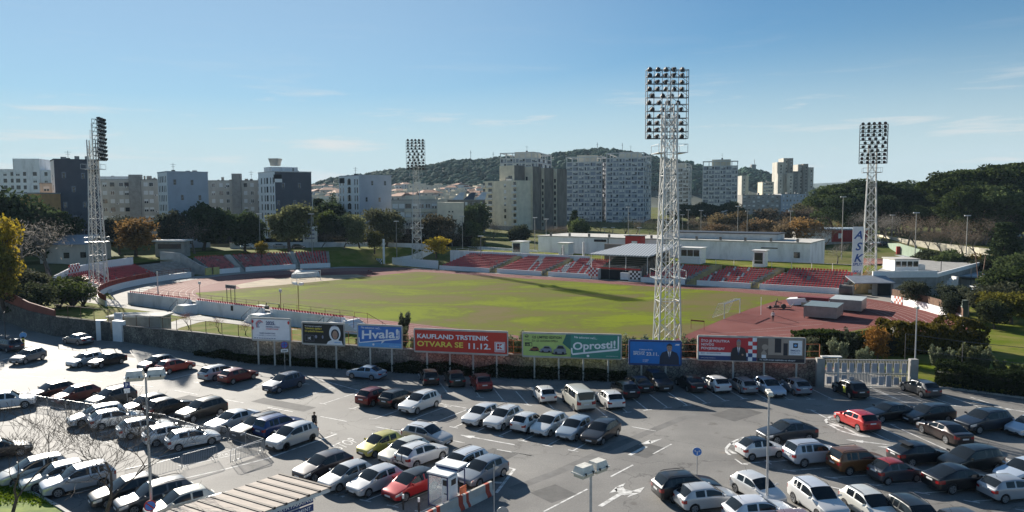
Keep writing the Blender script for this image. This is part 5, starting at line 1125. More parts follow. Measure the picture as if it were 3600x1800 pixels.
for i,px in enumerate((2070,2110,2150,2190,2235,2275,2310)):T('bare',px,762+(i % 3) *8,320,OG if i % 2 else BR,'small leafless street tree in the row before the joined grid towers',1.2,z=2,group='row of small leafless trees before the joined grid towers')
# park behind the sports hall
for i,(px,tp,d) in enumerate([(2405,720,380),(2440,728,372),(2480,715,385),(2520,722,378),(2560,712,390),(2598,735,380),(2370,740,370)]):
    T('pine',px,tp,d,DG,'dark pine in the shaded group below the standing alone grid tower',1.15,z=3,group='dark pines below the lone grid tower')
PK=[(2480,760,330,BR),(2540,752,340,(.17,.125,.06)),(2590,745,345,(.20,.14,.06)),(2640,760,335,BR),(2690,735,350,(.09,.075,.05)),(2740,750,340,BR),(2790,740,345,(.085,.066,.05)),(2840,728,360,BR),(2880,715,370,(.10,.095,.05)),(2930,700,380,BR),(2990,690,390,(.09,.08,.06)),
      (2420,800,290,BR),(2470,795,285,BR),(2530,790,280,(.16,.11,.065)),(2590,785,285,BR),(2650,780,290,(.10,.07,.04)),(2700,770,288,(.18,.12,.06)),(2745,775,280,BR),(2790,765,286,(.17,.12,.065)),(2840,760,280,BR),(2990,745,310,(.16,.13,.04)),(2930,748,305,BR),(3040,740,315,GY),(2690,800,262,BR),(2620,806,262,BR),(2550,808,262,BR),(2470,812,262,BR),(2755,790,255,(.16,.115,.065)),(2320,815,290,BR),(2370,800,300,BR)]
for px,tp,d,c in PK:T('autumn' if c not in (BR,GY) else 'bare',px,tp,d,c,'brown or russet winter tree in the park behind the white sports hall',1.3,z=None,group='winter trees in the park behind the sports hall')
T('autumn',2840,770,250,OR,'large orange brown tree at the right end of the sports hall',1.3,0);T('bare',2885,775,228,(.055,.04,.03),'large dark leafless tree at the right end of the sports hall',1.35,0);T('bare',2945,855,205,(.24,.22,.20),'pale whitish leafless tree between the hall and the right mast',1.2,2)
T('cypress',2790,745,300,DG,'small dark cypress among the brown park trees',.8,0)
# pine wood on the right
r=random.Random(31)
for i,(px,tp,d) in enumerate([(2945,655,290),(2990,648,300),(3030,640,296),(3075,632,302),(3105,638,290),(3140,650,300),(3170,640,308),(3205,645,300),(3240,640,310),(3275,648,300),(3000,680,276),(3060,690,272),(3120,690,276),(3180,695,274),(3240,690,276),(3290,690,285),(3320,700,276),(3150,720,262),(3220,722,262),(3285,722,262),(2960,700,268)]):
    T('pine',px,tp+3,d,DG if i % 3 else PG,'dark pine of the wood behind the leafless trees, right of the right mast',1.25,group='dark pine wood beyond the right mast')
for i,(px,tp,d) in enumerate([(3385,605,255),(3420,595,262),(3455,598,256),(3490,606,266),(3520,590,268),(3555,580,272),(3590,575,276),(3625,575,270),(3380,650,246),(3430,650,244),(3480,655,246),(3530,640,250),(3580,630,252),(3620,640,246),(3400,700,238),(3460,705,236),(3520,700,240),(3575,690,240),(3615,705,236),(3355,690,250)]):
    T('pine',px,tp+4,d,PG if i % 2 else (.040,.056,.018),'sunlit dark green pine on the wooded rise at the right edge',1.3,group='pines on the wooded rise at the right edge')
LT=[(3050,740,255,GY),(3105,750,250,GY),(3160,745,255,BR),(3195,752,235,BR),(3230,770,228,BR),(3290,755,240,BR),(3340,770,232,BR),(3385,770,232,BR),(3430,760,235,(.085,.075,.04)),(3470,745,236,BR),(3520,755,228,BR),(3270,790,218,BR),(3320,795,216,BR),(3390,800,212,BR),(3440,805,208,BR),(3130,760,240,GY)]
for px,tp,d,c in LT:T('bare',px,tp,d,c,'leafless brown tree on the sunlit grass beyond the clubhouse',1.0,group='leafless trees on the grass beyond the clubhouse')
T('cedar',3535,785,170,DG,'large dark cedar at the right edge behind the pale roof',1.15,0,z=0)
# gardens on the right
GR=[('bush',3165,905,190,MG,1.7,'low green shrub behind the press box, on the left'),('round',3270,885,185,(.05,.06,.03),1.2,'grey green tree right of the press box'),('round',3330,885,182,PG,1.2,'dark green tree behind the pale sheet roof'),('autumn',3430,895,178,(.11,.085,.02),1.2,'yellow brown small tree behind the pale sheet roof'),('round',3480,905,172,(.05,.055,.03),1.2,'grey green tree above the pale sheet roof'),('round',3570,900,160,PG,1.4,'dark green tree at the right edge by the cedar'),
      ('olive',3225,993,130,(.06,.068,.04),1.35,'olive tree before the clubhouse wall'),('olive',3345,1003,126,(.055,.066,.042),1.3,'olive tree before the clubhouse stairs'),('olive',3480,1000,118,(.055,.06,.036),1.3,'grey green olive tree right of the round clipped bush'),('round',3520,962,130,PG,1.3,'dark tree at the right below the pale sheet roof'),('round',3580,945,128,(.035,.05,.016),1.4,'large dark tree at the right edge of the garden'),('autumn',3560,1030,112,(.13,.12,.02),1.3,'yellow green tree at the right edge of the garden'),('round',3500,1060,108,(.04,.05,.02),1.2,'dark shrub tree behind the yellow brown hedge'),('olive',3330,1040,116,(.04,.05,.03),.8,'low dark shrub near the round clipped bush')]
for k,px,tp,d,c,w,lab in GR:T(k,px,tp,d,c,lab,w,z=0)
p=G(3365,1068);me,_=None,None
C=[(0,0,.9)];P=clump_points(C,[(1.25,1.25,.95)],900,.82);V,Fq=leaf_quads(P,.08);t=empty('clipped_bush',p,label='round clipped dark green bush on the garden lawn',cat='shrub');m=MB();m.tube([(0,0,-.1),(0,0,.9)],.08,6);m.build('stems',M['bark'],t);inst('foliage',npmesh('foliage',V,Fq,M['leaf']),t,color=(.045,.055,.018))
# left bank shrubs and foreground
for i,(k,px,tp,d,c,w) in enumerate([('olive',120,1000,122,(.05,.06,.03),1.2),('bush',60,1000,124,MG,1.8),('bush',200,985,132,MG,1.9),('bush',250,1000,134,(.05,.075,.015),2.0),('olive',245,975,138,(.04,.055,.018),1.3),('bush',290,1008,136,MG,1.6),('olive',30,950,130,(.08,.085,.05),1.2)]):
    T(k,px,tp,d,c,('grey green olive tree by the entrance ramp','green shrub at the left end of the entrance ramp','green shrub below the workshop on the left bank','sunlit green shrub left of the left mast','small dark tree left of the left mast','low green shrub at the foot of the left mast','silvery tree over the entrance ramp')[i],w,z=.3)
for i,(px,py,h) in enumerate([(665,1152,2.4),(768,1165,2.2),(862,1178,2.0)]):
    tree('bare',G(px,py,.3),h,(.16,.06,.03),('reddish pruned small tree on the verge, left one of three','reddish pruned small tree on the verge, middle one of three','reddish pruned small tree on the verge near the handball billboard')[i],None,1.2)
tree('silver',G(1425,1185,.2),3.4,(.10,.115,.075),'tall grey green shrub standing between the blue and the red billboards',None,.8,1)
# silvery shrubs on the wall top
for i,px in enumerate([1270,1310,1350,1385,1470,1600,1720,1800,1825,2120,2190,2240,2290,2370,2420,2450]):
    j=min(range(len(WALL_R)),key=lambda k:abs(P0x -px) if (P0x :=1800+F*WALL_R[k].x/WALL_R[k].y) else 0);q=G(px,1240,.3);q.y=np.interp(px,[1800+F*w.x/w.y for w in WALL_R],[w.y for w in WALL_R]) +2.2;q.x=(px -1800) /F*q.y;q.z=.25
    tree('silver',q,3.0+(i % 4) *.35,SG if i % 3 else (.10,.115,.06),'silvery shrub growing behind the orange fence above the stone wall','silvery shrubs behind the orange fence',1.0)
for i,(px,py,h,c,lab) in enumerate([(2940,1300,3.3,SG,'tall silvery shrub behind the metal gate, left one'),(3035,1305,2.6,SG,'silvery shrub behind the metal gate, right one'),(2835,1290,3.4,(.09,.10,.06),'silvery shrub right of the two part billboard'),(2985,1270,3.6,(.07,.085,.05),'darker tall silvery shrub before the long hedge'),(2860,1302,2.6,(.10,.12,.05),'low light green shrub by the left gate post'),(3290,1300,2.6,SG,'silvery shrub above the ivy bank, next to the street lamp'),(3350,1310,2.5,SG,'second silvery shrub above the ivy bank'),(3400,1318,3.3,(.12,.13,.06),'tallest silvery shrub above the ivy bank'),(3455,1322,3.0,SG,'fourth silvery shrub above the ivy bank'),(3510,1335,2.2,(.12,.14,.06),'fifth silvery shrub above the ivy bank'),(3580,1345,2.0,(.10,.12,.05),'silvery shrub above the ivy bank at the right edge')]):
    tree('silver',G(px,py,0),h,c,lab,None,1.0)
tree('autumn',G(3085,1285),4.4,(.24,.12,.03),'small russet tree with a thin trunk in front of the long hedge',None,.8,1)
# long clipped hedge and russet hedge in front of the track
def hedge(label,pts,h,w,color,dens=70,leaf=.15,name='hedge',mat_='leaf',irregular=.25,z0=0.0,cat='hedge'):
    out=[]
    for a,b in zip(pts,pts[1:]):
        L=(b -a).length;k=int(L*h*dens*2.6);t=RS.rand(k);x=(RS.rand(k) -.5) *w;zz=RS.rand(k);q=np.outer(1 -t,a) +np.outer(t,b);d=(b -a).normalized();s=np.array((-d.y,d.x,0));prof=np.sqrt(np.clip(1 -(zz*.8) ** 3,.15,1))
        edge=RS.rand(k) <.7;x=np.where(edge,np.sign(x) *w/2,x) *prof;hh=h*(1+irregular*np.array([noise.noise(Vector((qq[0] *.35,qq[1] *.35,1.7))) for qq in q]));top=RS.rand(k) <.3;zz=np.where(top,1.0 -RS.rand(k) *.12,zz)
        q=q+np.outer(x+RS.normal(size=k) *.12,s);q[:,2] =z0+zz*hh;out.append(q)
    V,Fq=leaf_quads(np.concatenate(out),leaf);base=Vector(pts[0]);t=empty(name,base,label=label,cat=cat);inst('foliage',npmesh('foliage',V -np.array(base),Fq,M[mat_]),t,color=color)
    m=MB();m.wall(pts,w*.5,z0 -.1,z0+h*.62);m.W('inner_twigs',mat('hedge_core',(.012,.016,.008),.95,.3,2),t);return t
hedge('long dense dark green hedge between the gate garden and the running track',[G(2790,1258),G(2950,1256),G(3120,1256)],3.3,2.0,(.040,.058,.014),100,.15)
hedge('russet and olive hedge row continuing the green hedge towards the right',[G(3110,1262),G(3230,1248),G(3350,1232),G(3450,1232)],4.0,3.2,(.105,.085,.016),80,.17,irregular=.5)
hedge('deep shaded ivy bank along the kerb right of the metal gate',[p+Vector((0,1.6,0)) for p in BANK[1:]] ,2.3,2.2,(.018,.028,.010),130,.13,name='ivy_bank',irregular=.3,cat='ivy')
hedge('ragged dark creepers along the foot of the stone wall behind the cars',[p -Vector((0,.55,0)) for p in WALL_R[1:4]],.75,.9,(.026,.034,.012),150,.11,name='creepers',irregular=.9,cat='creeper')
hedge('thick dark undergrowth at the wall foot below the car advert billboard',[p -Vector((0,.75,0)) for p in WALL_R[3:6]],1.0,1.3,(.022,.030,.011),150,.11,name='undergrowth',irregular=.9,cat='undergrowth')
hedge('dark ragged shrubbery along the street above the back left stand',[S(-212,156),S(-199,174),S(-180,184),S(-157,189),S(-140,197)],2.8,2.6,(.045,.042,.026),60,.2,irregular=.8,z0=4.0)
_bk=MB();_bk.prism([(p.x,p.y+.9) for p in BANK[::1]] +[(BANK[-1].x,BANK[-1].y+22),(BANK[0].x+1,BANK[0].y+16)],-.05,.5);tag(_bk.build('garden_terrace',M['verge_grass']),kind='structure')
_kb=MB();_kb.wall([p+Vector((0,.15,0)) for p in BANK],.3,0,.16);tag(_kb.build('bank_kerb',M['conc']),kind='structure')
px_sheet('garden_lawn',[(2870,1290),(3190,1300),(3230,1285),(3600,1310),(3800,1200),(3700,1050),(3420,1040),(3200,1050),(3290,1080),(3420,1160),(3400,1215),(3150,1260),(2870,1268)],.02,M['verge_grass'])
# foreground leafless trees in the lower left corner
t=tree('twiggy',G(365,1885),8.6,GY,'nearest leafless tree with spreading twigs over the silver cars, lower left',None,1.35,1)
t=tree('twiggy',G(22,1905),8.2,GY,'leafless tree cut by the left edge in the lower left corner',None,1.25,2)
# grass tufts on verge
q=np.array([(p.x,p.y,.16) for p in [(_vg[0].lerp(_vg[3],rnd.random())).lerp(_vg[7].lerp(_vg[6],rnd.random() *.5),rnd.random() *.8) for _ in range(5000)]]);V,Fq=leaf_quads(q+np.array((0,0,.05)),.09)
o=inst('verge_tufts',npmesh('tufts',V,Fq,M['leaf']),None,color=(.14,.20,.015));tag(o,kind='stuff')
# forest on the distant hill: each crown a lumpy dome, all in one mass
def forest():
    hill=bpy.data.objects['hill'].data;co=np.empty(len(hill.vertices) *3,np.float32);hill.vertices.foreach_get('co',co);co=co.reshape(-1,3);nx=130;ny=len(co) // nx;g=co.reshape(ny,nx,3)
    bm=bmesh.new();bmesh.ops.create_icosphere(bm,subdivisions=1,radius=1.0);bv=np.array([v.co[:] for v in bm.verts]);bf=np.array([[v.index for v in f.verts] for f in bm.faces]);bm.free()
    Vs,Fs=[],[];n=0;k=8500
    fj=RS.rand(k) *(ny -14) *.98;fi=RS.rand(k) *(nx -2)
    for a,b_ in zip(fj,fi):
        j,i=int(a),int(b_);u,v=b_ -i,a -j;p=g[j,i] *(1 -u) *(1 -v) +g[j,i+1] *u*(1 -v) +g[j+1,i] *(1 -u) *v+g[j+1,i+1] *u*v
        if p[2] <26+10*noise.noise(Vector((p[0] *.01,p[1] *.01,0))):continue
        s=3.0+3.6*RS.rand() ;w=bv*(1+.30*(RS.rand(len(bv),1) -.5)) *np.array((s,s,s*.78)) +p+np.array((0,0,s*.55));Vs.append(w);Fs.append(bf+n);n += len(bv)
    o=inst('hill_forest',npmesh('forest',np.concatenate(Vs),np.concatenate(Fs),M['forest'],False),None,color=(.020,.056,.034));tag(o,kind='stuff')
M['forest'] =objmat('forest_canopy',.9,island=.5,spec=.1)
forest()
# ================================================================== floodlight masts
def lamp_mesh():
    m=MB();m.tube([(0,.25,.02),(0,.05,0),(0,-.28,-.10)],[.13,.20,.34],9);m.tube([(0,-.28,-.10),(0,-.31,-.11)],[.34,.30],9,1);m.box(-.3,.0,-.38,-.26,.06,.1);m.box(.26,.0,-.38,.3,.06,.1);m.box(-.3,.0,-.42,.3,.06,-.36);return m.mesh('floodlight',[M['darkmetal'],M['glass']],True)
LAMP=lamp_mesh()
def mast_proto():
    root=empty('floodlight_mast',(0,0,0));Hb,wb,wt=36.0,1.55,.82     # half widths
    hw=lambda z:wb+(wt -wb) *min(1,z/26)
    for sx,sy in ((-1,-1),(1,-1),(1,1),(-1,1)):
        m=MB();m.tube([(sx*hw(z),sy*hw(z),z) for z in (0,13,26,32.5)],.12,7);m.build('leg',M['tower'],root)
    nb=12
    for k in range(4):
        m=MB();c=[(-1,-1),(1,-1),(1,1),(-1,1)];a,b=c[k],c[(k+1) % 4]
        for i in range(nb):
            z0,z1=31.0*i/nb+.4,31.0*(i+1) /nb+.4;P=lambda s,z:Vector((s[0] *hw(z),s[1] *hw(z),z))
            m.beam(P(a,z0),P(b,z1),.08);m.beam(P(b,z0),P(a,z1),.08)
            if i % 3 == 0:m.beam(P(a,z0),P(b,z0),.09)
        m.build('lattice',M['tower'],root)
    m=MB()
    for s in (-.25,.25):m.beam((s,0,1),(s,0,36),.06)
    for z in np.arange(1,36,.6):m.beam((-.25,0,z),(.25,0,z),.04)
    for z in np.arange(3,35,1.5):
        for q in range(6):a,b=math.pi*q/6,math.pi*(q+1) /6;m.beam((.42*math.cos(a),.42*math.sin(a),z),(.42*math.cos(b),.42*math.sin(b),z),.035)
    for a in (.3,1.57,2.8):m.beam((.42*math.cos(a),.42*math.sin(a),3),(.42*math.cos(a),.42*math.sin(a),34.5),.035)
    m.build('ladder',M['tower'],root)
    m=MB()
    for z in (11.0,26.4):
        for s in (-1,1):m.beam((-1.9,s*1.9,z),(1.9,s*1.9,z),.07);m.beam((s*1.9,-1.9,z),(s*1.9,1.9,z),.07);m.beam((-1.9,s*1.9,z+1),(1.9,s*1.9,z+1),.05);m.beam((s*1.9,-1.9,z+1),(s*1.9,1.9,z+1),.05)
        for sx in (-1,1):
            for sy in (-1,1):m.beam((sx*1.9,sy*1.9,z),(sx*1.9,sy*1.9,z+1),.06)
        m.box(-1.8,-1.8,z -.05,-.9,1.8,z);m.box(.9,-1.8,z -.05,1.8,1.8,z)
    m.build('work_platform',M['steel'],root)
    # lamp rack: x across, 10 rows, set forward (towards -y) of the mast
    W2,z0,dz,y0=2.75,28.4,.84,-1.75;m=MB()
    for i in range(11):z=z0+dz*i -.12;m.beam((-W2,y0,z),(W2,y0,z),.09);m.beam((-W2,y0+.9,z),(W2,y0+.9,z),.06)
    for x in np.linspace(-W2,W2,6):m.beam((x,y0,z0 -.12),(x,y0,z0+dz*10 -.12),.08)
    for x in (-W2,W2):m.beam((x,y0+.9,z0 -.12),(x,y0+.9,z0+dz*10 -.12),.08);
    for i in range(0,11,1):
        z=z0+dz*i -.12
        for x in (-W2,-.8,.8,W2):m.beam((x,y0,z),(x,y0+.9,z),.06)
    for i in range(0,10,2):z=z0+dz*i;m.beam((-W2,y0+.9,z),(0,y0+.9,z+1.86),.05);m.beam((W2,y0+.9,z),(0,y0+.9,z+1.86),.05)
    m.build('lamp_rack',M['darkmetal'],root)
    r=random.Random(4)
    for i in range(10):
        xs=np.linspace(-2.2,2.2,5) if i not in (3,4,5,6) else np.array([-1.9,-.6,.6,2.0]) +(.25 if i % 2 else -.2)
        for x in xs:inst('floodlight',LAMP,root,(x,y0 -.15,z0+dz*(i+.35)),(R(r.uniform(-6,14)),0,R(r.uniform(-22,22))))
    for x in np.linspace(-2.2,2.2,5):inst('floodlight',LAMP,root,(x,y0 -.1,z0+dz*10.2),(0,0,R(r.uniform(-15,15))))
    m=MB();m.box(-2.2,-2.2,-.1,2.2,2.2,.75);m.build('plinth',M['white'],root)
    return root
MAST=mast_proto()
def face(p,q):d=q -p;return math.atan2(d.y,d.x) +math.pi/2
FC=S(-85,120.7)
T1p,T2p,T3p,T4p=G(350,1030),G(1467,931),G(3052,1026),Vector((18.2,86.0,0))
for i,(p,ang,s,lab) in enumerate([(T4p,face(Vector((17.6,86,0)),Vector((10,200,0))),.937,'nearest white lattice floodlight mast, rising behind the blue campaign billboard'),(T1p,face(T1p,T1p+Vector((.87,.22,0))),.995,'left white lattice floodlight mast seen from its side, before the dark slate block'),(T2p,face(T2p,Vector((0,0,0))),1.0,'small far white lattice floodlight mast, left of the far red seats'),(T3p,face(T3p,T3p -Vector((1.0,2.6,0))),.93,'right white lattice floodlight mast with lettered banner, at the clubhouse')]):
    o=MAST if i == 0 else copy_tree(MAST);o.location=p;o.rotation_euler=(0,0,ang);o.scale=(s if i else .88,s if i else .88,s);tag(o,lab,'floodlight mast','white lattice floodlight masts')
M['blue_ink'] =mat('blue_ink',(.03,.09,.30),.7,.1,3)
def frame_mtx(o,dx,up=Vector((0,0,1))):
    n=dx.cross(up);return Matrix(((dx.x,up.x,n.x,o.x),(dx.y,up.y,n.y,o.y),(dx.z,up.z,n.z,o.z),(0,0,0,1)))
# banner on the right mast
bx=D(3018,795,T3p.y -2.4);bt,bb=D(3018,797,T3p.y -2.4).z,D(3010,958,T3p.y -2.4).z;dd=Vector((1,-.18,0)).normalized()
t=empty('mast_banner',(bx.x,bx.y,bb),label='tall white banner lettered A S K SPLIT on the right floodlight mast',cat='banner');w=2.1
m=MB();m.obox(Vector((bx.x,bx.y,(bt+bb) /2)),dd*(w/2),dd.cross(Vector((0,0,1))) *.02,Vector((0,0,(bt -bb) /2)));m.W('sheet',M['white_clean'],t)
def T_on(name,s,o,dx,size,mt,par,emb=.0,shear=0,align='LEFT',sx=1.0,space=1.0):
    """lettering on an upright face, o world position, flush 1.2 cm in front"""
    ob=text_obj(name,s,size,mt,None,frame_mtx(o,dx) ,emb,shear,align,0.0,space,sx)
    if par:ob.data.transform(Matrix.Translation(-par.location));adopt(ob,par)
    return ob
fr=dd.cross(Vector((0,0,1))) *.035
for i,ch in enumerate('ASK'):T_on('lettering',ch,Vector((bx.x,bx.y,bt -2.4 -i*2.35)) +fr,dd,2.2,M['blue_ink'],t,.05,.3,'CENTER')
T_on('lettering','SPLIT',Vector((bx.x,bx.y,bt -7.9)) +fr,dd,.78,M['blue_ink'],t,.02,.2,'CENTER');
M['grey_ink'] =mat('grey_ink',(.25,.27,.36),.7,.1,3);T_on('lettering','ATLETSKI',Vector((bx.x,bx.y,bt -7.05)) +fr,dd,.32,M['grey_ink'],t,0,0,'CENTER');T_on('lettering','ASK-S',Vector((bx.x,bx.y,bt -9.3)) +fr,dd,.6,M['blue_ink'],t,.01,.2,'CENTER')

# ================================================================== billboards
def flat(name,rgb,r=.55):
    M[name] =mat(name,rgb,r,.06,1.5);return M[name]
for n_,c_ in (('bb_white',(.86,.86,.88)),('bb_black',(.018,.018,.016)),('bb_blue',(.05,.18,.55)),('bb_red',(.60,.04,.022)),('bb_lime',(.48,.62,.18)),('bb_teal',(.03,.16,.14)),('bb_azure',(.012,.19,.58)),('bb_navy',(.02,.05,.18)),('bb_crimson',(.58,.03,.04)),('bb_yellow',(.85,.68,.10)),('bb_photo',(.16,.12,.10)),('bb_green',(.05,.26,.20)),('ink_dark',(.02,.02,.03)),('bb_suit',(.02,.03,.06)),('bb_skin',(.45,.28,.20)),('bb_beige',(.40,.32,.26)),('bb_pink',(.20,.04,.20)),('bb_sky',(.14,.38,.72))):flat(n_,c_)
class Board:
    """a flat advertising board on posts; panel coordinates run 0..1 across and 0..1 up"""
    def __init__(s,label,tl,tr,bl,d_off,base_mat,posts,frame=M['conc_light']):
        j0,j1=tl[0],tr[0];yy=lambda px:float(np.interp(px,[1800+F*w.x/w.y for w in WALL_R],[w.y for w in WALL_R])) -d_off
        s.o=D(tl[0],bl[1],yy(j0));q=D(tr[0],tr[1],yy(j1));s.h=D(tl[0],tl[1],yy(j0)).z -s.o.z;s.o.z=D(tl[0],bl[1],yy(j0)).z
        dx=Vector((q.x -s.o.x,q.y -s.o.y,0));s.w=dx.length;s.dx=dx.normalized();s.n=s.dx.cross(Vector((0,0,1)));s.lay=0
        s.t=empty('billboard',(s.o.x,s.o.y,0),label=label,cat='billboard',group='billboards on posts along the stone wall');s.o2=s.o+s.n*.0
        m=MB();m.obox(s.P(.5,.5) -s.n*.08,s.dx*(s.w/2),s.n*.07,Vector((0,0,s.h/2)));m.W('panel',base_mat,s.t)
        m=MB();e=.07
        for a,b in (((0,0),(1,0)),((0,1),(1,1)),((0,0),(0,1)),((1,0),(1,1))):m.beam(s.P(*a) -s.n*.07,s.P(*b) -s.n*.07,.14,.2)
        m.W('frame',frame,s.t)
        for f in posts:m=MB();p=s.P(f,0) -s.n*.25;m.beam((p.x,p.y,-.1),(p.x,p.y,s.o.z+s.h*.9),.16);m.W('post',M['conc_light'],s.t)
    def P(s,u,v):return s.o+s.dx*(s.w*u) +Vector((0,0,s.h*v))
    def poly(s,pts,mt,name='print',lift=None):
        s.lay += 1;z=.004*s.lay+.004 if lift is None else lift;m=MB();m.add([tuple(s.P(*p) +s.n*z) for p in pts],[tuple(range(len(pts)))]);return m.W(name,mt,s.t)
    def rect(s,u0,v0,u1,v1,mt,name='print'):return s.poly([(u0,v0),(u1,v0),(u1,v1),(u0,v1)],mt,name)
    def text(s,st,u,v,size,mt,emb=.02,shear=0,align='LEFT',sx=1.0,fit=None,rot=0):
        s.lay += 1;o=s.P(u,v) +s.n*(.004*s.lay+.004);dx=s.dx;up=Vector((0,0,1))
        ob=text_obj('lettering',st,size*s.h,mt,None,Matrix.Identity(4),emb*s.h*.42,shear,align)
        if fit:xs=[vv.co.x for vv in ob.data.vertices];k=fit*s.w/max(1e-3,max(xs) -min(xs));ob.data.transform(Matrix.Diagonal((k,1,1,1)))
        if rot:ob.data.transform(Matrix.Rotation(R(rot),4,'Z'))
        ob.data.transform(frame_mtx(o -s.t.location,dx));adopt(ob,s.t);return ob
    def arc(s,cu,cv,r0,r1,a0,a1,mt,k=14):
        A=[R(a0+(a1 -a0) *i/k) for i in range(k+1)];f=s.h/s.w;s.poly([(cu+r1*f*math.cos(a),cv+r1*math.sin(a)) for a in A] +[(cu+r0*f*math.cos(a),cv+r0*math.sin(a)) for a in A[::-1]],mt)
    def oval(s,cu,cv,ru,rv,mt,k=20):s.poly([(cu+ru*math.cos(2*math.pi*i/k),cv+rv*math.sin(2*math.pi*i/k)) for i in range(k)],mt)
    def man(s,cu,w,top,suit,shirt,hair,crossed=False):
        s.poly([(cu -w,0.02),(cu -w*.95,.35),(cu -w*.75,.52),(cu -w*.25,.60),(cu+w*.25,.60),(cu+w*.75,.52),(cu+w*.95,.35),(cu+w,0.02)],suit)
        s.poly([(cu -w*.2,.6),(cu+w*.2,.6),(cu,.25)],shirt);s.poly([(cu -w*.04,.56),(cu+w*.04,.56),(cu+w*.05,.3),(cu,.24),(cu -w*.05,.3)],M['bb_navy'])
        s.rect(cu -w*.13,.56,cu+w*.13,.68,M['bb_skin']);s.oval(cu,top -.14,w*.27,.155,M['bb_skin']);s.poly([(cu -w*.28,top -.12),(cu -w*.25,top -.02),(cu,top+.04),(cu+w*.25,top -.02),(cu+w*.28,top -.12),(cu+w*.2,top -.06),(cu -w*.2,top -.06)],hair)
        for e in (-.1,.1):s.oval(cu+w*e,top -.13,w*.035,.012,M['ink_dark'])
        s.rect(cu -w*.08,top -.235,cu+w*.08,top -.22,M['bb_crimson'])
        if crossed:s.poly([(cu -w*.9,.2),(cu+w*.5,.32),(cu+w*.5,.24),(cu -w*.9,.1)],M['ink_dark']);s.oval(cu+w*.5,.27,w*.12,.04,M['bb_skin'])
b=Board('white 2025 handball championship billboard, leftmost of the row',(887,1118),(1019,1129),(887,1194),1.6,M['bb_white'],(.12,.55,.95))
for i,(r0,r1,a0,a1) in enumerate([(.13,.16,60,230),(.18,.21,40,215),(.08,.10,80,260),(.22,.235,75,170)]):b.arc(.22,.68,r0,r1,a0,a1,M['bb_crimson'] if i % 2 else M['bb_navy'])
b.text('2025.',.37,.72,.22,M['bb_navy'],.012);b.text('HANDBALL WORLD',.37,.60,.085,M['bb_navy'],.004,fit=.36);b.text('CHAMPIONSHIP',.37,.50,.085,M['bb_crimson'],.002,fit=.33)
b.text('ZAGREB / VARAZDIN / POREC',.2,.30,.075,M['bb_navy'],.004,fit=.42);b.text('14. SIJECNJA - 2. VELJACE 2025.',.12,.21,.055,M['bb_navy'],0,fit=.5)
for i in range(9):b.rect(.06+.065*i,.08,.10+.065*i,.11,M['bb_navy'])
for u,v in ((.03,.85),(.03,.55),(.97,.85)):b.poly([(u -.03,v),(u,v -.1),(u+.03,v),(u,v+.1)],M['bb_crimson'])
b=Board('black internet billboard with a person in a white space helmet',(1063,1133),(1209,1143),(1063,1208),1.6,M['bb_black'],(.3,.78))
b.text('Prvi internet s pameću!',.07,.82,.07,M['bb_white'],.002,fit=.4);b.text('Telemach optika i',.07,.70,.12,M['bb_yellow'],.006,fit=.40);b.text('5G pokućni internet',.07,.57,.12,M['bb_yellow'],.006,fit=.44)
b.rect(.07,.14,.29,.42,M['grey_ink']);b.rect(.075,.15,.285,.41,M['bb_black']);b.text('1€',.13,.22,.16,M['bb_white'],.006)
b.poly([(.58,.02),(.62,.16),(.72,.25),(.86,.25),(.95,.14),(.97,.02)],M['bb_white']);b.oval(.785,.55,.135,.37,M['bb_white']);b.oval(.79,.50,.095,.24,M['ink_dark']);b.oval(.79,.48,.062,.2,M['bb_skin'])
for e in (-.025,.025):b.oval(.79+e,.52,.008,.012,M['ink_dark'])
b.rect(.765,.40,.815,.415,M['bb_crimson']);b.poly([(.68,.84),(.785,.93),(.89,.84),(.785,.88)],M['grey_ink']);b.rect(.75,.07,.95,.21,M['bb_white']);b.text('telemach',.77,.11,.10,M['bb_sky'],.006,fit=.15);b.oval(.34,.36,.03,.08,M['grey_ink']);b.oval(.50,.36,.02,.08,M['grey_ink'])
def hv(b,word,u,v,size,fit,sh,col,frame):
    for (p0,p1) in frame:pass
b=Board('blue billboard reading Hvala!',(1258,1141),(1412,1148),(1258,1218),1.6,M['bb_blue'],(.26,.75))
b.rect(0.01,.02,.99,.22,M['bb_sky']);b.text('Ne zaboravi reći...',.08,.84,.13,M['bb_white'],.004,fit=.46,rot=-1);b.text('#blagdanovremedarivanja',.25,.75,.06,M['bb_sky'],0,fit=.34)
b.text('Hvala!',.08,.36,.54,M['bb_white'],.030,.08,fit=.84,rot=4);b.poly([(.02,.42),(.03,.20),(.05,.17),(.93,.40),(.95,.44),(.95,.80),(.93,.80),(.93,.46),(.05,.21),(.045,.42)],M['bb_white']);b.poly([(.55,.29),(.62,.31),(.54,.18)],M['bb_white']);b.oval(.36,.13,.025,.05,M['bb_white']);b.text('www.klinika.net',.72,.08,.05,M['bb_white'],0,fit=.22)
b=Board('wide red supermarket opening billboard with yellow and white lettering',(1457,1156),(1784,1168),(1457,1235),1.6,M['bb_red'],(.13,.38,.63,.88))
b.text('KAUFLAND TRSTENIK',.03,.60,.27,M['bb_white'],.020,fit=.77);b.text('OTVARA SE',.03,.25,.32,M['bb_yellow'],.022,fit=.50);b.text('11.12.',.57,.22,.34,M['bb_white'],.022,fit=.235)
b.rect(.865,.12,.975,.56,M['bb_white']);b.rect(.871,.145,.969,.535,M['bb_crimson']);b.rect(.876,.165,.964,.515,M['bb_white'])
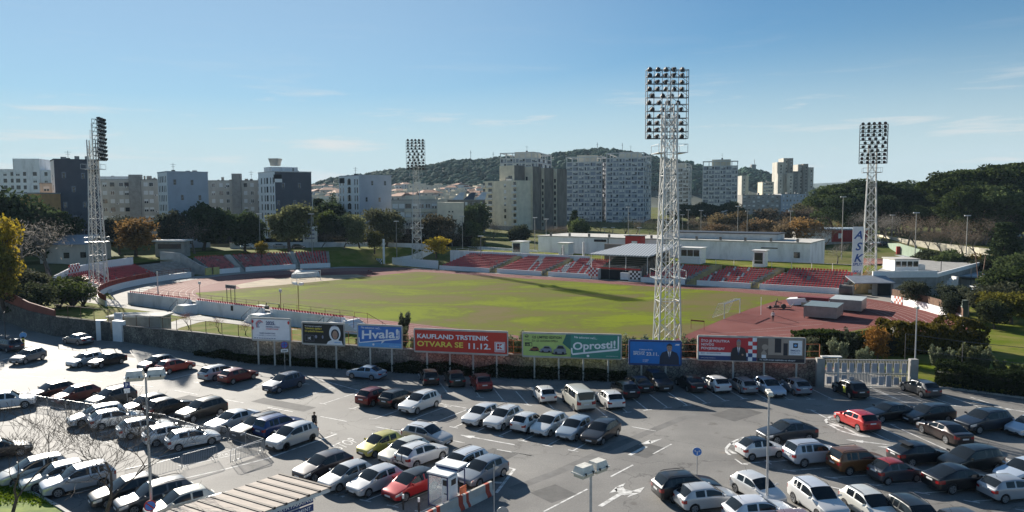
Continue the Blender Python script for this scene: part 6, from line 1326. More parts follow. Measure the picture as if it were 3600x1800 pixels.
b.rect(.89,.38,.915,.48,M['bb_crimson']);b.rect(.89,.26,.915,.36,M['bb_crimson']);b.poly([(.92,.38),(.92,.48),(.95,.48)],M['bb_crimson']);b.poly([(.92,.36),(.92,.26),(.95,.26)],M['bb_crimson']);b.text('Kaufland',.885,.185,.06,M['bb_crimson'],.003,fit=.072)
b=Board('wide green car advert and Oprosti! billboard',(1837,1170),(2184,1180),(1837,1252),1.6,M['bb_lime'],(.12,.37,.62,.87))
b.poly([(.45,.98),(.41,.60),(.50,.30),(.50,.98)],M['bb_teal']);b.arc(.045,.86,.055,.07,0,360,M['ink_dark']);b.poly([(.02,.855),(.07,.89),(.055,.85),(.075,.87),(.03,.83)],M['ink_dark']);b.text('OPEL',.025,.68,.07,M['ink_dark'],.002,fit=.05);b.text('125 LIMITED EDITION',.095,.78,.15,M['ink_dark'],.009,fit=.30);b.text('ZA 125 GODINA OPELA',.095,.64,.12,M['ink_dark'],.002,fit=.27);b.rect(.025,.44,.10,.60,M['ink_dark']);b.text('125',.03,.47,.1,M['bb_lime'],.004);b.rect(.075,.46,.095,.57,M['bb_lime'])
def adcar(b,u,v,w,h,col):
    b.oval(u+w*.45,v -.005,w*.62,h*.16,M['ink_dark']);b.poly([(u,v),(u,v+h*.45),(u+w*.18,v+h*.58),(u+w*.35,v+h),(u+w*.75,v+h),(u+w*.95,v+h*.6),(u+w,v+h*.2),(u+w*.9,v)],col);b.poly([(u+w*.25,v+h*.6),(u+w*.38,v+h*.92),(u+w*.72,v+h*.92),(u+w*.85,v+h*.6)],M['ink_dark'])
    for e in (.2,.75):b.oval(u+w*e,v+h*.05,w*.1,h*.2,M['ink_dark'])
adcar(b,.08,.26,.09,.17,mat('ad_car_brown',(.25,.09,.04),.6,.1,2));adcar(b,.185,.22,.12,.24,M['grey_ink']);adcar(b,.32,.16,.13,.35,mat('ad_car_grey',(.22,.26,.30),.6,.1,2))
b.rect(.495,.01,.995,.99,M['bb_green']);b.text('Ne zaboravi reći...',.53,.84,.13,M['bb_white'],.004,fit=.23,rot=-2);b.text('Oprosti!',.515,.34,.44,M['bb_white'],.028,.05,fit=.43,rot=4);b.poly([(.497,.42),(.50,.20),(.515,.12),(.97,.36),(.98,.42),(.98,.95),(.965,.96),(.965,.44),(.515,.19),(.512,.42)],M['bb_white']);b.oval(.67,.10,.014,.05,M['bb_white']);b.text('www.klinika.net',.85,.10,.05,M['bb_white'],0,fit=.12)
b=Board('blue campaign billboard with a man in a dark suit',(2212,1197),(2395,1201),(2212,1279),1.2,M['bb_azure'],(.24,.71),M['bb_navy'])
b.text('TOMISLAV ŠUTA',.19,.60,.07,M['bb_white'],.003,fit=.26);b.text('NOVO LICE',.08,.49,.10,M['bb_white'],.006,fit=.22);b.text('SPLITA',.08,.40,.11,M['bb_white'],.008,fit=.22);b.text('23.11.',.33,.38,.20,M['bb_white'],.014,fit=.24);b.text('GAJEK',.26,.17,.06,M['bb_white'],.002,fit=.12);b.text('TI SIĆ',.26,.10,.06,M['bb_white'],.002,fit=.10);b.man(.775,.19,.88,M['bb_suit'],M['bb_white'],M['ink_dark']);b.poly([(.88,.84),(.96,.84),(.97,.90),(.90,.90)],M['bb_white'])
b=Board('red and white chequered politics billboard with a man in black, joined to a photo advert',(2453,1181),(2831,1186),(2453,1264),1.0,M['bb_crimson'],(.34,.63,.93))
b.rect(.005,.005,.50,.34,M['bb_white']);b.rect(.005,.005,.50,.19,M['bb_navy']);b.text('ŠTO JE POLITIKA',.03,.76,.14,M['bb_white'],.006,fit=.27);b.text('NOVOG',.03,.61,.14,M['bb_white'],.006,fit=.12);b.text('POVJERENJA?',.03,.45,.14,M['bb_white'],.006,fit=.22);b.text('MOST - ZA NOVI POČETAK',.03,.27,.055,M['bb_navy'],.002,fit=.19);b.text('www.novopovjerenje.hr',.03,.08,.045,M['bb_white'],0,fit=.14)
for i in range(2):
    for j in range(6):b.rect(.475+.04*i,.01+.163*j,.515+.04*i,.01+.163*(j+1),M['bb_white'] if (i+j) % 2 == 0 else (M['bb_crimson'] if j>1 else M['bb_navy']))
b.man(.385,.075,.88,M['ink_dark'],M['bb_white'],M['grey_ink'],True)
b.rect(.558,.01,.995,.99,M['bb_photo']);b.rect(.66,.30,.98,.98,M['bb_beige']);b.rect(.72,.4,.78,.98,M['ink_dark']);b.rect(.80,.3,.84,.8,M['ink_dark']);b.oval(.63,.62,.03,.12,M['bb_beige']);b.poly([(.59,.34),(.62,.52),(.65,.34)],M['bb_beige']);b.rect(.595,.14,.645,.34,M['bb_beige']);b.rect(.60,.16,.64,.30,M['bb_white']);b.rect(.56,.01,.995,.16,M['ink_dark']);b.text('Tu nađi svoje najdraže na okupu!',.58,.07,.08,M['bb_white'],.003,fit=.33);b.rect(.85,.32,.97,.92,M['bb_white']);b.rect(.888,.62,.932,.82,M['ink_dark']);b.oval(.91,.72,.014,.05,M['bb_sky']);b.text('EMMEZETA',.865,.48,.09,M['bb_navy'],.004,fit=.09);b.text('namještaj i dom',.865,.40,.06,M['bb_navy'],.001,fit=.085)
# ================================================================== cars
M['paint'] =objmat('car_paint',.32,metal=.25,coat=.6,spec=.5)
M['carglass'] =mat('car_glass',(.010,.013,.016),.04,0,1,spec=.45)
M['trim'] =mat('black_trim',(.016,.016,.017),.6,.1,5);M['well'] =mat('wheel_well',(.008,.008,.008),.95,.1,3)
M['headlight'] =mat('headlight_glass',(.55,.57,.60),.12,.15,20,metal=.5,coat=.8);M['taillight'] =mat('tail_light_glass',(.30,.012,.014),.15,.2,14,coat=.7)
M['tyre'] =mat('tyre_rubber',(.014,.014,.015),.85,.2,8);M['rim'] =objmat('wheel_rim',.3,metal=.8);M['plate'] =mat('number_plate',(.66,.66,.66),.5,.06,30)
CM=[M['paint'],M['carglass'],M['trim'],M['headlight'],M['taillight'],M['paint'],M['well']]
PAINT,GLASS,TRIM,HL,TL,ROOF,WELL=range(7)
def wheel_meshes(r,w=.21):
    m=MB();P=[(r*.62,-w/2),(r*.93,-w/2),(r,-w*.36),(r,w*.36),(r*.93,w/2),(r*.62,w/2)];n=18;vs=[(a*math.cos(2*math.pi*k/n),b,a*math.sin(2*math.pi*k/n)) for a,b in P for k in range(n)]
    m.add(vs,[(i*n+k,i*n+(k+1) % n,(i+1) *n+(k+1) % n,(i+1) *n+k) for i in range(5) for k in range(n)])
    ty=m.mesh('tyre',M['tyre'],True);m=MB();rr=r*.64
    m.tube([(0,-w*.30,0),(0,-w*.42,0)],[rr,rr*.99],18,1,caps=False);m.disc((0,-w*.22,0),(0,-1,0),rr,18,1);m.tube([(0,-w*.2,0),(0,-w*.46,0)],[.07,.055],8,0)
    for k in range(5):a=2*math.pi*k/5;d=Vector((math.cos(a),0,math.sin(a)));m.obox(d*(rr*.5) +Vector((0,-w*.36,0)),d*(rr*.5),Vector((-d.z,0,d.x)) *.052,Vector((0,.022,0)))
    for k in range(20):a,b=2*math.pi*k/20,2*math.pi*(k+1) /20;m.beam((rr*math.cos(a),-w*.42,rr*math.sin(a)),(rr*math.cos(b),-w*.42,rr*math.sin(b)),.035)
    return ty,m.mesh('rim',[M['rim'],M['trim']])
WHEELS={r:wheel_meshes(r) for r in (.29,.315,.34,.365)}
SPEC=dict(  # L, W, H, front overhang, wheelbase, wheel radius, ground clearance, hood front z, cowl z, cowl x (from front), roof front x, roof rear x, rear glass base x, rear glass base z, deck, boxy
    city=dict(L=3.62,W=1.63,H=1.49,fo=.72,wb=2.32,r=.29,zc=.17,zh=.72,zw=.96,xc=.86,xa=1.62,xb=3.10,xd=3.50,zd=1.00),
    mini=dict(L=3.57,W=1.63,H=1.49,fo=.74,wb=2.30,r=.29,zc=.17,zh=.74,zw=.98,xc=.98,xa=1.68,xb=2.80,xd=3.42,zd=1.02),
    hatch=dict(L=4.03,W=1.74,H=1.47,fo=.82,wb=2.50,r=.315,zc=.17,zh=.72,zw=.97,xc=1.08,xa=1.86,xb=3.45,xd=3.90,zd=1.00),
    golf=dict(L=4.27,W=1.79,H=1.48,fo=.86,wb=2.63,r=.315,zc=.17,zh=.74,zw=.97,xc=1.20,xa=2.00,xb=3.62,xd=4.12,zd=1.02),
    mpv=dict(L=4.22,W=1.76,H=1.60,fo=.86,wb=2.60,r=.315,zc=.18,zh=.78,zw=1.04,xc=.98,xa=1.80,xb=3.70,xd=4.10,zd=1.05),
    estate=dict(L=4.62,W=1.80,H=1.52,fo=.90,wb=2.68,r=.34,zc=.18,zh=.75,zw=.98,xc=1.24,xa=2.06,xb=4.10,xd=4.50,zd=1.03,rails=1),
    cross=dict(L=4.15,W=1.79,H=1.57,fo=.83,wb=2.57,r=.34,zc=.21,zh=.82,zw=1.05,xc=1.14,xa=1.92,xb=3.55,xd=4.02,zd=1.08,rails=1),
    suv=dict(L=4.42,W=1.84,H=1.65,fo=.88,wb=2.66,r=.34,zc=.23,zh=.86,zw=1.10,xc=1.24,xa=2.04,xb=3.90,xd=4.30,zd=1.12,rails=1),
    boxy=dict(L=4.24,W=1.80,H=1.69,fo=.86,wb=2.60,r=.34,zc=.22,zh=.88,zw=1.10,xc=1.20,xa=1.88,xb=3.92,xd=4.16,zd=1.12,rails=1),
    coupe=dict(L=4.70,W=1.92,H=1.60,fo=.92,wb=2.82,r=.365,zc=.21,zh=.82,zw=1.05,xc=1.36,xa=2.22,xb=3.30,xd=4.46,zd=1.10),
    sedan=dict(L=4.75,W=1.84,H=1.45,fo=.94,wb=2.75,r=.34,zc=.16,zh=.74,zw=.96,xc=1.34,xa=2.16,xb=3.36,xd=4.22,zd=1.04),
    saloon=dict(L=4.45,W=1.72,H=1.42,fo=.88,wb=2.52,r=.315,zc=.17,zh=.72,zw=.93,xc=1.22,xa=2.00,xb=3.22,xd=3.92,zd=.98),
    van=dict(L=4.85,W=1.90,H=1.96,fo=.86,wb=3.05,r=.34,zc=.20,zh=.96,zw=1.16,xc=.66,xa=1.42,xb=4.72,xd=4.83,zd=1.18,van=1),
    pickup=dict(L=4.95,W=1.82,H=1.70,fo=.88,wb=3.00,r=.365,zc=.26,zh=.88,zw=1.10,xc=1.30,xa=1.98,xb=2.95,xd=3.25,zd=1.10,pick=1,rails=0))
def car_parts(kind):
    p=SPEC[kind];L,W,H=p['L'],p['W'],p['H'];w=W/2;zc=p['zc'];van=p.get('van');zb0=p['zw'] -.02
    xs=[]                                              # stations: (x from front, half width, z bottom, belt z, top z, glass flag)
    zh,zw,xc,xa,xb,xd,zd=(p[k] for k in ('zh','zw','xc','xa','xb','xd','zd'))
    zt=lambda x:H -.05*((x -(xa+xb) /2) /max(.5,(xb -xa) /2)) ** 2*.9
    def hood(x):return zh+(zw -zh) *min(1,max(0,(x -.1) /(xc -.1))) ** .8
    ST=[]
    def st(x,ww,zl,sh,kind_,top):ST.append((x,ww,zl,sh,kind_,top))
    st(0,w*.70,zc+.10,zh -.16,'h',zh -.12);st(.05,w*.84,zc+.02,zh -.06,'h',zh -.03);st(.24,w*.95,zc,hood(.24) -.04,'h',hood(.24));st(.55,w*.985,zc,hood(.55) -.04,'h',hood(.55))
    if xc -.75>.2:st((.55+xc) /2+.1,w,zc,hood(xc*.8) -.03,'h',hood(xc*.8))
    st(xc,w,zc,zw -.03,'h',zw);xm=xc+(xa -xc) *.42;zm=zw+(H -.06 -zw) *.46
    st(xm,w,zc,zb0,'g',zm);st(xa,w,zc,zb0+.02,'g',H -.045);bp=xa+(xb -xa) *(.42 if not van else .22);st(bp -.04,w,zc,zb0+.03,'g',zt(bp));st(bp+.05,w,zc,zb0+.03,'g',zt(bp))
    cp=xa+(xb -xa) *(.86 if xd -xb<.6 else .99) if not p.get('pick') else xb -.12
    if van:cp=xb -.5
    if kind in ('suv','boxy','estate','mpv') :q=bp+(cp -bp) *.62;st(q -.035,w,zc,zb0+.04,'g',zt(q));st(q+.035,w,zc,zb0+.04,'g',zt(q))
    st(cp,w*.995,zc,zb0+.05,'g',zt(cp));st(xb,w*.99,zc,zb0+.06,'g',zt(xb) -.01)
    last='d' if xd<L -.3 else 'g'
    if p.get('pick'):st(xd,w*.99,zc,zd,'h',zd+.02);st(L -.5,w*.985,zc,zd -.02,'h',zd);st(L -.1,w*.96,zc+.03,zd -.03,'h',zd -.01);st(L,w*.90,zc+.12,zd -.08,'h',zd -.06)
    elif xd<L -.3:st((xb+xd) /2,w*.985,zc,zd -.01,'g',(zt(xb) +zd) /2+.04);st(xd,w*.97,zc,zd -.03,'h',zd);st(L -.16,w*.93,zc+.02,zd -.04,'h',zd -.0);st(L -.03,w*.86,zc+.06,zd -.10,'h',zd -.07);st(L,w*.74,zc+.14,zd -.18,'h',zd -.14)
    else:st(xd,w*.965,zc+.02,zd -.02,'h',zd+.01);st(L -.04 if xd<L -.06 else L,w*.93,zc+.06,zd -.07,'h',zd -.04);st(L+.03,w*.80,zc+.14,zd -.17,'h',zd -.14)
    V=[];n=len(ST);NP=10
    for (x,ww,zl,sh,k,top) in ST:
        zs=zl+(sh -zl) *.30;zmid=zl+(sh -zl) *.66
        if k == 'h':half=[(0,zl),(ww*.86,zl),(ww*.985,zl+.09),(ww,zmid),(ww*.985,sh -.02),(ww*.93,sh+(top -sh) *.45),(ww*.80,top -.012),(ww*.74,top -.004),(ww*.4,top+.012),(0,top+.02)]
        else:
            f=(top -sh) /max(.1,H -sh);tum=.93 -.19*f if not van else .96 -.09*f
            half=[(0,zl),(ww*.86,zl),(ww*.985,zl+.09),(ww,zmid),(ww*.985,sh -.03),(ww*.945,sh+.02),(ww*(.945+(tum -.945) *.84),sh+(top -sh) *.84),(ww*tum,top -.03),(ww*tum*.62,top+.01),(0,top+.025)]
        ring=[(x,y,z) for y,z in half] +[(x,-y,z) for y,z in half[-2:0:-1]];V += ring
    RN=2*NP -2;Fs,Ms=[],[]
    def rowof(j):return j if j<NP -1 else RN -1 -j
    for i in range(n -1):
        a,b=ST[i],ST[i+1];x0,x1=a[0],b[0];mid=(x0+x1) /2
        for j in range(RN):
            row=rowof(j);mi=PAINT
            if row in (0,) :mi=TRIM
            elif row == 1:mi=TRIM
            elif row in (7,8):
                if a[4] == 'h' and b[4] == 'g' or (a[4] == 'g' and b[4] == 'g' and x1 <= xa+.01):mi=GLASS
                elif x0 >= xb -.01 and a[4] == 'g' and not (p.get('pick') and x0>xd):mi=GLASS
                elif x0 >= xa -.01 and x1 <= xb+.01:mi=ROOF
            elif row == 6 and x0 >= xa -.01 and x1 <= xb+.01:mi=ROOF
            elif row == 5 and a[4] == 'g' and b[4] == 'g' and x1 <= cp+.01 and (x1 -x0) >.11 and not (van and mid>3.9):mi=GLASS
            elif row == 3 and .04<x0<.3 and x1<.6:mi=HL
            elif row == 3 and b[0] >L -.05 and i >= n -3:mi=TL
            elif row == 4 and van and i >= n -3:mi=TL
            Fs.append((i*RN+j,i*RN+(j+1) % RN,(i+1) *RN+(j+1) % RN,(i+1) *RN+j));Ms.append(mi)
    for base,rev in ((0,False),((n -1) *RN,True)):
        for r_ in range(NP -1):
            lo_l,hi_l=r_,r_+1;lo_r,hi_r=(RN -r_) % RN,RN -(r_+1)
            f=[lo_l,hi_l,hi_r % RN,lo_r];f=[q for k_,q in enumerate(f) if q not in f[:k_]]
            f=[base+q for q in f]
            if len(f) <3:continue
            Fs.append(tuple(f if rev else f[::-1]));Ms.append(TRIM if (r_ in (1,2) and not rev) or (r_ == 1) else PAINT)
    me=bpy.data.meshes.new('cage');me.from_pydata([(L/2 -x,y,z) for x,y,z in V],[],Fs);[me.materials.append(m) for m in CM];me.polygons.foreach_set('material_index',Ms);me.update()
    bm=bmesh.new();bm.from_mesh(me);bmesh.ops.recalc_face_normals(bm,faces=bm.faces)
    cl=bm.edges.layers.float.get('crease_edge') or bm.edges.layers.float.new('crease_edge')
    for e in bm.edges:
        ms={f.material_index for f in e.link_faces}
        if GLASS in ms and len(ms) >1:e[cl] =.9
        elif TRIM in ms and len(ms) >1:e[cl] =.5
    vl=bm.verts.layers.float.get('crease_vert') or bm.verts.layers.float.new('crease_vert')
    for v in bm.verts:
        k=[f.material_index for f in v.link_faces]
        if k.count(GLASS) == 1 and len(k) >2:v[vl] =.75
    bm.to_mesh(me);bm.free()
    o=bpy.data.objects.new('cage',me);COL.objects.link(o);sub=o.modifiers.new('s','SUBSURF');sub.levels=2;sub.render_levels=2
    cutters=[]
    r=p['r'] +.055
    for xw in (L/2 -p['fo'],L/2 -p['fo'] -p['wb']):
        for s in (-1,1):
            c=MB();c.tube([(xw,s*(w -.30),p['r']),(xw,s*(w+.25),p['r'])],[r,r],20);co=bpy.data.objects.new('cut',c.mesh('cut',M['well']));COL.objects.link(co);cutters.append(co)
            bo=o.modifiers.new('b','BOOLEAN');bo.object=co;bo.operation='DIFFERENCE';bo.solver='EXACT';bo.material_mode='TRANSFER'
    dg=bpy.context.evaluated_depsgraph_get();me2=bpy.data.meshes.new_from_object(o.evaluated_get(dg))
    names=[m.name if m else '' for m in me2.materials];wi=[i for i,nme in enumerate(names) if nme.startswith('wheel_well')]
    bpy.data.objects.remove(o)
    for c in cutters:bpy.data.objects.remove(c)
    parts=[];bm=bmesh.new();bm.from_mesh(me2);bm.faces.ensure_lookup_table();seen=set();groups={'body':[]}
    special={GLASS,HL,TL,ROOF}
    for f in bm.faces:
        if f.material_index not in special:groups['body'].append(f.index);seen.add(f.index)
    isl=[]
    for f in bm.faces:
        if f.index in seen:continue
        st_,comp=[f],[];seen.add(f.index)
        while st_:
            g=st_.pop();comp.append(g.index)
            for e in g.edges:
                for h_ in e.link_faces:
                    if h_.index not in seen and h_.material_index == f.material_index:seen.add(h_.index);st_.append(h_)
        isl.append((f.material_index,comp))
    def sub_mesh(name,idx,mats,keep=None):
        vm,vs,fs,ms={},[],[],[]
        for i in idx:
            f=bm.faces[i];q=[]
            for v in f.verts:
                if v.index not in vm:vm[v.index] =len(vs);vs.append(v.co[:])
                q.append(vm[v.index])
            fs.append(q);ms.append(f.material_index)
        k=bpy.data.meshes.new(name);k.from_pydata(vs,[],fs)
        for m in mats:k.materials.append(m)
        if len(mats) >1:k.polygons.foreach_set('material_index',ms)
        k.polygons.foreach_set('use_smooth',[True] *len(fs));k.set_sharp_from_angle(angle=R(40));k.update();return k,vs
    bodymats=[M['paint'],M['carglass'],M['trim'],M['headlight'],M['taillight'],M['paint']] +[M['well']] *max(1,len(names) -6)
    k,_=sub_mesh('body',groups['body'],bodymats);parts.append(('body',k))
    for mi,comp in isl:
        if len(comp) <4:continue
        nm={GLASS:'side_window',HL:'headlight',TL:'taillight',ROOF:'roof'}[mi];k,vs=sub_mesh(nm,comp,[{GLASS:M['carglass'],HL:M['headlight'],TL:M['taillight'],ROOF:M['paint']}[mi]])
        if mi == GLASS:
            ys=[v[1] for v in vs]
            if min(ys) <-.2 and max(ys) >.2:nm='windscreen' if np.mean([v[0] for v in vs]) >L/2 -xa -.2 else 'rear_window'
        k.name=nm;parts.append((nm,k))
    bm.free()
    # mirrors, plates, rails, aerial
    for s in (-1,1):
        m=MB();m.tube([(L/2 -xc -.30,s*(w -.02),zw+.02),(L/2 -xc -.28,s*(w+.10),zw+.06)],[.04,.05],6);m.obox((L/2 -xc -.28,s*(w+.13),zw+.08),(.045,0,.01),(0,.10,0),(0,0,.065));parts.append(('wing_mirror',m.mesh('wing_mirror',M['paint'],True)))
    m=MB();m.box(L/2 -.005,-.26,.40,L/2+.022,.26,.51);parts.append(('number_plate',m.mesh('plate',M['plate'])))
    zp=.62 if L -xd>.3 else .80
    if kind in ('suv','cross','van','boxy'):zp=.74
    m=MB();m.box(-L/2 -.05,-.26,zp,-L/2 -.012,.26,zp+.11);parts.append(('number_plate',m.mesh('plate',M['plate'])))
    if p.get('rails'):
        for s in (-1,1):
            m=MB();tw=w*.74*.93;m.tube([(L/2 -xa -.05,s*tw,H -.02),(L/2 -xa -.25,s*tw,H+.05),(L/2 -xb+.3,s*tw,H+.05),(L/2 -xb+.05,s*tw,H -.03)],.022,5);parts.append(('roof_rail',m.mesh('rail',M['darkmetal'],True)))
    if kind in ('hatch','golf','city','mpv','saloon','mini'):
        m=MB();m.tube([(L/2 -xb+.25,0,H -.02),(L/2 -xb+.05,0,H+.28)],[.012,.006],4);parts.append(('aerial',m.mesh('aerial',M['trim'])))
    m=MB()
    if p.get('pick'):m.box(-L/2+.12,-w*.8,zd+.022,-L/2+L -xd -.1,w*.8,zd+.03);parts.append(('load_bed',m.mesh('bed',M['trim'])))
    return parts
CARP={}
def car(kind,label,color,loc,heading,roof=None,rim=(.45,.46,.48),scale=1.0,cat='car'):
    if kind not in CARP:CARP[kind] =car_parts(kind)
    p=SPEC[kind];t=empty({'van':'minibus','pickup':'pickup_truck'}.get(kind,'parked_car'),loc,R(heading),label,{'van':'van','pickup':'pickup'}.get(kind,cat),'cars in the car park');t.scale=(scale,) *3
    for nm,me in CARP[kind]:inst(nm,me,t,color=(roof or color) if nm == 'roof' else color)
    ty,rm=WHEELS[p['r']];w=p['W'] /2
    for xw in (p['L'] /2 -p['fo'],p['L'] /2 -p['fo'] -p['wb']):
        for s in (-1,1):wh=inst('wheel',ty,t,(xw,s*(w -.115),p['r']),(0,0,0 if s<0 else math.pi));inst('rim',rm,wh,color=rim)
    return t
WH,CRM,SIL,LSV,GRY,DGR,BLK,NVY,DRD,RED,BRN,PBL=(.68,.68,.67),(.62,.60,.52),(.40,.41,.42),(.52,.53,.54),(.16,.165,.175),(.06,.063,.068),(.010,.010,.012),(.014,.022,.045),(.16,.012,.010),(.46,.018,.016),(.17,.072,.022),(.24,.33,.44)
def place(spec,kind,hd,label,color,**kw):
    """spec: ('f'|'r'|'m', px, py) = near front wheel / near rear wheel / middle of the near side; 'F'/'R' = middle of the front / rear edge, all on the ground"""
    c,px,py=spec;p=SPEC[kind];g=G(px,py);h=Vector((math.cos(R(hd)),math.sin(R(hd)),0));s=Vector((-h.y,h.x,0))
    if s.dot(g) <0:s=-s                               # away from the camera
    L,w=p['L'],p['W'] /2 -.1;xf=L/2 -p['fo'];xr=xf -p['wb']
    if c == 'f':q=g -h*xf+s*w
    elif c == 'r':q=g -h*xr+s*w
    elif c == 'm':q=g -h*((xf+xr) /2) +s*w
    elif c == 'F':q=g -h*(L/2)
    elif c == 'R':q=g+h*(L/2)
    return car(kind,label,color,(q.x,q.y,.004),hd,**kw)
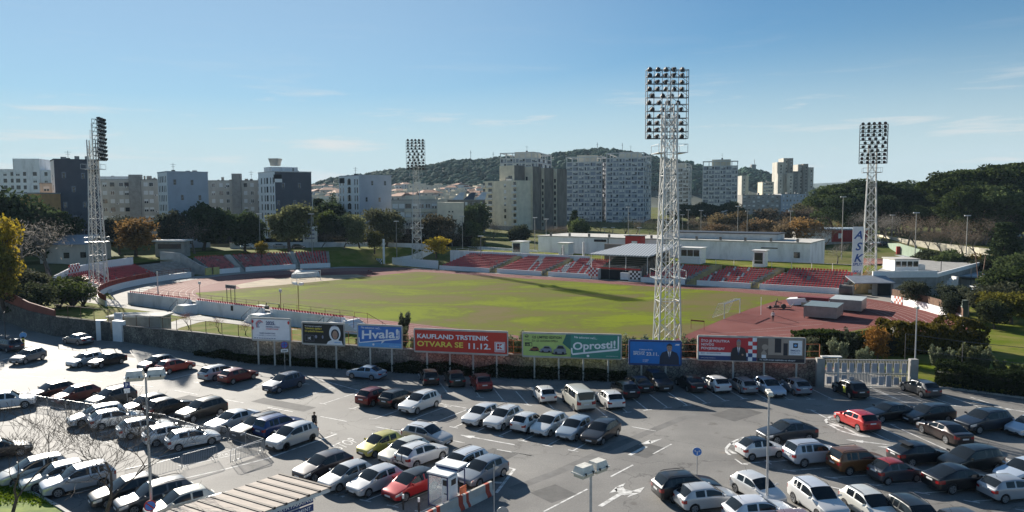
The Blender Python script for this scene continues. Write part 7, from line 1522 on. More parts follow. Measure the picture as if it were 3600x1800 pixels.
CARS=[
 (('f',89,1281),'cross',-101,'grey crossover alone at the far left of the back row',GRY),(('f',281,1293),'hatch',-116,'silver white hatchback beside a black coupe like crossover, back left',LSV),(('f',354,1296),'coupe',-116,'black sporty crossover beside the silver white hatchback, back left',BLK,dict(scale=.92)),
 (('m',6,1236),'suv',150,'dark blue car cut by the left edge near the keep right sign',NVY),(('f',231,1209),'sedan',153,'dark grey saloon parked against the wall by the yellow door',GRY),
 (('m',565,1297),'hatch',-122,'dark hatchback with sun glint behind the bright red hatchback',DGR),(('r',595,1316),'golf',58,'orange red hatchback in the back row, under the left street lamp head',(.30,.022,.012)),
 (('m',793,1331),'estate',58,'silver estate showing its rear beside a dark red hatchback',SIL),(('r',819,1352),'golf',58,'dark red hatchback right of the silver estate',DRD),
 (('f',981,1383),'suv',-122,'dark blue SUV alone in the middle of the back row',(.030,.055,.10)),(('f',1238,1331),'saloon',158,'light blue saloon in the shade of the wall below the blue billboard',PBL),
 (('r',1310,1431),'cross',58,'dark red small SUV left of a black small SUV',DRD),(('r',1391,1438),'cross',58,'black small SUV between the dark red and the white SUV',(.012,.011,.012)),(('f',1466,1458),'suv',-124,'white SUV facing the camera at the end of the dark red and black pair',WH),
 (('R',1518,1360),'hatch',104,'brown black hatchback in deep shade under the red billboard',(.035,.022,.016)),(('R',1610,1366),'golf',104,'dark green grey hatchback in deep shade under the red billboard',(.025,.032,.026)),(('R',1705,1382),'cross',104,'dark red small SUV with black roof, rear to the camera, by the undergrowth',(.24,.022,.016),dict(roof=BLK)),
 (('f',1688,1500),'hatch',-124,'white hatchback at the left end of the middle white row',WH),(('f',1768,1515),'cross',-124,'white SUV second in the middle white row',WH),(('r',1856,1526),'city',56,'small white city car third in the middle white row, rear to the camera',WH,dict(roof=WH)),(('f',1933,1536),'hatch',-124,'white hatchback fourth in the middle row, left of the pale blue one',WH),(('f',2025,1551),'hatch',-124,'pale blue silver hatchback left of the black hatchback',(.30,.36,.42)),(('f',2118,1565),'golf',-124,'black hatchback at the right end of the middle row',(.018,.018,.022)),
 (('r',1898,1419),'hatch',104,'white hatchback left of the cream minibus, rear to the camera',WH,dict(scale=.96)),(('r',2019,1445),'van',104,'cream white minibus by the undergrowth under the green billboard',(.56,.55,.48)),(('r',2131,1439),'golf',102,'white hatchback right of the cream minibus',WH),
 (('R',2223,1408),'golf',102,'black hatchback right of the white hatchback next to the minibus',(.010,.011,.016)),(('R',2274,1388),'sedan',101,'black saloon in shade below the blue campaign billboard',BLK,dict(scale=.95)),(('F',2343,1381),'suv',-79,'black SUV facing out, below the right end of the blue billboard',(.008,.009,.014)),(('R',2460,1386),'sedan',100,'black saloon between the black SUV and a white hatchback at the wall',BLK),(('R',2546,1387),'golf',100,'white hatchback at the wall with sunlit roof edge, under the chequered billboard',WH),(('R',2644,1393),'estate',98,'small silver estate at the wall left of the pale blue white hatchback',(.30,.31,.32),dict(scale=.92)),(('F',2741,1402),'golf',-82,'pale blue white hatchback facing out at the wall near the gate',(.52,.60,.70)),(('R',2830,1396),'hatch',98,'silver hatchback just left of the metal gate',(.28,.30,.33)),(('R',3030,1408),'cross',97,'black crossover with a yellow side patch in front of the metal gate',BLK),(('R',3286,1404),'golf',99,'dark grey hatchback beside the ivy bank right of the gate',DGR),
 (('r',3017,1518),'golf',101,'bright red hatchback on the hatched island, right side',RED),(('f',3099,1487),'sedan',-167,'black saloon directly behind the bright red hatchback',BLK),(('m',3285,1491),'estate',-165,'black estate left of the dark blue grey seven seater',(.014,.014,.018)),(('r',3326,1561),'sedan',98,'dark brown saloon, rear to the camera, right of the bright red hatchback',(.030,.018,.017)),(('f',3442,1526),'suv',-165,'dark blue grey large SUV with roof rails at the right',(.018,.024,.036),dict(scale=1.05)),(('f',3614,1540),'hatch',-162,'white hatchback cut by the right edge, right of the blue grey SUV',(.60,.65,.72)),
 (('f',2730,1564),'coupe',-168,'dark slate coupe SUV behind the small white car with black roof',(.030,.036,.046)),(('r',2642,1621),'mini',15,'tiny white car with a black roof on the right hatched island',WH,dict(roof=BLK)),(('r',2826,1644),'boxy',13,'boxy silver SUV right of the tiny white car',(.44,.47,.52)),(('r',2985,1673),'boxy',12,'brown SUV with black roof rails between silver SUV and tiny grey car',BRN),(('r',3120,1706),'mini',14,'tiny grey car with a red fabric roof',(.055,.060,.072),dict(roof=(.35,.035,.02))),(('r',3346,1739),'coupe',11,'black SUV directly right of the tiny grey car with red roof',BLK),(('r',3531,1771),'hatch',10,'small silver grey hatchback near the lower right corner',(.34,.36,.39)),(('r',3203,1643),'coupe',10,'black hatchback SUV with roof spoiler behind the red roofed car',(.010,.012,.018),dict(scale=.95)),(('m',3445,1664),'mpv',-166,'very dark people carrier left of the right edge, behind a black SUV',(.012,.014,.014),dict(scale=1.06)),(('f',3592,1712),'golf',-162,'pale blue white car at the right edge behind the small silver hatchback',(.48,.55,.64)),
 (('r',2792,1768),'suv',-80,'white SUV facing the camera, lower right, left of another white one',WH,dict(roof=(.60,.63,.68))),(('r',2972,1792),'cross',-79,'rounded white SUV facing the camera right of the first white SUV',(.66,.66,.62)),(('r',2585,1731),'hatch',-68,'white small hatchback facing lower right beside the black estate SUV',WH,dict(scale=.97)),(('r',2369,1770),'suv',14,'black SUV right of the two way arrow, left of a silver hatchback',BLK),(('r',2441,1806),'hatch',14,'silver hatchback in front of the black SUV, lower middle right',(.48,.49,.50)),(('r',2622,1858),'golf',12,'white hatchback cut by the bottom edge right of the silver one',(.66,.67,.70)),(('m',3180,1868),'suv',-82,'black SUV cut by the bottom edge at the lower right',(.016,.018,.018)),(('m',2850,1905),'hatch',12,'mauve roofed car barely showing at the bottom edge',(.20,.13,.14)),(('m',3440,1900),'hatch',12,'dark car barely showing at the bottom right edge',DGR),
 (('m',196,1400),'golf',-122,'dark car with strong sun glint behind the crowd barriers on the left',(.035,.025,.022)),(('m',283,1412),'golf',-122,'dark red car with sun glint behind the crowd barriers on the left',(.13,.018,.014)),(('m',408,1428),'suv',-122,'dark grey SUV behind the barriers next to the parking sign',(.045,.048,.055)),(('m',530,1450),'golf',-124,'black car behind the left street lamp pole',(.015,.015,.018)),(('r',562,1468),'golf',55,'black hatchback right of the left street lamp pole behind the barriers',BLK),(('r',774,1461),'suv',-125,'black SUV behind the barriers left of a silver saloon',(.016,.015,.016)),(('f',787,1524),'sedan',-125,'silver saloon at the corner of the crowd barriers',(.50,.51,.53)),(('f',878,1545),'estate',-125,'black estate between the silver saloon and the blue boxy SUV',BLK),(('R',908,1548),'boxy',55,'dark blue boxy SUV with roof rails beside the silver hatchback with dark wheels',(.020,.045,.15)),(('f',1006,1584),'mpv',-124,'silver tall hatchback with dark wheels at the row end, near the walking person',(.50,.51,.51),dict(rim=(.02,.02,.02))),
 (('f',287,1503),'estate',-138,'white estate facing the camera left of a white hatchback, left side',WH),(('r',357,1513),'golf',40,'white hatchback facing away behind the bare tree twigs',WH),(('r',459,1547),'golf',40,'white hatchback left of the lamp pole in the left row',(.64,.64,.62)),(('r',550,1572),'golf',39,'white hatchback behind the lamp pole in the left row',WH),(('r',628,1588),'hatch',39,'white hatchback at the right end of the left white row',WH),(('f',88,1436),'pickup',30,'white pickup at the left edge below the barriers',(.55,.57,.60)),(('f',73,1604),'golf',40,'black car behind the trunk of the left edge tree',(.022,.018,.018)),
 (('f',55,1713),'mpv',-139,'silver people carrier at the left edge, first of three silver cars',(.46,.45,.43)),(('f',130,1732),'golf',-139,'silver hatchback in the middle of the three silver cars, lower left',(.44,.44,.42)),(('f',205,1751),'suv',-139,'silver SUV nearest of the three silver cars in the lower left',(.44,.46,.50)),(('f',378,1788),'golf',-139,'black hatchback behind the trunk of the nearest bare tree',(.020,.020,.022)),(('f',472,1812),'estate',-139,'dark grey estate left of the lamp pole at the bottom',(.07,.075,.085)),(('f',575,1838),'hatch',-139,'cream white boxy hatchback behind the round no stopping sign',CRM),(('f',700,1866),'hatch',-139,'white hatchback tucked behind the slatted roof at the bottom',(.60,.64,.70)),
 (('f',1105,1695),'golf',-131,'dark aubergine car behind the slatted roof',(.035,.026,.032)),(('f',1191,1731),'hatch',-131,'silver one box small car between the aubergine and silver hatchbacks',(.42,.43,.44),dict(scale=.96)),(('f',1294,1749),'hatch',-131,'silver hatchback left of the red car in the front row',(.50,.50,.51),dict(scale=.97)),(('f',1424,1765),'hatch',-131,'red hatchback with a black roof beside the glass pay shelter',(.42,.016,.018),dict(roof=BLK)),(('f',1684,1714),'hatch',-130,'steel grey hatchback right of the glass pay shelter',(.20,.23,.27)),
 (('f',1317,1611),'city',-131,'pale yellow small car',(.52,.46,.10)),(('f',1402,1636),'hatch',-131,'dirty cream hatchback right of the pale yellow small car',(.55,.54,.47)),(('r',1463,1651),'cross',49,'white SUV with a rear bike rack, facing away',WH),(('f',1600,1692),'estate',-131,'white estate behind the glass pay shelter',(.64,.66,.69)),(('f',1526,1579),'cross',-30,'two tone silver crossover facing right behind the yellow car',(.40,.40,.40),dict(roof=(.62,.63,.64)))]
for c in CARS:
    t=place(c[0],c[1],c[2],c[3],c[4],**(c[5] if len(c) >5 else {}))
    if 'yellow side patch' in c[3]:
        m=MB();m.box(-.75,.895,.45,-.35,.915,1.02);m.build('yellow_patch',mat('yellow_vinyl',(.60,.56,.05),.5,.05,2),t);text_obj('lettering','DRIVE',.30,M['plate'],t,Matrix(((-1,0,0,1.35),(0,0,1,.915),(0,1,0,.72),(0,0,0,1))),.004)
    if 'bike rack' in c[3]:
        m=MB()
        for y in (-.3,.3):m.tube([(-2.1,y,.55),(-2.3,y,.75),(-2.22,y,1.25)],.03,6)
        m.tube([(-2.3,-.5,.75),(-2.3,.5,.75)],.03,6);m.tube([(-2.22,-.35,1.25),(-2.22,.35,1.25)],.025,6);m.build('bike_rack',M['black'],t)
    if 'roof spoiler' in c[3]:m=MB();m.obox((-1.25,0,1.60),(.22,0,.02),(0,.62,0),(0,0,.025));m.build('roof_spoiler',M['black'],t)
# ================================================================== street furniture, sports gear, people
# --- car park lamps with box heads
def lamp_head(t,o,d,s,k):
    m=MB();a=Vector((-d.y,d.x,0));z=Vector((0,0,1))
    lo=[o+d*(sx*.36*s) +a*(sy*.28*s) for sx,sy in ((-1,-1),(1,-1),(1,1),(-1,1))];hi=[o+d*(sx*.29*s) +a*(sy*.21*s) +z*(.26*s) for sx,sy in ((-1,-1),(1,-1),(1,1),(-1,1))]
    m.add([tuple(p) for p in lo+hi],[(4,5,6,7),(0,1,5,4),(1,2,6,5),(2,3,7,6),(3,0,4,7)]);m.obox(o -z*.02*s,d*(.40*s),a*(.32*s),z*(.025*s));m.W('lamp_head',M['lamp_white'],t)
    g=MB();g.obox(o -z*.11*s,d*(.33*s),a*(.25*s),z*(.08*s));g.W('diffuser',M['lens'],t)
    c=MB()
    for sx,sy in ((-.6,-1),(.6,-1),(-.6,1),(.6,1)):c.obox(o+d*(sx*.36*s) +a*(sy*.32*s),d*.03,a*.03,z*.06)
    c.W('clip',M['black'],t)
M['lamp_white'] =mat('lamp_casing',(.62,.60,.54),.6,.18,4);M['lens'] =mat('lamp_lens',(.50,.46,.36),.2,.1,6)
def lamp(label,px,py,y,zfoot,ang,s=1.0,double=True,r=.075,spread=.42):
    p=D(px,py,y);t=empty('street_lamp',(p.x,p.y,0),label=label,cat='street lamp');m=MB();m.tube([(p.x,p.y,0),(p.x,p.y,p.z*.45),(p.x,p.y,p.z)],[r*1.35,r,r*.8],10);m.W('pole',M['steel'],t)
    d=Vector((math.cos(R(ang)),math.sin(R(ang)),0))
    for k in ((-1,1) if double else (1,)):lamp_head(t,p+d*(spread*s*k) +Vector((0,0,.05)),d,s,k)
    return t
lamp('double headed lamp post on the left, in front of the red hatchback',512,1322,43,0,18,1.35)
lamp('double headed lamp post cut by the bottom edge in the centre',2077,1652,33,0,42,1.12)
lamp('lamp post on the right in front of the wall row, heads seen edge on',2704,1385,45.5,0,82,.62,True,.07)
lamp('thin lamp post beside the right pillar of the metal gate',3224,1084,76.5,0,90,.55,False,.07,0)
# round no stopping sign on the left lamp post
p=D(528,1778,42.4);t=empty('traffic_sign',p,label='round no stopping sign with red rim on the left lamp post',cat='sign');n_=(-p).normalized();n_=Vector((-p.x,-p.y,0)).normalized()
m=MB();m.disc(p,n_,.34,24,0,th=.02);m.W('rim',M['red'],t);m=MB();m.disc(p+n_*.024,n_,.27,24);m.W('face',M['bb_blue'],t);a=n_.cross(Vector((0,0,1)));m=MB();m.obox(p+n_*.03,(a*.7+Vector((0,0,.7))) *.26,(a*.7 -Vector((0,0,.7))) *.035,n_*.003);m.W('bar',M['red'],t)
def post_sign(label,px,py,pyb,shape,y=None,r=.3):
    g=G(px,pyb) if y is None else Vector((D(px,pyb,y).x,y,0));z=D(px,py,g.y).z;t=empty('traffic_sign',g,label=label,cat='sign');c=Vector((g.x,g.y,z));n_=Vector((-g.x,-g.y,0)).normalized()
    m=MB();m.tube([g,(g.x,g.y,z+r)],.035,6);m.W('post',M['steel'],t);return t,c+n_*.05,n_
t,c,n_=post_sign('round blue two way arrow sign on a thin post behind the black SUV',2450,1587,1672,'round')
m=MB();m.disc(c,n_,.32,24,0,th=.015);m.W('rim',M['white_clean'],t);m=MB();m.disc(c+n_*.02,n_,.29,24);m.W('face',M['bb_blue'],t);a=Vector((0,0,1)).cross(n_);m=MB()
q=c+n_*.026;Z=Vector((0,0,1));m.obox(q -Z*.1,a*.03,Z*.12,n_*.002)
for s in (-1,1):m.beam(q,q+a*(s*.13) +Z*.05,.05,.006);m.add([tuple(q+a*(s*.22) +Z*.05),tuple(q+a*(s*.11) +Z*.14),tuple(q+a*(s*.11) -Z*.04)],[(0,1,2),(2,1,0)])
m.W('arrows',M['white_clean'],t)
t,c,n_=post_sign('blue parking sign with a white plate on a thin post by the barriers',450,1353,1450,'p');a=Vector((0,0,1)).cross(n_);m=MB();m.obox(c,a*.27,n_*.01,Z*.32);m.W('blue_panel',M['bb_navy'],t);m=MB();m.obox(c -Z*.56,a*.25,n_*.01,Z*.2);m.W('plate',M['white_clean'],t);T_on('lettering','P',c+n_*.016 -a*.12 -Z*.16,a,.45,M['white_clean'],t,.012)
t,c,n_=post_sign('round blue keep right sign on a yellow and black striped bollard, far left',83,1178,1214,'k');m=MB();m.disc(c,n_,.42,24,0,th=.02);m.W('rim',M['white_clean'],t);m=MB();m.disc(c+n_*.024,n_,.38,24);m.W('face',M['bb_sky'],t);a=Vector((0,0,1)).cross(n_);m=MB();m.beam(c+n_*.03+a*-.15+Z*.15,c+n_*.03+a*.18 -Z*.18,.08,.006);m.W('arrow',M['white_clean'],t)
m=MB();g=t.location
for i in range(6):m.tube([(g.x,g.y -.05,.2*i),(g.x,g.y -.05,.2*(i+1))],.17,10,i % 2)
m.W('striped_bollard',[M['bb_yellow'],M['black']],t)
t,c,n_=post_sign('white backed round sign with a plate against the dark wall on the left',192,1126,1186,'w',y=114.5);m=MB();m.disc(c,n_,.36,20,0,th=.02);a=Vector((0,0,1)).cross(n_);m.obox(c -Z*.62,a*.36,n_*.01,Z*.2);m.W('sign_face',M['white_clean'],t)
t,c,n_=post_sign('pink ringed no stopping sign with a tow away plate below the handball billboard',1002,1212,1300,'n');a=Vector((0,0,1)).cross(n_);m=MB();m.disc(c,n_,.40,24,0,th=.02);m.W('rim',M['bb_pink'],t);m=MB();m.disc(c+n_*.024,n_,.33,24);m.W('face',M['bb_blue'],t);m=MB();m.obox(c+n_*.03,a*.36,n_*.003,Z*.04);m.obox(c+n_*.034,a*.04,n_*.003,Z*.36);m.W('cross',M['bb_pink'],t);m=MB();m.obox(c -Z*.68,a*.40,n_*.01,Z*.18);m.W('plate',M['white_clean'],t);m=MB();m.obox(c -Z*.70+n_*.014,a*.26,n_*.003,Z*.05);m.W('pictogram',M['black'],t)
t,c,n_=post_sign('grey post with the backs of two traffic signs beside the concrete barrier',1738,1640,1880,'b',r=.1);m=MB();a=Vector((0,0,1)).cross(n_);m.add([tuple(c+a*.02 -Z*.25),tuple(c+a*.34),tuple(c+a*.1+Z*.05)],[(0,1,2),(2,1,0)]);m.disc(c+a*.5 -Z*2.75,n_,.36,20,0,th=.02);m.add([tuple(c+a*.25 -Z*2.05),tuple(c+a*.85 -Z*2.15),tuple(c+a*.45 -Z*1.75)],[(0,1,2),(2,1,0)]);m.W('sign_back',M['steel'],t)
t=empty('lamp_post',G(22,1215),label='thin dark post beside the dark blue car at the left edge',cat='post');m=MB();p=G(22,1228);m.tube([p,p+Vector((0,0,5.0))],.05,6);m.W('pole',M['darkmetal'],t)

# --- crowd barriers
def barrier_mesh(L=2.5,h=1.08):
    m=MB();m.tube([(-L/2,0,.1),(-L/2,0,h -.1),(-L/2+.1,0,h),(L/2 -.1,0,h),(L/2,0,h -.1),(L/2,0,.1)],.021,6);m.tube([(-L/2,0,.2),(L/2,0,.2)],.017,5)
    for x in np.linspace(-L/2,L/2,21)[1:-1]:m.beam((x,0,.2),(x,0,h),.014)
    fr_=m.mesh('frame',M['steel']);m=MB()
    for x in (-L/2+.28,L/2 -.28):m.tube([(x,-.32,.01),(x,-.2,.14),(x,0,.2),(x,.2,.14),(x,.32,.01)],.016,5)
    return fr_,m.mesh('feet',M['steel'])
BF,BT=barrier_mesh()
bprev=None
def barriers(a,b,n,label,reuse=True):
    a,b=G(*a),G(*b);d=(b -a);ang=math.atan2(d.y,d.x);L=d.length/n
    for i in range(n):
        q=a.lerp(b,(i+.5) /n);t=empty('crowd_barrier',q,ang+rnd.uniform(-.03,.03),label,'barrier','galvanised crowd barriers');t.scale=((L -.06) /2.5,1,1);inst('frame',BF,t);inst('feet',BT,t)
barriers((-20,1415),(98,1420),2,'crowd barrier in the pair above the white pickup at the left edge');barriers((104,1426),(586,1502),7,'crowd barrier in the long line in front of the dark left cars');barriers((592,1508),(720,1548),2,'crowd barrier in the run before the silver saloon');barriers((724,1530),(800,1548),1,'crowd barrier turned in front of the silver saloon');barriers((803,1548),(930,1592),2,'crowd barrier in the pair before the blue boxy SUV')
barriers((640,1650),(765,1616),1,'crowd barrier standing alone with its shadow below the left white cars');barriers((532,1686),(640,1656),1,'crowd barrier left of the lone one below the left white cars');barriers((810,1632),(926,1598),1,'crowd barrier standing at the row end by the silver tall hatchback');barriers((828,1626),(930,1590),1,'second crowd barrier doubled up by the silver tall hatchback');barriers((262,1745),(350,1722),1,'crowd barrier behind the nearest silver SUV in the lower left');barriers((440,1704),(528,1684),1,'crowd barrier left of the lamp pole below the left white cars')

# --- slatted roof at the bottom edge with its sign
def at3(px,py,z):return G(px,py,z)
zr=3.0;A_=at3(985,1668,zr);B_=at3(1160,1714,zr);C_=at3(730,1752,zr);Dv=C_ -A_
t=empty('pay_station_roof',Vector((A_.x,A_.y,0)),label='timber slatted flat roof of the parking pay station at the bottom edge',cat='shelter')
e1=(B_ -A_);e1.z=0;e2=Dv.copy();e2.z=0;L1,L2=e1.length,9.5;e1=e1.normalized();e2=e2.normalized();o=Vector((A_.x,A_.y,zr));M['slat'] =mat('pale_planks',(.44,.37,.31),.8,.16,1.2,stretch=(1,4,1))
m=MB();m.obox(o+e1*(L1/2) +e2*(L2/2) -Z*.14,e1*(L1/2),e2*(L2/2),Z*.12);m.W('roof_deck',M['white'],t)
k=13
for i in range(k):m=MB();m.obox(o+e1*(L1/2) +e2*(L2*(i+.5) /k) +Z*.0,e1*(L1/2+.05),e2*(L2/k*.40),Z*.03);m.W('plank',M['slat'],t)
m=MB()
for i in range(k):m.obox(o+e1*(L1/2) +e2*(L2*(i+.02) /k) +Z*.0,e1*(L1/2+.04),e2*.085,Z*.07)
m.W('dark_joint',mat('dark_batten',(.045,.028,.02),.7,.2,3),t)
m=MB();m.obox(o+e1*(L1 -.9) +e2*(L2/2+.6) -Z*1.7,e1*.1,e2*(L2/2 -.8),Z*1.45);m.W('side_wall',M['white'],t)
nn=e1.copy();du=-e2;so=o+e1*(L1 -.78)
m=MB();m.obox(so+e2*2.1 -Z*.66,e1*.01,e2*1.6,Z*.21);m.obox(so+e2*2.1 -Z*1.16,e1*.01,e2*1.6,Z*.21);m.W('blue_sign',M['bb_navy'],t)
T_on('lettering','NAPLATA PARKINGA',so+e2*3.6 -Z*.76+nn*.016,du,.34,M['white_clean'],t,.006);T_on('lettering','CAR PARK PAYMENT',so+e2*3.6 -Z*1.26+nn*.016,du,.31,M['white_clean'],t,.004)

# --- glass pay shelter, bollards and concrete barriers
P1,P2,P3,P4=G(1507,1778),G(1562,1790),G(1632,1741),G(1540,1762)
ang=R(50);a=Vector((math.cos(R(-31)),math.sin(R(-31)),0));b_=Vector((math.cos(R(59)),math.sin(R(59)),0));o=P1
t=empty('pay_shelter',o,label='small glass parking pay shelter with blue posts and a ticket machine',cat='kiosk');M['bluemetal'] =mat('dark_blue_metal',(.025,.04,.12),.45,.1,4)
_g,_nt,_b,_o=_new('clear_glass');_b.inputs['Base Color'].default_value=(.8,.88,.9,1);_b.inputs['Roughness'].default_value=.02;_b.inputs['Alpha'].default_value=.22;M['clear'] =_g
w1,w2,h=1.5,1.9,2.15
m=MB()
for u,v in ((0,0),(w1,0),(w1,w2),(0,w2),(w1,w2*.45)):m.beam(o+a*u+b_*v,o+a*u+b_*v+Z*h,.08)
for z in (.1,h -.05):m.beam(o+Z*z,o+a*w1+Z*z,.06);m.beam(o+Z*z,o+b_*w2+Z*z,.06);m.beam(o+a*w1+Z*z,o+a*w1+b_*w2+Z*z,.06);m.beam(o+b_*w2+Z*z,o+a*w1+b_*w2+Z*z,.06)
m.W('frame',M['bluemetal'],t)
m=MB();m.obox(o+a*(w1/2) +Z*(h/2),a*(w1/2 -.06),b_*.006,Z*(h/2 -.15));m.obox(o+b_*(w2/2) +Z*(h/2),a*.006,b_*(w2/2 -.06),Z*(h/2 -.15));m.W('glass_pane',M['clear'],t)
m=MB();m.obox(o+a*(w1/2) +b_*(w2*.28) +Z*(h+.05),a*(w1/2+.1),b_*(w2*.30),Z*.05);m.W('roof',M['white_clean'],t);m=MB();m.obox(o+a*(w1/2) +b_*(w2*.80) +Z*(h+.28),a*(w1/2+.15),b_*(w2*.30),Z*.05);m.W('raised_roof',M['white_clean'],t);m=MB();m.obox(o+a*(w1/2) +b_*(w2*.52) +Z*(h+.16),a*(w1/2+.1),b_*.03,Z*.12);m.W('fascia',M['bluemetal'],t)
m=MB();q=o+a*(w1 -.15) +b_*(w2*.24);m.obox(q+Z*1.15,a*.3,b_*.45,Z*.95);m.W('ticket_machine',M['white_clean'],t);m=MB();m.obox(q+Z*.12,a*.29,b_*.44,Z*.12);m.obox(q+Z*1.75+a*.31,a*.01,b_*.24,Z*.18);m.obox(q+Z*1.75 -b_*.46,a*.2,b_*.01,Z*.18);m.obox(q+Z*1.05 -b_*.46,a*.12,b_*.01,Z*.03);m.W('screen',M['black'],t)
m=MB();m.obox(o+a*(w1+.05) +b_*(w2*.86) +Z*.55,a*.03,b_*.34,Z*.5);m.W('striped_guard',mat('orange_stripe',(.50,.10,.03),.6,.15,2),t)
for i,(px,py) in enumerate([(1418,1792),(1473,1805)]):
    q=G(px,py);t=empty('bollard',q,label=('black bollard with a white top beside the red hatchback','black bollard with a white top nearest the glass shelter')[i],cat='bollard',group='black bollards by the pay shelter');m=MB();m.tube([q,q+Z*.75],.06,10);m.W('post',M['black'],t);m=MB();m.tube([q+Z*.75,q+Z*1.0],.07,10);m.W('cap',M['white_clean'],t)
def jersey(pa,pb,n,label,lett=False):
    a_,b2=G(*pa),G(*pb);d=(b2 -a_);L=d.length/n;d=d.normalized();s=Vector((-d.y,d.x,0))
    for i in range(n):
        q=a_+d*(L*(i+.5));t=empty('concrete_barrier',q,label=label[i],cat='barrier',group='red and white concrete barriers');prof=[(-.30,0),(.30,0),(.28,.12),(.12,.34),(.09,.86),(-.09,.86),(-.12,.34),(-.28,.12)];m=MB()
        seg=((-.5,-.42,1),(-.42,.22,0),(.22,.38,1),(.38,.5,0))
        for u0,u1,mi in seg:
            vs=[tuple(q+d*(L*.985*u) +s*x+Z*z) for u in (u0,u1) for x,z in prof];m.add(vs,[(k_,(k_+1) % 8,8+(k_+1) % 8,8+k_) for k_ in range(8)],mi)
        e=[tuple(q+d*(L*.985*u) +s*x+Z*z) for u in (-.5,.5) for x,z in prof];m.add(e,[(7,6,5,4,3,2,1,0),(8,9,10,11,12,13,14,15)],1);m.W('body',[M['conc_light'],M['red_barrier']],t)
M['red_barrier'] =mat('red_barrier_paint',(.42,.06,.03),.7,.2,2)
jersey((1535,1830),(1728,1735),2,('red and white concrete barrier in front of the glass pay shelter','red and white concrete barrier right of the glass pay shelter'))
jersey((1430,1885),(1532,1832),1,('red and white concrete barrier cut by the bottom edge',))

# --- metal gate
gl,gr=D(2898,1360,GATE_L.y -.1),D(3190,1362,GATE_R.y -.1);gl.z=0;gr.z=0;zt_=D(2905,1262,gl.y).z;d=(gr -gl);L=d.length;d=d.normalized();nn=d.cross(Z)
t=empty('metal_gate',gl,label='wide white barred metal gate with pale infill sheets at the end of the stone wall',cat='gate')
for u0,u1 in ((0,.5),(.502,1)):
    m=MB();pts=[gl+d*(L*u) for u in (u0,u1)]
    for z in (.12,zt_*.5,zt_ -.05):m.beam(pts[0] +Z*z,pts[1] +Z*z,.09)
    for u in np.linspace(u0,u1,28):m.beam(gl+d*(L*u) +Z*.12,gl+d*(L*u) +Z*(zt_ -.02),.035)
    m.W('leaf_bars',M['conc_light'],t)
for i,u in enumerate(np.linspace(.03,.93,11)):
    m=MB();m.obox(gl+d*(L*(u+.028)) +Z*(zt_*.70) -nn*.05,d*(L*.030),nn*.01,Z*(zt_*.17));m.build('infill_sheet',M['gate_sheet'] if 'gate_sheet' in M else M.setdefault('gate_sheet',mat('pale_sheet',(.48,.51,.60),.7,.1,1)),t,world=True)
    if i not in (4,5):m=MB();m.obox(gl+d*(L*(u+.028)) +Z*(zt_*.25) -nn*.05,d*(L*.030),nn*.01,Z*(zt_*(.13+.03*(i % 3))));m.W('infill_sheet',M['gate_sheet'],t)
for q in (gl -d*.5,gr+d*.5):m=MB();m.obox(q+Z*(zt_/2+.05),d*.38,nn*.3,Z*(zt_/2+.05));m.W('pillar',M['conc'] if q is not gl else M['conc'],t)
m=MB();m.beam(gl+d*1.3+Z*0,gl+d*1.3+Z*(zt_+.25),.12);m.obox(gl+d*.6+Z*(zt_+.25),d*1.0,nn*.3,Z*.06);m.W('lintel',M['white'],t)
fence('wire_fence','tall grey wire fence posts with sagging wire among the shrubs above the ivy bank',[G(3205,1330) +Vector((0,1.5,.2))] +[p+Vector((0,3,.3)) for p in BANK[1:]],[.4] *6,4.2,5.5,M['darkmetal'],(1.0,.62))
q=G(3195,1232);t=empty('white_cabinet',q,label='plain white cabinet standing under the russet hedge',cat='cabinet');m=MB();m.box(q.x -.9,q.y -.4,0,q.x+.9,q.y+.4,2.3);m.box(q.x -.95,q.y -.45,2.3,q.x+.95,q.y+.45,2.4);m.box(q.x -.02,q.y -.42,.2,q.x+.02,q.y -.4,2.2);m.W('body',M['white'],t)
q=G(3440,1050);t=empty('white_shed',q,label='small white kiosk with a pole tripod in the garden on the right',cat='kiosk');m=MB();m.box(q.x -1.2,q.y -.8,0,q.x+1.0,q.y+1,2.3);m.W('wall',M['white_clean'],t);m=MB();m.box(q.x -1.3,q.y -.9,2.3,q.x+2.6,q.y+1.1,2.42);m.W('roof',M['white'],t);m=MB();m.beam(q+Z*2.4,q+Vector((-1,0,9)),.12);m.beam(q+Vector((.4,0,2.4)),q+Vector((1.0,0,8.2)),.12);m.W('poles',M['rust'],t)
for i,(px,pb,pt,lab) in enumerate([(3405,1115,1040,'short dark lamp post on the garden lawn'),(3305,1030,918,'tall thin dark pole before the clubhouse'),(3412,1020,945,'tall thin dark pole right of the clubhouse stairs')]):
    q=G(px,pb);t=empty('pole',q,label=lab,cat='pole');m=MB();m.tube([q,q+Z*D(px,pt,q.y).z],.07,6);m.W('pole',M['darkmetal'],t)
    if i == 0:m=MB();z=D(px,pt,q.y).z;m.box(q.x -.35,q.y -.2,z,q.x+.35,q.y+.2,z+.45);m.W('lamp',M['darkmetal'],t)

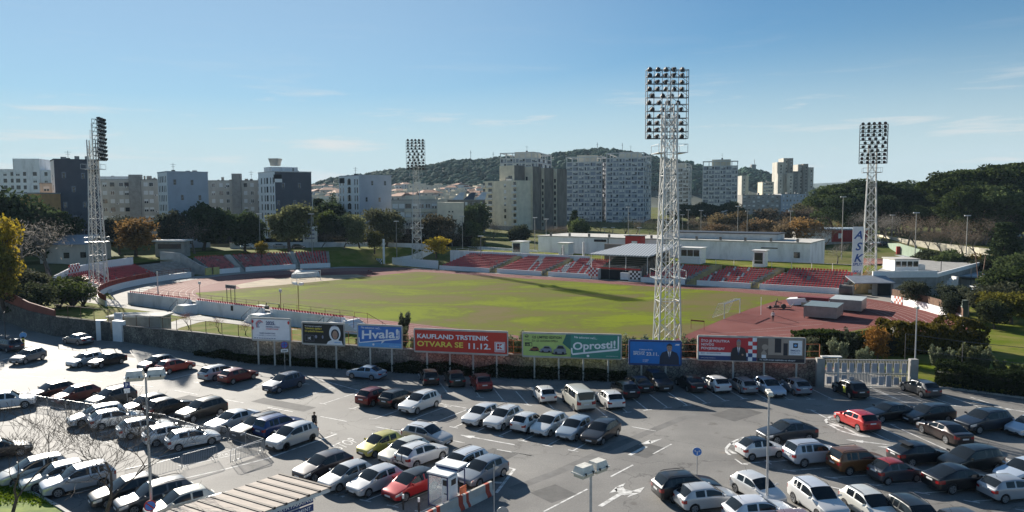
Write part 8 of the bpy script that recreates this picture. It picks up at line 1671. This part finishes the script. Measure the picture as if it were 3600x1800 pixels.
# --- inside the stadium
def goal(label,A_,B_,depth,h=2.44):
    t=empty('football_goal',A_,label=label,cat='goal',group='white football goals');d=(B_ -A_).normalized();n_=Vector((d.y,-d.x,0)) *depth;m=MB();m.tube([A_,A_+Z*h,B_+Z*h,B_],.09,8);m.W('posts',M['white_clean'],t);m=MB()
    for p in (A_,B_):m.beam(p+Z*h,p+n_*.5+Z*h,.05);m.beam(p+n_*.5+Z*h,p+n_,.05)
    m.beam(A_+n_,B_+n_,.05);m.W('net_frame',M['white_clean'],t);m=MB()
    for u in np.linspace(0,1,15):p=A_.lerp(B_,u);m.beam(p+n_*.5+Z*h,p+n_,.018);m.beam(p+Z*h,p+n_*.5+Z*h,.018)
    for k in range(1,8):f=k/8;m.beam(A_+n_*(.5+.5*f) +Z*(h*(1 -f)),B_+n_*(.5+.5*f) +Z*(h*(1 -f)),.018)
    m.W('net',M['white'],t)
ga=G(2546,1121);gb=G(2600,1101);goal('white football goal on the right, at the edge of the red rubber',ga,ga+(gb -ga).normalized() *7.32,-2.0)
ga=S(-137.5,117);goal('white football goal on the far left, before the white landing mat',ga,ga+NH*7.32,-2.0)
def floodpost(label,px,pb,pt,head):
    q=G(px,pb);z=D(px,pt,q.y).z;t=empty('stadium_post',q,label=label,cat='post');m=MB();m.tube([q,q+Z*z],.08,8);m.W('post',M['white'],t)
    if head:m=MB();m.obox(q+Z*z,UH*.95,NH*.12,Z*.12);m.disc(q+Z*(z+.15) -UH*.7,Z,.28,10,th=.3);m.disc(q+Z*(z+.15) +UH*.7,Z,.28,10,th=.3);m.W('head',M['white_clean'],t)
q=S(-92.5,78.9);zt2=D(1145,1000,q.y).z;t=empty('stadium_lamp',q,label='yellowish post with two white lamps behind the near stand',cat='lamp');m=MB();m.tube([q,q+Z*zt2],.10,8);m.W('post',M['yellow_paint'],t);m=MB();m.obox(q+Z*zt2,UH*1.0,NH*.1,Z*.1);m.obox(q+UH*.8+Z*(zt2+.2),UH*.35,NH*.2,Z*.16);m.obox(q -UH*.8+Z*(zt2+.2),UH*.35,NH*.2,Z*.16);m.W('lamps',M['white_clean'],t)
q=S(-130.5,78.3);zt2=D(528,955,q.y).z;t=empty('stadium_post',q,label='tall plain white post rising behind the left end of the near stand',cat='post');m=MB();m.tube([q,q+Z*zt2],.11,8);m.W('post',M['white'],t)
q=S(-109.6,78.9);zt2=D(783,1002,q.y).z;t=empty('scoreboard',q,label='small dark board on three thin legs behind the near stand',cat='scoreboard');m=MB()
for u in (-1.1,0,1.1):m.beam(q+UH*u,q+UH*u+Z*zt2,.09)
m.W('legs',M['darkmetal'],t);m=MB();m.obox(q+Z*(zt2 -.3),UH*1.35,NH*.08,Z*.32);m.W('board',M['conc'],t);m=MB();m.obox(q+Z*(zt2 -.32) -NH*.09,UH*1.2,NH*.01,Z*.16);m.W('board_face',M['slate'],t)
for u in (-96.4,-118):q=S(u,78.6);t=empty('flag_post',q,label='thin rusty pole with a small white box, '+('middle gap' if u>-100 else 'left gap') +' of the near stand',cat='post');m=MB();m.tube([q,q+Z*5.0],.05,6);m.W('pole',M['rust'],t);m=MB();m.obox(q+Z*5.0,UH*.25,NH*.1,Z*.25);m.W('box',M['white'],t)
# landing mats and boxes
q=S(-146,139);t=empty('landing_mat',q,label='large white covered high jump mat on the left bend',cat='mat');m=MB();c4=[G(1022,978),G(1126,972),G(1118,962),G(1040,962)]
cc=sum(c4,Vector()) /4;lo=c4;hi=[p.lerp(cc,.07) +Z*(.95+.12*(i % 2)) for i,p in enumerate(c4)];hm=cc+Z*.80
m.add([tuple(p) for p in lo+hi+[hm]],[(0,1,5,4),(1,2,6,5),(2,3,7,6),(3,0,4,7),(4,5,8),(5,6,8),(6,7,8),(7,4,8)]);m.W('cover',mat('crumpled_white_cover',(.58,.58,.56),.8,.15,1.5,bump=.8),t)
def matbox(label,c,w,l,h,ang,body,lid,legs=.25):
    t=empty('equipment_box',c,label=label,cat='equipment box',group='metal covers of jump mats on the right bend');a=Vector((math.cos(R(ang)),math.sin(R(ang)),0));b2=Vector((-a.y,a.x,0));m=MB();m.obox(c+Z*(legs+(h -legs) /2),a*(w/2),b2*(l/2),Z*((h -legs) /2));m.W('body',body,t);m=MB();m.obox(c+Z*(h+.04),a*(w/2+.08),b2*(l/2+.08),Z*.04);m.W('lid',lid,t);m=MB()
    for x in (-1,1):
        for y in (-1,1):m.beam(c+a*(x*(w/2 -.1)) +b2*(y*(l/2 -.1)),c+a*(x*(w/2 -.1)) +b2*(y*(l/2 -.1)) +Z*legs,.1)
    m.W('feet',M['darkmetal'],t)
M['zinc'] =mat('zinc_sheet',(.27,.27,.265),.45,.15,1,metal=.5);matbox('nearer grey metal mat cover with a dark blue grey lid',G(2895,1113),5.0,6.2,2.0,-33,M['zinc'],mat('teal_lid',(.14,.19,.21),.6,.1,1));matbox('farther grey metal mat cover with a pale lid',G(2982,1088),5.0,6.0,2.0,-33,M['zinc'],mat('pale_lid',(.42,.46,.46),.5,.1,1))
c=G(2848,1074);t=empty('folded_mats',c,label='heap of white and dark red folded mats beside the grey metal covers',cat='mats');a,b2=UH,NH;m=MB();m.obox(c -a*2+Z*.7,a*1.6+Z*.2,b2*1.5,Z*.55 -a*.3);m.obox(c+a*2.2+Z*.6,a*1.8,b2*1.3,Z*.5+b2*.2);m.W('white_mat',M['white_clean'],t);m=MB();m.obox(c+a*.6+Z*1.35,a*2.6,b2*1.0,Z*.28);m.obox(c+a*1.9+b2*.9+Z*1.15,a*1.7 -Z*.2,b2*.6,Z*.25);m.W('red_mat',mat('dark_red_mat',(.16,.015,.02),.7,.2,1.5),t);m=MB();m.obox(c+a*.3 -b2*.8+Z*.35,a*1.5,b2*.8,Z*.35);m.W('tan_mat',mat('tan_mat',(.45,.36,.24),.8,.15,1.5),t)
def hurdle(label,px,py,w=1.2,h=.95):
    q=G(px,py);t=empty('hurdle',q,label=label,cat='hurdle');m=MB();m.beam(q -UH*(w/2),q -UH*(w/2) +Z*h,.06);m.beam(q+UH*(w/2),q+UH*(w/2) +Z*h,.06);m.obox(q+Z*h,UH*(w/2+.05),NH*.03,Z*.1);m.W('frame',M['red_rail'],t)
hurdle('red hurdle standing on the grass near the right rubber edge',2452,1158,2.0,1.3);hurdle('small red hurdle by the far left track edge',1300,964)
q=G(2675,1107);t=empty('corner_pole',q,label='thin white pole on the grass right of the football goal',cat='pole');m=MB();m.tube([q,q+Z*3.0],.04,6);m.W('pole',M['white_clean'],t)
q=G(3015,1035);t=empty('hose_reel',q,label='grey net drum and folded gear at the foot of the right mast',cat='equipment');m=MB();a=UH;m.tube([q -a*3.0 -NH*1.5+Z*1.0,q -a*.6 -NH*1.5+Z*1.0],1.0,14);m.W('drum',M['conc_dark'],t);m=MB();m.tube([q -a*3.1 -NH*1.5+Z*1.0,q -a*3.05 -NH*1.5+Z*1.0],1.12,14);m.tube([q -a*.6 -NH*1.5+Z*1.0,q -a*.55 -NH*1.5+Z*1.0],1.12,14);m.W('rim',M['steel'],t)
q=G(960,1118,.3);t=empty('swing_frame',q,label='dark green steel frame on the path behind the handball billboard',cat='frame');m=MB()
for s in (-1,1):
    for f in (-.7,.7):m.beam(q+UH*(s*1.6+f),q+UH*(s*1.6) +Z*2.4,.09)
m.beam(q -UH*1.6+Z*2.4,q+UH*1.6+Z*2.4,.09);m.beam(q -UH*1.2+Z*1.2,q+UH*1.2+Z*1.2,.06);m.W('frame',mat('dark_green_steel',(.012,.03,.028),.6,.2,3),t)
q=G(957,1110,.3) -UH*2.6;t=empty('waste_container',q,label='dark green waste container against the near stand',cat='container');m=MB();m.obox(q+Z*.75,UH*1.1,NH*.6,Z*.7);m.W('bin',mat('dark_green_bin',(.010,.022,.016),.6,.2,3),t);m=MB();m.obox(q+Z*1.5,UH*1.15,NH*.65,Z*.06);m.W('lid',M['black'],t)
# notice board on the left fence and street signboard
q=G(415,1135,2.9);q.y += .3;t=empty('notice_board',G(415,1190),label='white notice board on the iron fence above the yellow door',cat='sign');p=D(415,1112,WALL_R[0].y+.1);m=MB();m.obox(p,Vector((1,-.2,0)) *.62,Vector((.2,1,0)) *.02,Z*.5);m.W('panel',M['white_clean'],t);m=MB()
for i in range(5):m.obox(p+Z*(.3 -.15*i) -Vector((0,.06,0)),Vector((1,-.2,0)) *(.5 -.06*(i % 3)),Vector((.2,1,0)) *.01,Z*.03)
m.W('text_lines',M['grey_ink'],t)
p=D(1090,825,238);t=empty('signboard',(p.x,p.y,4),label='white signboard on a tall post in front of the dark block',cat='sign');m=MB();m.box(p.x -2.3,p.y,p.z -2.4,p.x+2.3,p.y+.2,p.z+2.6);m.W('panel',M['white_clean'],t);m=MB();m.beam((p.x+1.0,p.y+.3,2),(p.x+1.0,p.y+.3,p.z+12),.25);m.W('post',M['steel'],t);m=MB()
for i in range(3):m.box(p.x -1.8,p.y -.04,p.z+1.2 -i*1.3,p.x+1.4,p.y -.01,p.z+1.7 -i*1.3)
m.W('text_lines',M['grey_ink'],t)
# --- distant street lamps
def far_lamp(px,pt,d,label,group='thin street lamps beyond the stadium'):
    p=D(px,pt,d);zb=terrain(p.x,p.y);t=empty('street_lamp',(p.x,p.y,zb),label=label,cat='street lamp',group=group);m=MB();m.tube([(p.x,p.y,zb -.2),(p.x,p.y,p.z)],[.14,.09],6);m.W('pole',M['conc'],t);m=MB();m.obox((p.x,p.y,p.z),(.8,0,0),(0,.2,0),(0,0,.12));m.W('lamp_head',M['steel'],t)
for px,pt,d in ((911,752,215),(1094,752,216),(1393,778,230),(1625,760,235),(1690,830,205),(1880,765,235),(1920,770,240),(2050,800,300),(2125,800,300),(2155,800,300),(2210,728,250),(2248,800,270),(2315,800,270),(2400,755,300),(2420,738,300),(2465,740,300),(2595,725,262),(2628,742,270),(2780,742,270),(2965,692,215),(3138,756,250),(3222,748,200),(3402,758,195),(3355,745,300)):
    far_lamp(px,pt,d,'thin street lamp among many beyond the stadium')
# --- far parked cars (yard, street, right car park)
FK=[car_parts('golf')] if 'golf' not in CARP else [CARP['golf']]
fm={}
def far_car(kind,px,py,z,hd,col,label,group):
    g=G(px,py,z);car(kind,label,col,(g.x,g.y,z),hd);return
fi=0
for px,py,z,hd,col,kind in ((1652,858,2.0,20,WH,'estate'),(1688,856,2.0,15,NVY,'suv'),(1628,866,2.0,10,DGR,'golf'),(1768,852,2.0,10,BLK,'golf'),(1748,862,2.0,10,WH,'van')):
    far_car(kind,px,py,z,hd,col,('white estate parked in the yard left of the sports hall','dark blue SUV in the yard left of the sports hall','dark grey car in the yard beside the yellow bush','black car in the yard nearest the cream tower','white van in the yard before the cream tower')[fi],'');fi += 1
r=random.Random(77)
for i,px in enumerate(range(2085,2330,17)):far_car(('golf','hatch','suv')[i % 3],px,812,4.0 if False else 2.4,100,r.choice((WH,SIL,DGR,NVY,BLK)),'small parked car in the row under the leafless trees by the grid towers','')
for i,(px,py,d) in enumerate([(3085,806,240),(3110,806,240),(3160,775,300),(3205,768,305),(3260,772,300),(3335,790,260),(3400,762,300),(3440,770,290),(3500,788,262),(3530,800,252),(3580,782,262),(3420,800,250),(3370,776,290)]):
    p=D(px,py,d);z=terrain(p.x,p.y) +.05;car(('golf','hatch','suv','van')[i % 4],'parked car among the leafless trees at the right, beyond the clubhouse',r.choice((WH,SIL,DGR,NVY,DRD)),(p.x,p.y,z),r.choice((10,30,100)))
for i,(px,py) in enumerate([(870,876),(985,872),(1050,874)]):far_car('golf',px,py,4.2,10,(WH,SIL,DGR)[i],('pale car on the street above the dark red benches, left one','silver car on the street above the dark red benches, middle one','dark car on the street above the dark red benches, right one')[i],'')

# --- people: one skinned body each, with separate clothing regions by material
def person(label,base,facing,h,pose,shirt,trousers,hair=(.04,.03,.025),skin=None):
    """pose: joint offsets in metres for a 1.75 m figure facing +y"""
    k=h/1.75;t=empty('person',base,facing,label,'person');J=pose;me=bpy.data.meshes.new('body');names=list(J['v'].keys());idx={n:i for i,n in enumerate(names)}
    me.from_pydata([tuple(c*k for c in J['v'][n][0]) for n in names],[(idx[a],idx[b]) for a,b in J['e']],[]);o=bpy.data.objects.new('body',me);COL.objects.link(o);md=o.modifiers.new('skin','SKIN');md.use_smooth_shade=True
    for n in names:
        sv=me.skin_vertices[0].data[idx[n]];r_=J['v'][n][1];sv.radius=(r_[0] *k,r_[1] *k) if hasattr(r_,'__len__') else (r_*k,r_*k);sv.use_root=n == 'pelvis'
    sb=o.modifiers.new('sub','SUBSURF');sb.levels=1;sb.render_levels=1;dg=bpy.context.evaluated_depsgraph_get();m2=bpy.data.meshes.new_from_object(o.evaluated_get(dg));bpy.data.objects.remove(o)
    m2.materials.clear();mats=[mat('shirt',shirt,.9,.12,6),mat('trousers',trousers,.9,.12,6),M['skin'],mat('shoes',(.03,.03,.03),.7,.1,9)]
    for m_ in mats:m2.materials.append(m_)
    JV={n:np.array(J['v'][n][0]) *k for n in names};reg=J['reg'];co=np.array([v.co[:] for v in m2.vertices]);key=list(reg.keys());pos=np.array([JV[n] for n in key]);mi=[]
    for pl in m2.polygons:c=co[list(pl.vertices)].mean(0);mi.append(reg[key[int(((pos -c) ** 2).sum(1).argmin())]])
    m2.polygons.foreach_set('material_index',mi);m2.polygons.foreach_set('use_smooth',[True] *len(mi));inst('body',m2,t)
    hd=Vector(J['v']['head'][0]) *k;hm_=MB();
    for i in range(5):a=math.pi/2*i/5;b2=math.pi/2*(i+1) /5;hm_.tube([hd+Vector((0,-.012,.012+.115*math.sin(a))),hd+Vector((0,-.012,.012+.115*math.sin(b2)))],[.108*math.cos(a) +.002,.108*math.cos(b2) +.002],12,caps=False)
    hm_.build('hair',mat('hair_colour',hair,.8,.2,20),t);fm_=MB();fm_.tube([hd+Vector((0,.09,-.02)),hd+Vector((0,.125,-.03))],[.02,.012],6)
    for s in (-1,1):fm_.tube([hd+Vector((s*.10,0,-.04)),hd+Vector((s*.112,-.01,.02))],[.016,.02],5);fm_.obox(hd+Vector((s*.036,.097,.012)),(.014,0,0),(0,.006,0),(0,0,.008),1)
    fm_.obox(hd+Vector((0,.095,-.062)),(.026,0,0),(0,.006,0),(0,0,.007),1);fm_.build('face',[M['skin'],M['ink_dark']],t)
    for sd in ('l','r'):                                 # palm, four fingers of their own lengths, thumb
        wv,hv_=Vector(J['v']['wri_'+sd][0]) *k,Vector(J['v']['hand_'+sd][0]) *k;dd_=(hv_ -wv).normalized();sx=1 if sd == 'l' else -1;sid=Vector((0,1,0)) -dd_*dd_.y;sid.normalize();g=MB()
        for q,(off,ln) in enumerate(((-.027,.062),(-.009,.074),(.009,.078),(.027,.070))):p0=hv_+sid*off*k;p1=p0+dd_*ln*.55*k;p2=p1+(dd_*.8 -Vector((sx*.4,0,0))).normalized() *ln*.5*k;g.tube([p0,p1,p2],[.0095*k,.009*k,.007*k],6)
        p0=wv.lerp(hv_,.45) +sid*.035*k;g.tube([p0,p0+(dd_+sid).normalized() *.035*k,p0+(dd_*1.4+sid*.5).normalized() *.07*k],[.012*k,.0105*k,.008*k],6);g.build('fingers',M['skin'],t)
    return t
def pose(walk=0.0,lean=0.0,la=(0,0),ra=(0,0)):
    L=lean;sp=lambda z:L*max(0,z -.92)          # forward lean above the hips
    V=dict(pelvis=((0,0,.94),(.150,.105)),waist=((0,sp(1.1),1.10 -abs(L) *.02),(.135,.095)),chest=((0,sp(1.32),1.32 -abs(L) *.06),(.165,.115)),neck0=((0,sp(1.46),1.46 -abs(L) *.10),(.075,.065)),neck=((0,sp(1.53),1.52 -abs(L) *.12),.052),head=((0,sp(1.6) +.02,1.63 -abs(L) *.15),(.085,.10)),top=((0,sp(1.68) +.015,1.70 -abs(L) *.17),(.070,.078)))
    E=[('pelvis','waist'),('waist','chest'),('chest','neck0'),('neck0','neck'),('neck','head'),('head','top')]
    for s,sd,ph,(af,ab) in ((1,'l',walk,la),(-1,'r',-walk,ra)):
        V['hip_'+sd] =((s*.095,0,.90),(.095,.10));V['knee_'+sd] =((s*.10,ph*.20+.02,.50),.062);V['ank_'+sd] =((s*.10,ph*.34 -(.06 if ph<0 else 0),.10+(.05 if ph<0 else 0)),.042);V['toe_'+sd] =((s*.11,ph*.34+.13 -(.06 if ph<0 else 0),.045+(.02 if ph<0 else 0)),.042)
        sh=(s*.19,sp(1.42),1.42 -abs(L) *.09);V['sho_'+sd] =(sh,.062);V['elb_'+sd] =((s*.25,sh[1] -ph*.12+af*.16,sh[2] -.29+abs(af) *.06),.046);V['wri_'+sd] =((s*.25 -s*ab*.1,sh[1] -ph*.10+.05+af*.40,sh[2] -.53+abs(af) *.22),.032);V['hand_'+sd] =((s*.25 -s*ab*.12,sh[1] -ph*.09+.06+af*.48,sh[2] -.615+abs(af) *.26),(.038,.02))
        E += [('pelvis','hip_'+sd),('hip_'+sd,'knee_'+sd),('knee_'+sd,'ank_'+sd),('ank_'+sd,'toe_'+sd),('chest','sho_'+sd),('sho_'+sd,'elb_'+sd),('elb_'+sd,'wri_'+sd),('wri_'+sd,'hand_'+sd)]
    reg={n:0 for n in V};reg.update({n:2 for n in ('neck','head','top','hand_l','hand_r')});reg.update({n:1 for n in V if n.startswith(('hip','knee','ank'))});reg.update(pelvis=1,toe_l=3,toe_r=3);return dict(v=V,e=E,reg=reg)
person('person in a dark coat walking between the parked cars, seen from behind',G(1106,1520),R(-15),1.78,pose(.7),(.010,.010,.014),(.012,.012,.016),(.20,.13,.07))
person('person in a white top and dark trousers standing on the red rubber',G(2717,1131),R(160),1.75,pose(.1,0,(.5,0),(.2,0)),(.55,.55,.56),(.02,.02,.025))
q=G(2717,1131);t=empty('vaulting_pole',q,label='long thin pole lying beside the person in white on the red rubber',cat='pole');m=MB();m.tube([q+Vector((.35,.1,1.0)),q+Vector((3.6,-1.4,.03))],.03,6);m.W('pole',M['darkmetal'],t)
person('person in black leaning forward over exercise equipment by the grass edge',G(2727,1084) +Z*.0,R(-100),1.8,pose(.3,.35,(.9,0),(.9,0)),(.012,.012,.014),(.012,.012,.014))
q=G(2735,1086);t=empty('exercise_machine',q,label='dark low exercise machine with wheels beside the person in black',cat='machine');m=MB();m.beam(q+Vector((-2.0,0,.2)),q+Vector((2.4,.2,.25)),.15);m.tube([q+Vector((1.0,-.05,.45)),q+Vector((1.0,.05,.45))],.45,14);m.tube([q+Vector((-1.4,-.05,.3)),q+Vector((-1.4,.05,.3))],.3,14);m.beam(q+Vector((.6,0,.2)),q+Vector((.5,0,1.2)),.1);m.beam(q+Vector((2.2,.2,.2)),q+Vector((2.9,.2,.9)),.1);m.obox(q+Vector((-.3,0,.5)),(.5,0,0),(0,.2,0),(0,0,.12));m.W('frame',M['black'],t)
# --- worn patches, manholes
pt=MB()
def patch(pts):vs=[tuple(G(*p) +Z*.0075) for p in pts];pt.add(vs,[tuple(range(len(vs)))])
patch(z4(0,1180,s4,[(1890,270),(1990,285),(2040,335),(1935,325)]));patch(z4(2250,1500,s4,[(1190,395),(1245,370),(1310,385),(1300,415),(1240,410)]));patch(z4(2700,1280,s4,[(450,745),(510,735),(570,750),(515,768)]));patch(z4(2700,1280,s4,[(700,925),(760,925),(780,940),(720,942)]));patch(z4(2700,1280,s4,[(810,940),(890,945),(915,960),(840,958)]))
tag(pt.build('drain_covers',M['conc_dark']),kind='structure')
pt=MB();
for seg in ([(1800,1720),(1960,1660),(2180,1560),(2400,1470),(2450,1455)],):pt.ribbon([G(*p) for p in seg],.8,.006)
tag(pt.build('asphalt_repairs',mat('patched_asphalt',(.155,.150,.143),.9,.2,.8)),kind='structure')
pt=MB()
for a,b,w in (((905,1405),(1090,1440),1.6),((1700,1590),(1790,1612),2.4),((2230,1600),(2300,1565),2.2),((2540,1470),(2640,1440),2.6),((640,1395),(760,1420),1.5),((1330,1560),(1400,1510),1.8),((1900,1750),(1990,1720),2.2),((2900,1590),(3000,1610),1.4)):pt.ribbon([G(*a),G(*b)],w,.0058)
tag(pt.build('tarmac_patches',mat('dark_tarmac_patch',(.105,.102,.098),.9,.2,1.2)),kind='structure')
# ================================================================== air between here and the hills
def haze(density):
    m=bpy.data.materials.new('haze');m.use_nodes=True;nt=m.node_tree;nt.nodes.clear();o=nt.nodes.new('ShaderNodeOutputMaterial');v=nt.nodes.new('ShaderNodeVolumePrincipled')
    v.inputs['Color'].default_value=(.58,.80,1.0,1);v.inputs['Density'].default_value=density;v.inputs['Anisotropy'].default_value=0.0;nt.links.new(v.outputs[0],o.inputs['Volume'])
    b=MB();b.box(-1650,-60,-12,1650,5500,175);tag(b.build('haze',m),kind='stuff')
haze(.000065)
